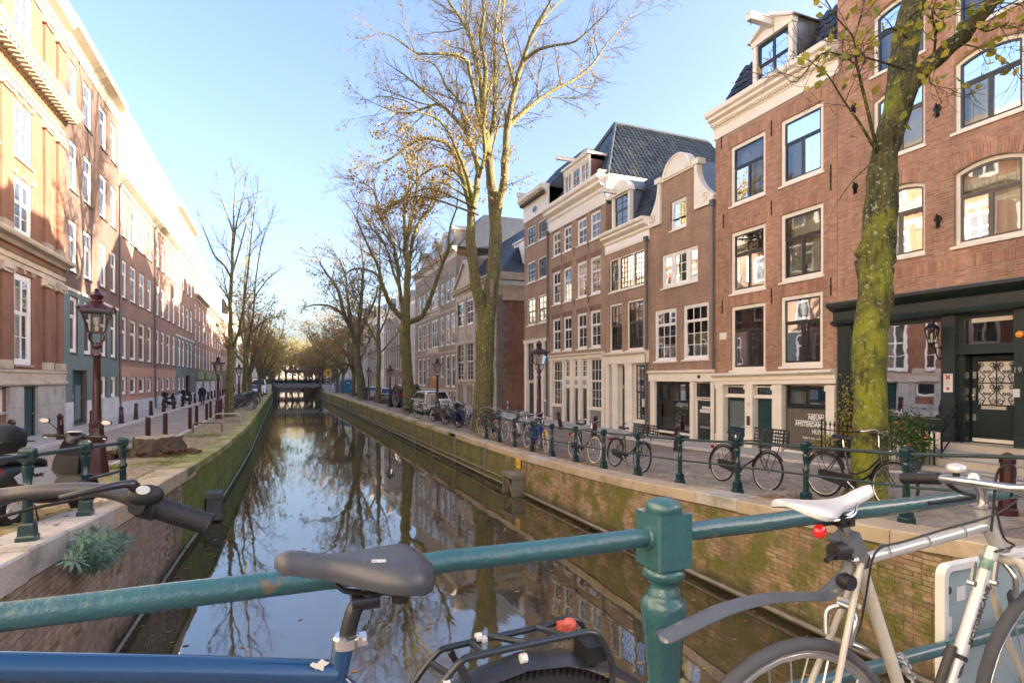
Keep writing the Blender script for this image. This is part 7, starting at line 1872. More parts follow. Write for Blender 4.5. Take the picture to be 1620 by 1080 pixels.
MB().tube([(0,0,0),(0,0,3.0)],.05,6).build('pole',IRON,t);MB().box(-.45,.45,-.08,-.05,1.5,3.0).build('plate',paint('yellow_sign',(.8,.48,.03),.5,.03),t)
MB().box(-.1,.1,-.09,-.082,1.8,2.4).prism([(-.25,2.4),(.25,2.4),(0,2.8)],-.09,-.082).build('arrow',IRON,t)
fx=XR-13.5
FX=13.5
fe=thing('iron_fence','black spear headed iron fence in front of the cream plinth','fence',(FX,0,gr(9)))
ya,yb_=yX(1300,FX),yX(1478,FX)
pk=MB().tube([(0,0,.05),(0,0,.92)],.009,5).lathe([(.012,.9),(.028,.95),(.0,1.05)],5).mesh('picket',IRON)
npk=int((ya-yb_)/.125)
for k in range(npk+1):
 o=obj('picket',pk,fe,(0,ya-k*.125,0))
for z in(.15,.78):MB().box(-.012,.012,yb_-.02,ya+.02,z,z+.03).build('rail',IRON,fe)
for y in(ya,(ya+yb_)/2,yb_):MB().tube([(0,y,-.1),(0,y,1.02)],.022,6).ball((0,y,1.05),.035,6,4).build('post',IRON,fe)
hr=thing('hand_rail','black curled iron hand rail rising beside the stone steps','hand rail',(13.7,yX(1490,13.7),gr(8)))
MB().tube([(0,0,0),(0,0,.95)],.022,6).tube([(0,0,.9),(.8,.05,1.5)],.02,6).tube([(0,0,.45),(.8,.05,1.05)],.016,6).tube([(.2,0,1.03),(.1,0,1.2),(.2,0,1.28),(.28,0,1.2)],.012,5).tube([(.45,0,1.22),(.36,0,1.42),(.5,0,1.52),(.58,0,1.38)],.012,5).tube([(.8,.05,0.4),(.8,.05,1.55)],.02,6).build('rail',IRON,hr)
def bush(name,label,loc,rx,rz,n,ls,mat,stem=True,seed=1,cat='bush',flowers=0,hang=0):
 rr=random.Random(seed);t=thing(name,label,cat,loc)
 sm=MB();lf=MB();cl=[(rr.gauss(0,rx*.45),rr.gauss(0,rx*.45),rz*rr.uniform(.25,.95))for _ in range(14)]
 for c in cl:
  sm.tube([(rr.gauss(0,.04),rr.gauss(0,.04),0),(c[0]*.5,c[1]*.5,c[2]*.6),c],[.012,.008,.004],4)
 for k in range(n):
  c=rr.choice(cl);p=Vector((c[0]+rr.gauss(0,rx*.22),c[1]+rr.gauss(0,rx*.22),max(.02,c[2]+rr.gauss(0,rz*.14)-hang*rr.random())))
  leaf_at(lf,rr,p,ls*rr.uniform(.7,1.3))
 sm.build('stems',TWIG,t);stuff(lf.build('foliage',mat,t))
 if flowers:
  fm=MB()
  for k in range(flowers):c=rr.choice(cl);fm.ball((c[0]*1.1-.1,c[1]*1.1,c[2]+.05),.03,6,4)
  fm.build('blossom',paint('red_blossom',(.5,.08,.02),.5),t)
 return t
LEAFB=leafmat('shrub_leaf',[(.05,.11,.02),(.10,.17,.035),(.07,.13,.025),(.16,.22,.06)])
p=onX(1442,600,13.2)
pot=bush('potted_shrub','bushy green potted shrub with a few red blossoms in front of the shop window',(13.2,p.y,.45),.42,.85,900,.085,LEAFB,seed=3,flowers=7,hang=.25)
MB().lathe([(.16,-.42),(.24,-.02),(.26,0),(.22,.02)],14).build('pot',paint('dark_pot',(.05,.06,.06),.5),pot)
p=onX(1335,600,14.2);bush('climbing_shrub','straggly light green shrub at the left edge of the black shop front',(14.25,p.y,.1),.35,1.9,380,.075,LEAF_G,seed=4)
p=onX(1408,600,14.25);bush('climbing_shrub','small leafy shrub right of the mossy trunk under the shop window',(14.25,p.y,.3),.22,1.1,240,.07,LEAFB,seed=6)
p=onX(1305,600,13.9);bush('yellow_shrub','low yellow green plant below the white shop lettering',(13.9,p.y,.1),.3,.5,260,.09,LEAF_G,seed=5)
EUPH=leafmat('blue_green_leaf',[(.16,.29,.24),(.25,.40,.33),(.11,.22,.17),(.30,.46,.38),(.20,.34,.24)])
p=onX(150,868,-2.0);ex,ey,ez=ql(p.y)+.05,p.y,p.z
eu=thing('wall_spurge','blue green spurge bush growing out of the left quay wall','plant',(ex,ey,ez))
er=random.Random(12);ep=[]
for i in range(3):
 ep.append(MB().add([(0,0,0),(.22,.35,.03),(.17,.8,.02),(0,1,-.06),(-.17,.8,.02),(-.22,.35,.03),(0,.5,-.04)],[(0,1,6),(1,2,6),(2,3,6),(3,4,6),(4,5,6),(5,0,6)],.0).mesh('leaf',EUPH,smooth=60))
sm=MB();joined=MB();cnt=0
heads=[onX(u,v,-1.95+er.uniform(-.1,.35))for(u,v)in((112,868),(125,845),(105,885),(150,838),(168,858),(188,848),(150,875),(195,862),(172,842),(135,858),(205,852),(160,890),(183,868),(142,892),(118,858),(150,850),(130,880),(175,880))]
root=Vector((ex-.02,ey,ez-.05))
for h_ in heads:
 mid=root.lerp(h_,.55)+Vector((.05,0,-.06));sm.tube([root-root,mid-root,h_-root],[.012,.009,.006],5)
 d=(h_-mid).normalized()
 nlv=34
 for k in range(nlv):
  t_=k/nlv;base_=mid.lerp(h_,.35+.65*t_);ang=R(105-85*t_+er.uniform(-12,12));az=k*2.4
  dd=rdir(er,d,ang,az)
  o_l=.125*er.uniform(.75,1.15)*(1.1-.35*t_)
  q=dd.to_track_quat('Y','Z')
  if cnt<298:
   o=obj('leaf',er.choice(ep),eu,base_-root+Vector((.02,0,.05))*0);o.rotation_mode='QUATERNION';o.rotation_quaternion=q;o.scale=(o_l*.55,o_l,o_l)
  else:
   Mx=Matrix.Translation(base_-root)@q.to_matrix().to_4x4()
   vs_=[Mx@Vector((x*o_l*.62,y_*o_l,z_*o_l))for(x,y_,z_)in[(0,0,0),(.22,.35,.03),(.17,.8,.02),(0,1,-.06),(-.17,.8,.02),(-.22,.35,.03),(0,.5,-.04)]]
   joined.add(vs_,[(0,1,6),(1,2,6),(2,3,6),(3,4,6),(4,5,6),(5,0,6)],er.random())
  cnt+=1
eu.location=root
stuff(joined.build('leaf',EUPH,eu));sm.build('stems',paint('reddish_stem',(.16,.08,.05),.7),eu)
for(x,y,s_)in((QR-.03,6.2,.1),(QR-.03,9,.12),(QR-.02,12.5,.1)):pass
# ================================================================ PARKED BIKES, SCOOTERS, PERSON
SPOKE=paint('spoke_steel',(.5,.5,.5),.35,.05,metal=.8)
BLK=paint('black_enamel',(.006,.006,.0065),.3,.2,5,coat=.2)
SADD=paint('black_saddle_leather',(.010,.0095,.009),.5,.2,10,bs=.2)
CREAMT=paint('cream_tyre',(.55,.50,.38),.7,.1,6)
CHROME=paint('worn_chrome',(.55,.55,.55),.25,.15,8,metal=.9)
WC={}
def wheel(parent,name,cx,cz,r,tyre,rr=.019,nsp=20):
 k=(r,tyre.name,nsp)
 if k not in WC:
  sp=MB()
  for i in range(nsp):
   a=2*math.pi*i/nsp;s_=.03*(1 if i%2 else-1)
   sp.tube([(.025*math.cos(a+.5),s_,.025*math.sin(a+.5)),((r-.03)*math.cos(a),0,(r-.03)*math.sin(a))],.0022,3,cap=False)
  WC[k]=(MB().torus((0,0,0),r-rr,rr,'Y',30,7).mesh('wheel',tyre,60),MB().torus((0,0,0),r-.036,.010,'Y',30,5).mesh('rim',CHROME,60),sp.mesh('spokes',SPOKE),MB().lathe([(.012,-.06),(.03,-.035),(.018,-.03),(.018,.03),(.03,.035),(.012,.06)],8,ax='Y').mesh('hub',CHROME))
 a=WC[k];w=obj(name,a[0],parent,(cx,0,cz));obj('rim',a[1],w);obj('spokes',a[2],w);obj('hub',a[3],w);return w
def mguard(parent,cx,cz,r,a0,a1,mat,w=.025):
 m=MB();n=12
 for i in range(n+1):
  a=R(a0+(a1-a0)*i/n)
  for(y,rr)in((-w,r-.012),(-w*.6,r),(w*.6,r),(w,r-.012)):m.v.append((cx+rr*math.cos(a),y,cz+rr*math.sin(a)))
 for i in range(n):
  for j in range(3):m.f.append((i*4+j,i*4+j+1,i*4+4+j+1,i*4+4+j))
 return m.build('mudguard',mat,parent,smooth=60)
def bike(label,loc,rz,lean=0,col=BLK,kind='roadster',tyre=TYRE,crate=None,guard=None,group='bikes parked along the canal railing',steer=0,fork=None,fguard=None,case=True,handle=CHROME,lightred=True,bag=None,saddle=SADD):
 t=thing('parked_bicycle',label,'bicycle',loc,0,group);t.scale=(1.07,1.07,1.1)
 t.rotation_euler=Euler((R(lean),0,rz),'XYZ')
 r=.345;fx=1.12;guard=guard or col;fork=fork or col
 wheel(t,'rear_wheel',0,r,r,tyre);wheel(t,'front_wheel',fx,r,r,tyre)
 bb=(.47,0,.30);st=(.30,0,.80);ht=(.86,0,.86);hb=(.93,0,.62)
 m=MB().tube([bb,st],.016,8)
 if kind=='oma':
  m.tube([hb,(.80,0,.48),(.64,0,.36),bb],.017,8).tube([(.90,0,.72),(.72,0,.52),(.55,0,.43),(.43,0,.43)],.014,8)
 else:
  m.tube([st,ht],.014,8).tube([hb,bb],.016,8)
 m.tube([ht,hb],.02,8)
 for s_ in(-.05,.05):m.tube([bb,(0,s_,r)],.009,6).tube([(.31,0,.78),(0,s_,r)],.008,6)
 m.build('frame',col,t,smooth=True)
 f=MB().tube([hb,(.95,0,.56)],.018,6)
 for s_ in(-.045,.045):f.tube([(.95,s_,.58),(1.03,s_,.45),(fx,s_,r)],.010 if fork is col else .016,6)
 f.build('fork',fork,t,smooth=True)
 mguard(t,0,r,r+.03,20,205,guard);mguard(t,fx,r,r+.03,35,175,fguard or guard)
 if case:MB().prism([(-.06,r+.07),(.05,r+.08),(.50,.40),(.57,.33),(.55,.24),(.47,.20),(.02,r-.07),(-.06,r-.04)],-.075,-.045).build('chain_case',paint('chain_case_black',(.02,.02,.02),.35),t)
 c=MB().tube([(.47,-.09,.30),(.47,.08,.30)],.012,6).tube([(.47,-.09,.30),(.60,-.09,.21)],.009,6).tube([(.47,.08,.30),(.34,.08,.39)],.009,6).box(.57,.66,-.16,-.09,.19,.215).box(.29,.38,.08,.16,.38,.40)
 c.build('crank',CHROME,t)
 MB().tube([st,(.27,0,.93)],.013,6).build('seat_post',CHROME,t)
 sm=MB();n=8
 for i in range(n+1):
  s_=i/n;x=.14+.29*s_;w=.105*(1-s_)**.8*(1 if s_>.12 else .8)+.02;z=.965+.02*(abs(s_-.5)*2)**2
  for q in range(7):
   y=-w+2*w*q/6;sm.v.append((x,y,z-.05*abs(y/w)**3))
 for i in range(n):
  for q in range(6):sm.f.append((i*7+q,i*7+q+1,i*7+8+q,i*7+7+q))
 sm.build('saddle',saddle,t,smooth=60)
 h=MB().tube([(.86,0,.84),(.84,0,1.02)],.013,6)
 Ms=Matrix.Translation((.84,0,0))@Matrix.Rotation(R(steer),4,'Z')
 pts=[(-.24,-.28,1.04),(-.10,-.29,1.06),(.03,-.22,1.10),(.08,-.08,1.06),(.06,0,1.02),(.08,.08,1.06),(.03,.22,1.10),(-.10,.29,1.06),(-.24,.28,1.04)]
 P=[Ms@Vector(p)for p in pts]
 h.tube(P,.011,6);h.build('handlebar',handle,t,smooth=True)
 for(i,j)in((0,1),(8,7)):MB().tube([P[i],P[i].lerp(P[j],.8)],.017,7).build('grip',SADD,t)
 MB().lathe([(.02,.0),(.045,.05),(.04,.07)],10,(.99,0,.80),'X').build('headlamp',CHROME,t)
 rk=MB()
 for s_ in(-.06,.06):rk.tube([(.24,s_,.74),(-.28,s_,.74),(-.30,s_*.6,.70)],.007,5).tube([(-.18,s_,.74),(0,s_*.9,r)],.006,5)
 for x in(-.2,-.05,.1):rk.tube([(x,-.06,.74),(x,.06,.74)],.006,5)
 rk.build('luggage_rack',BLK,t)
 if lightred:MB().box(-.335,-.31,-.03,.03,.60,.66).build('rear_light',LRED,t)
 MB().tube([(.40,.05,.28),(.33,.20,.0)],.009,5).build('kickstand',CHROME,t)
 if crate:
  m=MB();x0,x1,w,z0,z1=(.93,1.33,.2,.84,1.08)if crate=='front' else(-.36,.06,.17,.76,1.02)
  for z in np.linspace(z0,z1,5):m.box(x0,x1,-w,-w+.012,z-.012,z+.012).box(x0,x1,w-.012,w,z-.012,z+.012).box(x0,x0+.012,-w+.013,w-.013,z-.012,z+.012).box(x1-.012,x1,-w+.013,w-.013,z-.012,z+.012)
  for x in np.linspace(x0,x1-.02,5):m.box(x,x+.02,-w-.004,-w,z0,z1).box(x,x+.02,w,w+.004,z0,z1)
  for y in np.linspace(-w,w-.02,4):m.box(x0-.004,x0,y,y+.02,z0,z1).box(x1,x1+.004,y,y+.02,z0,z1)
  m.box(x0,x1,-w,w,z0-.012,z0)
  m.build('crate',paint('black_crate',(.02,.022,.024),.5),t)
  if crate=='front':MB().tube([(1.0,-.1,.84),(.97,-.05,.62)],.01,5).tube([(1.25,.1,.84),(1.12,.07,.36)],.008,5).tube([(1.25,-.1,.84),(1.12,-.07,.36)],.008,5).build('front_carrier',BLK,t)
 if bag:
  for s_ in(-1,1):MB().prism([(-.28,.32),(.10,.32),(.12,.72),(-.30,.72)],s_*.07,s_*.20).build('pannier',bag,t)
 return t
def rail_bike(u,X,label,fwd=-1,**kw):
 y=yX(u,X);z=gr(y)
 rz=-QA+R(kw.pop('yaw',0))if fwd<0 else QA+R(kw.pop('yaw',0))
 d=Vector((math.cos(rz),math.sin(rz),0))*.56
 return bike(label,(X-d.x,y-d.y,z),rz,**kw)
BLUEB=paint('blue_bike_paint',(.01,.05,.25),.35,.1,coat=.3);YELB=paint('yellow_bike_paint',(.70,.42,.01),.35,.08,coat=.3)
GRYB=paint('grey_bike_paint',(.25,.24,.25),.35,.1,metal=.5);PURB=paint('mauve_bike_paint',(.22,.13,.16),.35,.1,coat=.3)
MINT=paint('mint_bike_paint',(.20,.32,.30),.35,.1);REDB=paint('dark_red_bike_paint',(.16,.02,.02),.35,.1)
rail_bike(1172,8.55,'black transport bike with black plastic crate in front of the two dark doors',lean=-7,crate='front',steer=-12,col=BLK)
rail_bike(1350,8.6,'black step through bike with raised chrome handlebar in front of the mossy trunk',kind='oma',lean=-6,steer=14)
rail_bike(990,8.15,'black roadster with dark front crate beside the shop window of the gabled house',lean=-8,crate='front',steer=8)
rail_bike(921,8.1,'black gents bike with cream tyres in front of the white shop front',lean=-6,tyre=CREAMT,steer=-6)
y=yX(872,8.45);bike('bike with blue panniers and yellow front fork by the nearest right lamp post',(8.2,y+.5,gr(y)),-QA-R(12),lean=4,col=BLUEB,fork=YELB,fguard=YELB,guard=BLUEB,tyre=CREAMT,bag=BLUEB,steer=-10,case=False)
rail_bike(822,8.05,'grey bike with white mudguards and cream tyres left of the blue and yellow bike',lean=-7,col=GRYB,guard=WHP,tyre=CREAMT,steer=20)
rail_bike(789,8.1,'mauve bike with a black crate behind, under the great elm',lean=-6,col=PURB,crate='rear',tyre=CREAMT,steer=-15)
rail_bike(768,8.05,'mint handled bike with one white tyre at the foot of the great elm',lean=-6,col=BLK,tyre=CREAMT,handle=MINT,fwd=1)
for i,(u,X,yaw,lab,kw)in enumerate(((752,8.4,0,'black bike with red rear light just left of the great elm',{}),(738,8.5,25,'navy bike leaning among the cluster left of the elm',dict(col=BLUEB,bag=paint('navy_bag',(.02,.03,.07),.6))),(727,8.5,30,'black step through bike in the middle of the cluster',dict(kind='oma')),(716,8.5,28,'grey bike with cream basket in the cluster',dict(col=GRYB,crate='front')),(706,8.4,32,'black bike with white saddle in the cluster',dict(saddle=WHP)),(697,8.4,35,'mauve bike at the far end of the cluster',dict(col=PURB)),(690,8.5,35,'silver bike turned towards the water beside the second right lamp',dict(col=GRYB,guard=WHP)))):
 rail_bike(u,X,lab,fwd=-1 if i%2 else 1,yaw=yaw if i%2 else-yaw,lean=rng.uniform(-8,8),steer=rng.uniform(-20,20),**kw)
for i,(u,X,lab,kw)in enumerate(((780,8.6,'black bike with cream tyres behind the mauve one under the elm',dict(tyre=CREAMT)),(760,8.7,'dark red bike pressed against the elm trunk',dict(col=REDB)),(733,9.0,'silver framed bike behind the navy one in the cluster',dict(col=GRYB,guard=WHP)),(721,9.0,'black bike with rear crate in the second line of the cluster',dict(crate='rear')),(712,9.0,'mint coloured bike in the second line of the cluster',dict(col=MINT)),(700,9.0,'black step through bike in the second line of the cluster',dict(kind='oma')),(846,8.6,'black bike standing between the grey bike and the blue panniers',dict(lean=5)))):
 rail_bike(u,X,lab,fwd=1 if i%2 else-1,yaw=rng.uniform(-20,20),steer=rng.uniform(-20,20),**kw)
tb=rail_bike(674,8.2,'upright transport bike with a beige wind shield panel at the quay edge',yaw=40,col=GRYB,lean=4)
MB().prism([(.75,.75),(1.05,.80),(1.12,1.35),(1.02,1.45),(.82,1.42),(.72,1.3)],-.24,.24).build('wind_shield',paint('beige_panel',(.40,.34,.28),.6,.1),tb)
for i,(u,X,lab)in enumerate(((655,8.3,'dark bike by the third tree'),(572,8.6,'black bike under the leaning tree, nearest'),(569,8.8,'dark bike under the leaning tree, second'),(566,8.6,'grey bike under the leaning tree, third'),(562,8.6,'black bike next to the blue toilets'))):
 rail_bike(u,X,lab,yaw=rng.uniform(20,60),col=[BLK,BLK,REDB,GRYB,BLK][i],lean=rng.uniform(-6,6))
for i in range(11):
 y=43+i*1.35+rng.uniform(-.2,.2)
 bike(['grey','black','dark red','mauve','black','navy','grey','black','mint','black','grey'][i]+' bicycle in the rack row on the left quay, '+['nearest','second','third','fourth','fifth','sixth','seventh','eighth','ninth','tenth','farthest'][i]+' from the front',(-3.2+rng.uniform(-.15,.15),y,0),R(rng.uniform(-25,10)),rng.uniform(-9,9),[GRYB,BLK,REDB,PURB,BLK,BLUEB,GRYB,BLK,MINT,BLK,GRYB][i],group='bikes in the rack on the left quay',steer=rng.uniform(-25,25),crate=None if i%4 else 'front')
for i in range(14):
 x=-3.5+i*1.05
 bike(ORD_[i]+' small far bicycle from the left on the rail of the far bridge',(x,BY+.55,1.3),R(rng.choice([0,180])+rng.uniform(-15,15)),rng.uniform(-6,6),rng.choice([BLK,GRYB,REDB,BLUEB]),group='bikes on the far bridge')
SCB=paint('scooter_black',(.011,.013,.016),.42,.1,3);SCS=paint('scooter_silver',(.55,.55,.54),.35,.05,metal=.1)
SCM=paint('matt_black_plastic',(.008,.009,.010),.6,.15,20,bs=.15,bscale=80)
def loft(secs,n=14):
 m=MB()
 for(x,zc,w,h,e)in secs:
  for k in range(n):
   a=2*math.pi*k/n;c,s_=math.cos(a),math.sin(a)
   m.v.append((x,w*math.copysign(abs(c)**e,c),zc+h*math.copysign(abs(s_)**e,s_)))
 q=len(secs)
 for i in range(q-1):
  for k in range(n):m.f.append((i*n+k,i*n+(k+1)%n,(i+1)*n+(k+1)%n,(i+1)*n+k))
 m.f.append(tuple(range(n)));m.f.append(tuple((q-1)*n+k for k in range(n))[::-1])
 return m
def scooter(label,loc,rz,lean=0,near=True,group='motor scooters on the left bank'):
 t=thing('motor_scooter',label,'scooter',loc,0,group);t.rotation_euler=Euler((R(lean),0,rz),'XYZ')
 for(nm,x)in(('rear_wheel',0),('front_wheel',1.24)):
  w_=MB().torus((0,0,0),.185,.06,'Y',24,10).build(nm,TYRE,t,(x,0,.245),smooth=60)
  m=MB().torus((0,0,0),.135,.018,'Y',20,6).lathe([(.05,-.04),(.05,.04)],10,ax='Y')
  for k in range(5):a=k*1.2566;m.bar((.04*math.cos(a),0,.04*math.sin(a)),(.135*math.cos(a),0,.135*math.sin(a)),.03,.025,(0,1,0))
  m.build('rim',SCS,w_,smooth=40)
 loft([(-.40,.62,.05,.05,.8),(-.32,.62,.13,.12,.8),(-.1,.60,.17,.16,.7),(.2,.55,.18,.18,.7),(.42,.45,.17,.16,.7),(.52,.34,.15,.07,.7)]).build('rear_body',SCB,t,smooth=50)
 loft([(.38,.29,.15,.05,.5),(.62,.27,.17,.045,.5),(.9,.30,.17,.06,.5),(1.0,.4,.16,.12,.6)]).build('floor_board',SCM,t,smooth=40)
 m=MB();P=[]
 for i,(x,z,w,d)in enumerate(((.92,.28,.17,.05),(.96,.5,.22,.06),(1.0,.72,.21,.07),(.97,.88,.13,.07),(.93,1.0,.07,.05))):
  for(yy,xx)in((-w,-d),(-w*.6,.03),(0,.07),(w*.6,.03),(w,-d),(w*.5,-d*.6),(0,-.03),(-w*.5,-d*.6)):m.v.append((x+xx,yy,z))
 for i in range(4):
  for k in range(8):m.f.append((i*8+k,i*8+(k+1)%8,i*8+8+(k+1)%8,i*8+8+k))
 m.f.append(tuple(range(8)));m.f.append(tuple(32+k for k in range(8)))
 m.build('leg_shield',SCB,t,smooth=50)
 MB().box(.86,.93,-.14,.14,.55,.78).build('glove_box',SCM,t)
 loft([(.88,.98,.06,.04,.8),(.95,1.03,.12,.055,.8),(1.05,1.02,.10,.06,.8),(1.12,.98,.05,.04,.8)]).build('handlebar_cover',SCB,t,smooth=50)
 MB().prism([(.10*math.cos(a),.075*math.sin(a))for a in np.linspace(0,6.28,15)[:-1]],0,.012,'Z').build('dial',WHP,t,(.955,0,1.082))
 for s_ in(-1,1):
  MB().tube([(.97,s_*.08,1.03),(.93,s_*.33,1.03)],.014,7).build('handlebar',SCM,t)
  MB().tube([(.94,s_*.22,1.03),(.925,s_*.36,1.03)],.021,8).build('grip',SADD,t)
  MB().tube([(.97,s_*.2,1.03),(1.0,s_*.28,1.02),(.98,s_*.38,1.0)],.006,5).build('brake_lever',CHROME,t)
  mm=MB().tube([(.96,s_*.18,1.05),(.97,s_*.26,1.14),(.96,s_*.34,1.2)],.007,5).ball((.965,s_*.38,1.22),.06,12,6,(.28,1.15,.62)).build('mirror',SCM,t,smooth=60)
  MB().prism([(.058*math.cos(a),.03*math.sin(a))for a in np.linspace(0,6.28,13)[:-1]],-.001,.001,'X').build('mirror_glass',paint('mirror_glass',(.8,.82,.85),.04,.01,metal=1),mm,(.945,s_*.38,1.22))
 loft([(-.28,.78,.10,.03,.7),(-.1,.79,.15,.045,.7),(.15,.77,.15,.05,.7),(.34,.74,.10,.05,.7),(.42,.68,.06,.05,.7)]).build('seat',SADD,t,smooth=50)
 MB().tube([(1.0,0,.6),(1.16,0,.42),(1.24,0,.245)],.03,8).build('fork',SCM,t)
 mguard(t,1.24,.245,.27,25,165,SCB,.07);mguard(t,0,.245,.27,60,200,SCM,.07)
 for s_ in(-1,1):
  p_=MB().prism([(-.28,.62),(-.1,.70),(.22,.70),(.40,.56),(.34,.46),(.1,.48),(-.2,.54)],s_*.175,s_*.19).build('side_panel',SCS,t)
  if near and s_<0:text('Vivacity',.065,BLK,p_,(-.04,-.192,.60),ext=.001,bold=.003)
  loft([(.05,.45,.05,.05,.8),(.25,.42,.06,.07,.8),(.42,.36,.04,.05,.8)]).build('engine_cover',SCM,t,(0,s_*.16,0),smooth=50)
 MB().lathe([(.03,-.3),(.055,-.25),(.055,.1),(.02,.14)],10,(.0,.16,.26),'X').build('exhaust',IRON,t,smooth=True)
 loft([(-.64,1.0,.10,.10,.6),(-.58,1.0,.19,.15,.6),(-.42,1.02,.21,.17,.6),(-.24,1.0,.18,.15,.6),(-.18,.98,.10,.10,.6)],18).build('top_case',SCM,t,(.1,0,.02),smooth=60)
 MB().prism([(-.645,.985),(-.17,.985),(-.17,1.0),(-.645,1.0)],-.216,.216).build('top_case_seam',SCB,t,(.1,0,.02))
 MB().box(-.5,-.2,-.08,.08,.80,.86).build('case_carrier',IRON,t)
 MB().box(-.44,-.36,-.1,.1,.66,.72).build('tail_light',LRED,t)
 pl=MB().prism([(-.50,.40),(-.49,.40),(-.45,.56),(-.46,.56)],-.105,.105).build('number_plate',paint('yellow_plate',(.65,.42,.03),.5),t)
 if near:
  for k,s_ in enumerate(('DDX','124')):
   text(s_,.07,paint('plate_black',(.03,.025,.02),.5),pl,(-.4645-.0185*k-.008,0,.50-.075*k),rot=(R(90),0,R(-90)),align='CENTER',ext=.004,bold=.002)
 MB().prism([(-.47,.22),(-.46,.22),(-.42,.40),(-.43,.40)],-.09,.09).build('mud_flap',SCM,t)
 MB().tube([(.2,.1,.25),(.15,.24,.0)],.01,5).tube([(.2,-.1,.25),(.12,-.24,.0)],.01,5).build('kickstand',IRON,t)
 return t
a,b_=Vector((-2.86,8.15)),Vector((-2.50,9.4));ang=math.atan2(b_.y-a.y,b_.x-a.x)
sc=scooter('black motor scooter with top case and yellow number plate behind the left green railing',(a.x,a.y,gl(8.5)+.0),ang,3)
sc.rotation_euler=Euler((R(3),R(4),ang),'XYZ')
for i,(u,lab)in enumerate(((262,'dark scooter parked at the pale plinth on the left pavement'),(291,'second dark scooter, leaning by the teal base on the left pavement'))):
 y=onX(u,600,-7.9).y;scooter(lab,(-7.9,y,gl(y)+.09),R(75),6,False,'scooters parked on the left pavement')
def skin(name,verts,edges,rad,mat,parent,sub=1):
 me=bpy.data.meshes.new(name);me.from_pydata(verts,edges,[])
 o=bpy.data.objects.new(name,me);COL.objects.link(o)
 md=o.modifiers.new('s','SKIN');sk=me.skin_vertices[0].data
 for i,r_ in enumerate(rad):sk[i].radius=(r_,r_)if not isinstance(r_,tuple)else r_
 sk[0].use_root=True
 o.modifiers.new('u','SUBSURF').levels=sub
 dg=bpy.context.evaluated_depsgraph_get();m2=bpy.data.meshes.new_from_object(o.evaluated_get(dg));m2.name=name
 bpy.data.objects.remove(o);m2.materials.clear();m2.materials.append(mat)
 for p in m2.polygons:p.use_smooth=True
 return obj(name,m2,parent)
y=onX(320,600,-6.1).y
pn=thing('person','person in dark jacket and trousers walking on the left street past the green panels','person',(-6.1,y,gl(y)),R(-100))
V=[(0,0,.95),(0,0,1.15),(0,0,1.38),(0,0,1.50),(0,0,1.58),(.02,0,1.68),(0,.10,.90),(.08,.10,.50),(-.02,.10,.10),(.12,.10,.04),(0,-.10,.90),(-.03,-.10,.50),(-.16,-.10,.12),(-.04,-.10,.04),(0,.20,1.40),(-.04,.25,1.12),(.06,.25,.88),(0,-.20,1.40),(.03,-.25,1.12),(.14,-.24,.90)]
E=[(0,1),(1,2),(2,3),(3,4),(4,5),(0,6),(6,7),(7,8),(8,9),(0,10),(10,11),(11,12),(12,13),(2,14),(14,15),(15,16),(2,17),(17,18),(18,19)]
rd=[.14,.14,.16,.07,.06,.10,.10,.07,.05,.04,.10,.07,.05,.04,.07,.055,.04,.07,.055,.04]
body=skin('body',V,E,rd,paint('dark_clothes',(.02,.022,.03),.8,.2,6),pn)
skin('jacket',[(0,0,.86),(0,0,1.1),(0,0,1.36),(0,.19,1.39),(-.04,.255,1.12),(.05,.255,.95),(0,-.19,1.39),(.03,-.255,1.12),(.12,-.245,.96)],[(0,1),(1,2),(2,3),(3,4),(4,5),(2,6),(6,7),(7,8)],[.17,.16,.18,.085,.07,.06,.085,.07,.06],paint('dark_jacket',(.018,.02,.028),.8,.2,6),pn)
SKINM=paint('skin',(.45,.27,.19),.6,.05)
MB().ball((.02,0,1.66),.095,12,8,(1,.82,1.2)).ball((.115,0,1.65),.02,6,4).build('face',SKINM,pn,smooth=60)
MB().ball((-.005,0,1.69),.102,12,8,(1,.86,1.1)).build('hair',paint('dark_hair',(.03,.02,.015),.7),pn,smooth=60)
# ================================================================ FOREGROUND: bridge railing and the two bikes leaning on it
RY,RZ=1.21,1.80
NGREEN=paint('thick_green_paint',(.026,.098,.112),.26,.2,5,bs=.8,bscale=42,bdist=.006,coat=.4,dirt=(.13,.10,.07),dirts=18,dirtamt=(.60,.66))
def PY(u,v,Y=1.0):return onY(u,v,Y)
def spl(pts,sub=4):
 pts=[Vector(p)for p in pts];out=[];n=len(pts)
 for i in range(n-1):
  p0,p1,p2,p3=pts[max(i-1,0)],pts[i],pts[i+1],pts[min(i+2,n-1)]
  for k in range(sub):
   t=k/sub
   out.append(.5*((2*p1)+(p2-p0)*t+(2*p0-5*p1+4*p2-p3)*t*t+(3*p1-p0-3*p2+p3)*t**3))
 out.append(pts[-1]);return out
nr=thing('bridge_railing','thick glossy green railing with cast iron post across the foreground','railing',(0,RY,.93))
XP=PY(1050,860,RY).x
L0=Vector((0,RY,.93))
def seg(xa,xb,z,r,name):
 n=24;pts=[(xa+(xb-xa)*i/n,RY+rng.gauss(0,.0012),z+rng.gauss(0,.0012))for i in range(n+1)]
 m=MB().tube(pts,[r*rng.uniform(.975,1.02)for _ in pts],18);m.v=[(a,b_-RY,c-.93)for(a,b_,c)in m.v]
 return m.build(name,NGREEN,nr,smooth=True)
for(a,b_)in((XP-3.2,XP-.04),(XP+.04,XP+3.2)):
 seg(a,b_,RZ,.0248,'top_rail');seg(a,b_,1.31,.0215,'lower_rail')
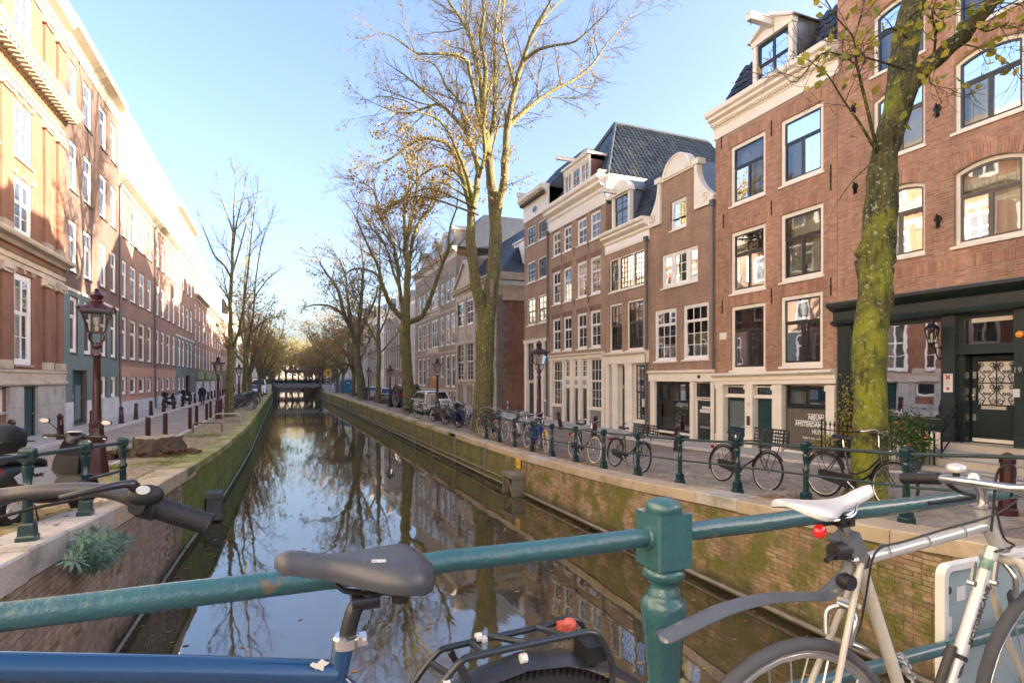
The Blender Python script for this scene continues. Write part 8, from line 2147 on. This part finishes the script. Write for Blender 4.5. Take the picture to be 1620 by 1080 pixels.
for xp in(XP,XP-3.2,XP+3.2):
 o=MB().lathe([(.05,-.80),(.075,-.80),(.08,-.70),(.055,-.64),(.050,-.56),(.048,-.45),(.052,-.41),(.046,-.39),(.039,-.375),(.042,-.34),(.050,-.26),(.057,-.20),(.0585,-.178),(.055,-.165),(.046,-.158),(.041,-.15),(.043,-.141),(.035,-.133),(.035,-.12),(.046,-.110),(.054,-.10),(.054,-.089),(.046,-.077)],24).build('post',NGREEN,nr,(xp,0,RZ-.93),smooth=True)
 m=MB();b_=.0525;e=.005
 m.prism([(-b_+e,-b_),(b_-e,-b_),(b_,-b_+e),(b_,b_-e),(b_-e,b_),(-b_+e,b_),(-b_,b_-e),(-b_,-b_+e)],-.075,.062,'Z')
 m.build('post_block',NGREEN,o)
 MB().lathe([(.044,.062),(.047,.070),(.046,.080),(.038,.089),(.022,.095),(.0,.096)],18).build('knob',NGREEN,o,smooth=60)
 MB().lathe([(.030,-.060),(.033,-.055),(.033,-.05)],18,ax='X').lathe([(.033,.05),(.033,.055),(.030,.060)],18,ax='X').build('collar',NGREEN,o)
sp=PY(1484,893,1.30);x0,x1,zt,zb=sp.x,sp.x+.62,sp.z,sp.z-.62
sgt=thing('canal_sign','pale grey blue back of a rounded metal canal sign fixed outside the railing','sign',((x0+x1)/2,1.30,zb))
hw,hh=(x1-x0)/2,(zt-zb)
def rrect(w,z0,z1,r,n=5):
 P=[]
 for(cx,cz,a0)in((w-r,z1-r,0),(-w+r,z1-r,90),(-w+r,z0+r,180),(w-r,z0+r,270)):
  for k in range(n+1):a=R(a0+90*k/n);P.append((cx+r*math.cos(a),cz+r*math.sin(a)))
 return P
SGB=paint('grey_blue_sign_back',(.27,.34,.35),.45,.1,2,dirt=(.20,.24,.24),dirts=3,dirtamt=(.62,.8))
MB().prism(rrect(hw-.012,.012,hh-.012,.03),0,.006).build('plate',SGB,sgt)
m=MB();A,B=rrect(hw,0,hh,.04),rrect(hw-.022,.022,hh-.022,.025);n=len(A)
for(P,y)in((A,-.022),(B,-.022),(A,.01),(B,.01)):m.v+=[(p[0],y,p[1])for p in P]
for k in range(n):
 q=(k+1)%n;m.f+=[(k,q,n+q,n+k),(2*n+k,2*n+q,3*n+q,3*n+k),(k,q,2*n+q,2*n+k),(n+k,n+q,3*n+q,3*n+k)]
m.build('rim',paint('pale_sign_rim',(.62,.64,.62),.45,.06,3),sgt,smooth=40)
STK=paint('white_sticker',(.6,.62,.6),.5,.05);DKS=paint('dark_sticker',(.03,.04,.04),.5)
q=lambda u,v:((PY(u,v,1.29).x-(x0+x1)/2),PY(u,v,1.29).z-zb)
a=q(1524,938);MB().box(a[0]-.025,a[0]+.025,-.003,-.001,a[1]-.028,a[1]+.022).build('sticker',STK,sgt)
a=q(1506,935);MB().prism([(a[0]+.012*math.cos(t),a[1]+.014*math.sin(t))for t in np.linspace(0,6.28,13)[:-1]],-.003,-.001).build('round_sticker',DKS,sgt)
a=q(1503,990);MB().box(a[0]-.02,a[0]+.02,-.004,-.001,a[1]-.03,a[1]+.03).build('sticker',STK,sgt)
a=q(1603,945);MB().prism([(a[0]+.02*math.cos(t)*(1+.3*math.sin(3*t)),a[1]+.03*math.sin(t))for t in np.linspace(0,6.28,13)[:-1]],-.004,-.001).build('dark_sticker',DKS,sgt)
for dx in(-.2,.2):MB().box(dx-.02,dx+.02,-.13,-.001,.10,.14).build('bracket',GREENP,sgt)
BY_=1.0
BLF=paint('dark_blue_frame_paint',(.009,.048,.13),.22,.15,3,coat=.6,dirt=(.12,.16,.2),dirts=22,dirtamt=(.64,.70))
GSAD=paint('grey_black_saddle',(.05,.055,.066),.42,.2,5,bs=.2,bscale=160,bdist=.002,dirt=(.10,.10,.105),dirts=26,dirtamt=(.6,.72))
bb_=PY(520,1290,BY_);o0=Vector((PY(560,1000,BY_).x,BY_,.93))
bl=thing('blue_bicycle','dark blue bicycle with grey black saddle and rear rack leaning on the near railing','bicycle',o0)
rel=lambda pts:[Vector(p)-o0 for p in pts]
def saddle(parent,o_,nose,rear,Y,wmax,name,mat,dropr,dropn,prof,lift,sides=None):
 m=MB();NS,NC=22,17;flip=1
 for i in range(NS+1):
  s_=i/NS;c=rear.lerp(nose,s_)
  w=prof(s_);dr=(dropr+(dropn-dropr)*s_)*(.35+.65*math.sqrt(min(1,s_/.14))if s_<.14 else 1)*(1 if s_<.93 else .45+.55*math.sqrt(max(0,1-((s_-.93)/.07)**2)));top=lift(s_)
  for k in range(NC):
   q=-1+2*k/(NC-1)
   a=q*math.pi/2*1.0
   y=w*math.sin(a)*(1.0 if abs(q)<.85 else 1.0-.10*(abs(q)-.85)/.15)
   z=top-dr*(1-math.cos(a))**1.5-(.004*(1-abs(q))if s_<.8 else 0)
   m.v.append((c.x-o_.x,y+(Y-o_.y),c.z-o_.z+z))
 for i in range(NS):
  for k in range(NC-1):m.f.append((i*NC+k,i*NC+k+1,(i+1)*NC+k+1,(i+1)*NC+k))
 m.f.append(tuple(k for k in range(NC)));m.f.append(tuple(NS*NC+k for k in range(NC))[::-1])
 return m.build(name,mat,parent,smooth=50)
nose,rear=PY(434,884,BY_),PY(684,893,BY_);nose.z,rear.z=1.924,1.906
ease=lambda t:t*t*(3-2*t)
pf=lambda s_:(.092*math.sqrt(max(0,1-((.20-s_)/.20)**2))+.004 if s_<.20 else .021+.075*(1-ease(min(1,(s_-.20)/.55))))*(1 if s_<.94 else math.sqrt(max(.08,1-((s_-.94)/.06)**2)))
lf_=lambda s_:.034*(math.sin(min(1,s_*5.5)*math.pi/2)-1)-.010*math.sin(s_*math.pi)-(.014*((s_-.9)/.1)**2 if s_>.9 else 0)
sd=saddle(bl,o0,nose,rear,BY_,.09,'saddle',GSAD,.060,.032,pf,lf_)
def polyplate(parent,name,mat,pts,thick):return MB().prism(pts,-thick,thick).build(name,mat,parent)
a,b_=PY(560,938,BY_),PY(640,944,BY_)
MB().tube(rel([PY(530,925,.98),PY(545,935,.98),PY(575,938,.98),PY(640,938,.98)]),.0035,6).tube(rel([PY(530,922,1.02),PY(545,932,1.02),PY(575,935,1.02),PY(640,935,1.02)]),.0035,6).build('saddle_rail',paint('black_steel',(.02,.02,.02),.35,metal=.4),bl)
MB().lathe([(.006,-.012),(.015,-.008),(.016,.004),(.010,.01)],12,tuple(Vector(PY(634,943,BY_))-o0)).build('suspension_bolt',SCM,bl)
MB().lathe([(.014,0),(.0165,.02),(.0165,.05)],3).v
ct=PY(606,884,BY_-.055)
tx=text('CORDO',.0062,WL,sd,(0,0,0),ext=.0002,bold=.0002);tx.location=Vector((.183,.918,1.905))-o0
sp_=PY(600,884,.93)
tx.location=Vector((sp_.x-.012,.9315,sp_.z-.004))-o0;tx.rotation_euler=(R(62),R(6),0)
SPB=paint('black_seat_post',(.03,.032,.036),.3,.1,6,metal=.4)
MB().tube(rel(spl([PY(588,938,BY_),PY(570,952,BY_),PY(559,968,BY_),PY(548,1010,BY_)])),.0140,12).build('seat_post',SPB,bl,smooth=True)
MB().tube(rel([PY(556,952,BY_),PY(600,945,BY_)]),.016,10).build('post_head',SPB,bl,smooth=True)
MB().lathe([(.018,-.010),(.0215,-.008),(.0215,.008),(.018,.010)],16,tuple(PY(547,1012,BY_)-o0)).box(.0,.032,-.03,-.012,-.007,.007).v
cl=PY(547,1013,BY_)-o0
MB().lathe([(.0185,-.011),(.0225,-.008),(.0225,.008),(.0185,.011)],16,tuple(cl)).box(cl.x+.012,cl.x+.034,cl.y-.012,cl.y+.008,cl.z-.008,cl.z+.008).tube([(cl.x+.03,cl.y-.02,cl.z),(cl.x+.03,cl.y+.016,cl.z)],.004,6).build('seat_clamp',paint('polished_clamp',(.7,.7,.7),.2,.05,metal=.9),bl,smooth=35)
bbp=PY(498,1262,BY_)
MB().tube(rel([PY(545,1016,BY_),PY(530,1080,BY_),bbp]),.0175,14).build('seat_tube',BLF,bl,smooth=True)
MB().tube(rel([PY(532,1064,BY_),PY(300,1058,BY_),PY(-60,1053,BY_),PY(-200,1050,BY_)]),.0205,16).build('top_tube',BLF,bl,smooth=True)
hubr=Vector((PY(835,1045,BY_).x,BY_,1.30))
m=MB()
for s_ in(-.05,.05):m.tube([PY(536,1066,BY_)-o0,hubr+Vector((0,s_,0))-o0],.008,8).tube([bbp-o0,hubr+Vector((0,s_,0))-o0],.009,8)
m.tube([bbp-o0,Vector((-.42,BY_,1.62))-o0],.019,12)
m.build('frame',BLF,bl,smooth=True)
w_=wheel(bl,'rear_wheel',hubr.x-o0.x,hubr.z-o0.z,.342,TYRE,.022,28);w_.location.y=0
tr=MB()
for k in range(150):
 a=2*math.pi*k/150
 for s_ in(-1,1):tr.bar((.3405*math.cos(a),s_*.002,.3405*math.sin(a)),(.334*math.cos(a+.03),s_*.018,.334*math.sin(a+.03)),.006,.003)
stuff(tr.build('tread',paint('tyre_tread',(.03,.03,.032),.8),w_))
mg=mguard(bl,hubr.x-o0.x,hubr.z-o0.z,.372,-10,165,paint('satin_black_guard',(.03,.034,.04),.35,.12,5),.033)
fh=Vector((-.62,BY_,1.30));w_=wheel(bl,'front_wheel',fh.x-o0.x,fh.z-o0.z,.342,TYRE,.022,28)
MB().tube([Vector((-.45,BY_,1.70))-o0,Vector((-.48,BY_,1.58))-o0,fh+Vector((0,-.05,0))-o0],.013,8).tube([Vector((-.48,BY_,1.58))-o0,fh+Vector((0,.05,0))-o0],.011,8).build('fork',BLF,bl,smooth=True)
cp=MB();c0=PY(506,1052,.978)-o0
cp.prism([(c0.x+.012*math.cos(t)*(1+.4*math.sin(3*t)),c0.z+.007*math.sin(t)*(1+.5*math.cos(5*t)))for t in np.linspace(0,6.28,17)[:-1]],c0.y-.0005,c0.y+.002).build('paint_chip',WHP,bl)
RKM=paint('black_rack_tube',(.022,.028,.034),.3,.15,8,metal=.2,coat=.2,dirt=(.4,.42,.42),dirts=30,dirtamt=(.72,.78))
yn,yf=.945,1.065;zr_=1.742
near_=[PY(652,1120,yn),PY(700,1078,yn),PY(730,1045,yn),PY(760,1035,yn),PY(900,1005,yn),PY(935,1000,yn),PY(952,1012,yn),PY(968,1050,yn),PY(966,1085,yn),PY(940,1140,yn)]
far_=[PY(640,1100,yf),PY(655,1078,yf),PY(690,1034,yf),PY(720,1021,yf),PY(860,990,yf),PY(895,978,yf),PY(918,984,yf),PY(928,1000,yf),PY(950,1010,yn+.03)]
rk=MB().tube(rel(spl(near_)),.0064,10).tube(rel(spl(far_)),.0064,10)
for(p,q_)in((PY(845,1018,yn),PY(775,1006,yf)),(PY(765,1036,yn),PY(745,1017,yf)),(PY(900,1007,yn),PY(850,992,yf)),(PY(712,1068,yn),PY(682,1048,yf))):rk.tube(rel([p,q_]),.0065,8)
rk.tube(rel([PY(728,1050,yn),PY(745,1090,yn),hubr+Vector((-.02,-.06,.02))]),.0065,8).tube(rel([PY(712,1030,yf),PY(730,1060,yf),hubr+Vector((-.02,.06,.02))]),.0065,8)
rk.tube(rel([PY(940,1020,1.0),PY(915,1055,1.0)]),.006,8)
rack=rk.build('luggage_rack',RKM,bl,smooth=True)
cen=PY(870,998,1.0)-o0
MB().tube(rel([PY(745,1040,.975),PY(830,1022,1.0),PY(905,1000,1.01)]),.004,6).build('spring_bar',CHROME,rack)
REDP=paint('faded_red_plastic',(.48,.09,.06),.45,.1,6)
c0=PY(893,993,1.04)-o0
MB().box(c0.x-.012,c0.x+.014,c0.y-.012,c0.y+.012,c0.z-.014,c0.z+.012).ball((c0.x+.012,c0.y,c0.z+.004),.016,8,5).build('red_strap_end',REDP,rack,smooth=50)
c0=PY(930,1022,.99)-o0
MB().box(c0.x-.016,c0.x+.024,c0.y-.03,c0.y+.03,c0.z-.02,c0.z+.012).build('rear_lamp_housing',SCM,rack)
for(u,v)in((705,1078),(757,1007),(828,1040),(765,1012)):
 p=PY(u,v,yn if v>1020 else yf)-o0;MB().lathe([(.0085,-.006),(.0085,.006)],10,tuple(p),'X').build('white_tape',WHP,rack)
HBM=paint('rust_spotted_bar',(.10,.095,.09),.38,.2,6,metal=.5,dirt=(.20,.09,.05),dirts=9,dirtamt=(.56,.72),bs=.15,bscale=60)
hY=1.10
MB().tube(rel(spl([PY(-330,800,1.02),PY(-160,800,1.06),PY(-20,786,hY),PY(60,777,hY),PY(140,774,hY),PY(185,780,hY),PY(222,796,hY)])),.0115,14).build('handlebar',HBM,bl,smooth=True)
ga,gb_=PY(250,803,hY),PY(334,830,hY);gd=(gb_-ga)
GRP=paint('black_rubber_grip',(.007,.008,.010),.6,.15,20,bs=.6,bscale=260,bdist=.002)
n=26;MB().tube(rel([ga+gd*(i/n)for i in range(n+1)]),[.0182+(.0003 if i%2 else 0)+(.0012 if i in(0,n-1)else 0)-(.004 if i==n else 0)for i in range(n+1)],16).build('grip',GRP,bl,smooth=True)
gs=PY(222,796,hY);n=12
MB().tube(rel([gs.lerp(ga,i/n)for i in range(n+1)]),[.0215+(.0010 if i%2 else 0)for i in range(n+1)],18).build('twist_shifter',GRP,bl,smooth=25)
e=PY(232,777,hY-.01)-o0
MB().ball(tuple(e+Vector((0,-.012,-.004))),.022,14,8,(1.25,.8,.8)).build('shifter_housing',SCM,bl,smooth=60)
MB().prism([(.010*math.cos(t),.007*math.sin(t))for t in np.linspace(0,6.28,15)[:-1]],-.001,.001).build('gear_window',paint('pale_gear_window',(.5,.53,.55),.2,.03),bl,tuple(e+Vector((.001,-.031,.008))))
MB().tube(rel(spl([PY(214,770,hY-.03),PY(200,765,hY-.04),PY(150,775,hY-.06),PY(95,787,hY-.06)])),[.009]*4+[.006]*4+[.0045]*5,8).build('brake_lever',SPB,bl,smooth=True)
MB().lathe([(.012,-.012),(.014,0),(.012,.012)],12,tuple(PY(218,800,hY-.02)-o0),'Y').build('clamp_bolt',SCM,bl)
MB().tube(rel(spl([PY(215,775,hY),PY(120,790,hY+.02),PY(20,812,hY+.02),PY(-120,860,hY)])),.0028,6).build('brake_cable',SCM,bl)
WY=.93
WHF=paint('silver_white_frame',(.46,.475,.47),.25,.06,4,metal=.25,coat=.5,dirt=(.30,.26,.20),dirts=9,dirtamt=(.66,.8))
WHD=paint('chipped_cream_frame',(.46,.44,.39),.35,.08,5,dirt=(.26,.20,.14),dirts=8,dirtamt=(.56,.72))
ALP=paint('polished_alloy',(.46,.46,.45),.22,.08,6,metal=.9)
o0=Vector((PY(1462,1209,WY).x,WY,.93))
wb=thing('white_bicycle','silver white racing frame bicycle with white saddle and clip on mudguard on the near railing','bicycle',o0)
W_=lambda u,v,dy=0:PY(u,v,WY+dy)
nose,rear=W_(1376,777),W_(1244,792)
WSAD=paint('white_saddle_vinyl',(.52,.54,.55),.35,.05,4,bs=.05,coat=.2,dirt=(.5,.47,.42),dirtamt=(.66,.85))
pf2=lambda s_:(.072*math.sqrt(max(0,1-((.16-s_)/.16)**2))+.004 if s_<.16 else .020+.056*(1-ease(min(1,(s_-.16)/.5))))*(1 if s_<.94 else math.sqrt(max(.08,1-((s_-.94)/.06)**2)))
lf2=lambda s_:.006*math.sin(min(1,s_*5)*math.pi/2)-.018*math.sin(s_*math.pi)+.010*s_
saddle(wb,o0,nose,rear,WY,.07,'saddle',WSAD,.034,.020,pf2,lf2)
MB().tube(rel(spl([W_(1275,803,-.02),W_(1290,820,-.02),W_(1330,822,-.02),W_(1352,812,-.02),W_(1356,795,-.02)])),.0035,6).tube(rel(spl([W_(1275,800,.02),W_(1290,816,.02),W_(1330,818,.02),W_(1352,808,.02)])),.0035,6).build('saddle_rail',CHROME,wb)
MB().tube(rel([W_(1328,818),W_(1356,884)]),.0135,12).build('seat_post',ALP,wb,smooth=True)
q0=W_(1326,822)-o0;MB().box(q0.x-.02,q0.x+.022,q0.y-.026,q0.y+.026,q0.z-.010,q0.z+.010).tube([(q0.x,q0.y-.035,q0.z),(q0.x,q0.y+.035,q0.z)],.006,8).build('seat_clamp',SCM,wb)
q0=W_(1297,840,-.02)-o0
MB().ball(tuple(q0),.0165,14,8,(1,.8,1)).build('red_reflector',paint('red_reflector',(.65,.02,.015),.18,.05,coat=.6),wb,smooth=60)
MB().tube([q0+Vector((.005,.01,.01)),W_(1318,826)-o0],.005,6).build('reflector_arm',SCM,wb)
CLM=paint('grey_clamp_plastic',(.10,.11,.125),.4,.12,6)
q0=W_(1341,862)-o0;ax_=(W_(1356,884)-W_(1328,818)).normalized()
MB().bar(q0-ax_*.028,q0+ax_*.026,.046,.05,(0,1,0)).build('clamp',CLM,wb)
MB().lathe([(.019,-.03),(.021,.0),(.015,.02)],12,tuple(q0+Vector((-.03,-.01,-.005))),'X').build('clamp_knob',SCM,wb,smooth=40)
MB().tube([q0+Vector((-.05,-.012,-.006)),q0+Vector((-.085,-.012,-.022))],[.008,.006],8).build('clamp_lever',SCM,wb)
mg_pts=spl([W_(1340,872),W_(1335,900),W_(1325,915),W_(1300,934),W_(1262,936),W_(1215,938),W_(1160,950),W_(1110,970),W_(1065,992),W_(1040,1002)],12)
m=MB();K_=7;n=len(mg_pts)
for i,p in enumerate(mg_pts):
 s_=i/(n-1);w=.018 if s_<.15 else(.021 if s_<.3 else .021+.004*s_)
 if s_>.94:w*=math.sqrt(max(.16,1-((s_-.94)/.06)**2))
 d=(mg_pts[min(i+1,n-1)]-mg_pts[max(i-1,0)]).normalized();nn=Vector((0,1,0)).cross(d)
 for k in range(K_):
  q_=-1+2*k/(K_-1);m.v.append(tuple(p+Vector((0,w*q_,0))-nn*(.010*q_*q_)*(1 if nn.z>0 else-1)-o0))
base_n=len(m.v)
for i,p in enumerate(mg_pts):
 for k in range(K_):v=m.v[i*K_+k];m.v.append((v[0],v[1],v[2]-.003))
for i in range(n-1):
 for k in range(K_-1):
  m.f.append((i*K_+k,i*K_+k+1,(i+1)*K_+k+1,(i+1)*K_+k));m.f.append((base_n+i*K_+k,base_n+i*K_+k+1,base_n+(i+1)*K_+k+1,base_n+(i+1)*K_+k))
 for k in(0,K_-1):m.f.append((i*K_+k,(i+1)*K_+k,base_n+(i+1)*K_+k,base_n+i*K_+k))
m.build('mudguard',paint('scuffed_grey_plastic',(.075,.085,.10),.4,.12,5,dirt=(.34,.35,.37),dirts=34,dirtamt=(.58,.7)),wb,smooth=50)
q0=W_(1335,918,-.03)-o0;MB().lathe([(.017,-.02),(.019,0),(.012,.012)],10,tuple(q0),'Y').build('hinge_knob',SCM,wb,smooth=40)
DTY=paint('dusty_tyre',(.06,.062,.068),.75,.25,10,bs=.3,bscale=120)
bbw=W_(1462,1209);hubw=Vector((W_(1250,1246).x,WY,1.285))
tt0,tt1=W_(1358,886),W_(1556,832);hd0,hd1=W_(1550,800),W_(1580,868)
MB().tube(rel([tt0,tt1]),.0135,14).build('top_tube',WHF,wb,smooth=True)
MB().tube(rel([W_(1352,868),tt0,bbw]),.0145,14).build('seat_tube',WHD,wb,smooth=True)
MB().tube(rel([hd0,hd1]),.0180,14).build('head_tube',WHF,wb,smooth=True)
dtt=W_(1571,866);MB().tube(rel([dtt,bbw]),.0165,14).build('down_tube',WHF,wb,smooth=True)
MB().lathe([(.019,-.016),(.021,0),(.019,.016)],12,tuple(W_(1359,884)-o0),'Y').ball(tuple(W_(1353,886,-.025)-o0),.010,8,6).build('seat_lug',ALP,wb,smooth=40)
m=MB()
for s_ in(-.055,.055):m.tube(rel([W_(1362,890,s_*.45),hubw+Vector((0,s_,0))]),.0072,8).tube(rel([bbw+Vector((0,s_*.5,0)),hubw+Vector((0,s_,0))]),.008,8)
m.tube(rel([hubw.lerp(W_(1362,890),.82)+Vector((0,-.027,0)),hubw.lerp(W_(1362,890),.82)+Vector((0,.027,0))]),.006,6).build('seat_stay',WHD,wb,smooth=True)
for v_ in(hd0,hd1):MB().lathe([(.019,-.006),(.024,-.003),(.024,.003),(.019,.006)],16,tuple(v_-o0)).build('headset_ring',ALP,wb,smooth=35)
hubf=Vector((hubw.x+1.0,WY,1.285))
m=MB()
cr=W_(1583,884)
for s_ in(-.05,.05):m.tube(rel(spl([cr+Vector((.0,s_*.5,0)),cr+Vector((.01,s_*.9,-.01)),cr.lerp(hubf,.5)+Vector((-.01,s_,0)),hubf+Vector((0,s_,0))])),[.0115]*5+[.010]*4+[.008]*4,10)
m.tube(rel([cr+Vector((0,-.03,0)),cr+Vector((0,.03,0))]),.013,8).build('fork',WHD,wb,smooth=True)
w_=wheel(wb,'rear_wheel',hubw.x-o0.x,hubw.z-o0.z,.345,DTY,.0155,32)
MB().torus((0,0,0),.318,.011,'Y',48,8).build('alloy_rim',ALP,w_,smooth=60)
wf=wheel(wb,'front_wheel',hubf.x-o0.x,hubf.z-o0.z,.345,DTY,.0155,32)
MB().torus((0,0,0),.318,.011,'Y',48,8).build('alloy_rim',ALP,wf,smooth=60)
MB().tube(rel(spl([W_(1556,800),W_(1552,775),W_(1547,762),W_(1542,755)])),[.0125,.0125,.0125,.0125,.0125,.0125,.0125,.013,.0135,.014,.0145,.015,.015],12).tube(rel([W_(1540,756),W_(1560,762),W_(1580,772)]),.014,10).build('stem',ALP,wb,smooth=True)
q0=W_(1545,762)-o0
hbx=W_(1552,762)
fr_=PY(1428,756,WY+.20);nr_=PY(1700,775,WY-.2)
MB().tube(rel([fr_,PY(1490,757,WY+.09),W_(1540,763),PY(1600,772,WY-.07),nr_]),.0115,12).build('handlebar',ALP,wb,smooth=True)
n=20;g0,g1=fr_,PY(1487,757,WY+.095)
MB().tube(rel([g0.lerp(g1,i/n)for i in range(n+1)]),[.0155+(.001 if i%2 else 0)for i in range(n+1)],12).build('grip',GRP,wb,smooth=True)
MB().tube(rel(spl([PY(1500,765,WY+.08),PY(1520,778,WY+.1),PY(1545,785,WY+.16),PY(1500,792,WY+.2),PY(1470,796,WY+.22)])),.006,8).build('brake_lever',SCM,wb,smooth=True)
MB().tube(rel(spl([W_(1575,765,-.03),W_(1600,775,-.02),W_(1620,782,0),W_(1650,800,.05)])),.007,8).build('brake_lever',ALP,wb,smooth=True)
bq=PY(1513,742,WY+.06)-o0
MB().lathe([(.0,.018),(.016,.016),(.024,.008),(.025,-.004),(.021,-.008)],20,tuple(bq)).build('bell',paint('white_bell',(.5,.5,.5),.2,.03,metal=.3),wb,smooth=60)
MB().tube([bq+Vector((0,0,-.006)),bq+Vector((.0,.0,-.024))],.008,8).build('bell_bracket',SCM,wb)
m=MB().tube(rel(spl([PY(1610,790,WY-.03),W_(1570,815,-.03),W_(1500,835,-.02),W_(1430,856,-.018),W_(1395,865,-.018),W_(1380,885,-.02),W_(1372,930,-.02),W_(1362,985,-.02),W_(1352,1010,-.02)])),.0026,6)
m.tube(rel(spl([W_(1600,785,-.06),W_(1606,740,-.08),W_(1585,738,-.06),W_(1575,760,-.04),W_(1572,800,-.03),W_(1568,840,-.025)])),.003,6)
m.tube(rel(spl([W_(1575,800,.02),W_(1588,850,0),W_(1605,862,-.01),W_(1575,872,-.02)])),.003,6).build('brake_cable',SCM,wb)
for(u,v)in((1520,838),(1463,853),(1400,868)):MB().torus(tuple(W_(u,v+2)-o0),.0145,.002,'X',14,5).build('cable_clip',ALP,wb)
bk=hubw.lerp(W_(1362,890),.70);m=MB()
for s_ in(-1,1):m.tube(rel(spl([bk+Vector((.02,s_*.012,.05)),bk+Vector((0,s_*.035,.03)),bk+Vector((-.01,s_*.03,-.02))])),.007,8)
m.tube(rel([bk+Vector((.02,-.05,-.03)),bk+Vector((.02,-.012,-.03))]),.008,8).tube(rel([bk+Vector((.02,-.02,.05)),bk+Vector((.02,.02,.05))]),.009,8).build('brake_caliper',ALP,wb,smooth=True)
bk=W_(1592,905);m=MB()
for s_ in(-1,1):m.tube(rel(spl([bk+Vector((-.03,s_*.012,.03)),bk+Vector((-.03,s_*.035,0)),bk+Vector((-.02,s_*.03,-.05))])),.007,8)
m.build('brake_caliper',ALP,wb,smooth=True)
for(u,v,dy)in((1540,905,-.03),(1575,905,-.035)):
 q0=W_(u,v,dy)-o0;MB().bar(q0+Vector((.006,0,.026)),q0-Vector((.004,0,.02)),.012,.006,(0,1,0)).lathe([(.008,-.008),(.008,.008)],8,tuple(q0-Vector((.006,0,.026))),'Y').build('shift_lever',ALP,wb)
dirv=(dtt-bbw).normalized();p0=W_(1532,1022,-.017)
tx=text('MOTOBECANE',.026,paint('dark_lettering',(.03,.035,.05),.4),wb,(0,0,0),ext=.0005,sx=.92,bold=.0006)
Mz=Matrix((dirv,Vector((0,-1,0)).cross(dirv),Vector((0,-1,0)))).transposed().to_4x4()
pos=bbw.lerp(dtt,.545)+Vector((0,-.0172,0))-o0-(Vector((0,-1,0)).cross(dirv))*.008
tx.matrix_local=Matrix.Translation(pos)@Mz@Matrix.Diagonal((.92,1,1,1))
for k in range(3):
 q0=bbw.lerp(dtt,.40+.018*k)+Vector((0,-.0168,0))-o0;MB().bar(q0-Vector((.008,0,0)),q0+Vector((.008,0,.012)),.004,.002,(0,1,0)).build('stripe',MATS['dark_lettering'],wb)
q0=dtt+(bbw-dtt).normalized()*.035-o0;MB().tube([q0,q0-dirv*.03],.0170,12).build('green_badge',paint('worn_green_badge',(.12,.22,.17),.4,.5,40),wb,smooth=True)
la,lb=bbw.lerp(dtt,.05)+Vector((-.036,.004,.012)),bbw.lerp(dtt,.53)+Vector((-.032,.004,.006))
MB().tube(rel([la,lb]),.011,10).build('strapped_lock',paint('black_rubber_lock',(.03,.028,.026),.6,.2,10,dirt=(.12,.09,.07)),wb,smooth=True)
for f in(.30,.48):q0=bbw.lerp(dtt,f)-o0;MB().tube([q0-dirv*.006+Vector((-.016,0,0))*0,q0+dirv*.006],.0195,12).build('strap',SCM,wb)
ch=thing('lock_chain','steel link chain hanging from the lower rail beside the white bicycle','chain',tuple(PY(1424,1036,1.16)))
pts=spl([PY(1424,1036,1.17),PY(1436,1055,1.10),PY(1446,1085,1.04),PY(1452,1120,.98),PY(1450,1170,.95)],4);c0=Vector(ch.location)
tot=0;pos=[];step=.024
for i in range(len(pts)-1):
 L=(pts[i+1]-pts[i]).length;k=0
 while tot<=L:pos.append((pts[i].lerp(pts[i+1],tot/L),(pts[i+1]-pts[i]).normalized()));tot+=step
 tot-=L
lk=MB();P=[]
for a in np.linspace(0,2*math.pi,15)[:-1]:P.append((.009*math.cos(a),0,.017*math.sin(a)))
lk.tube(P+[P[0]],.0035,6,cap=False);lm=lk.mesh('link',ALU,60)
for i,(p,d)in enumerate(pos):
 o=obj('link',lm,ch,p-c0);o.rotation_mode='QUATERNION';o.rotation_quaternion=d.to_track_quat('Z','Y')@Euler((0,0,R(90)*(i%2)+.4)).to_quaternion()
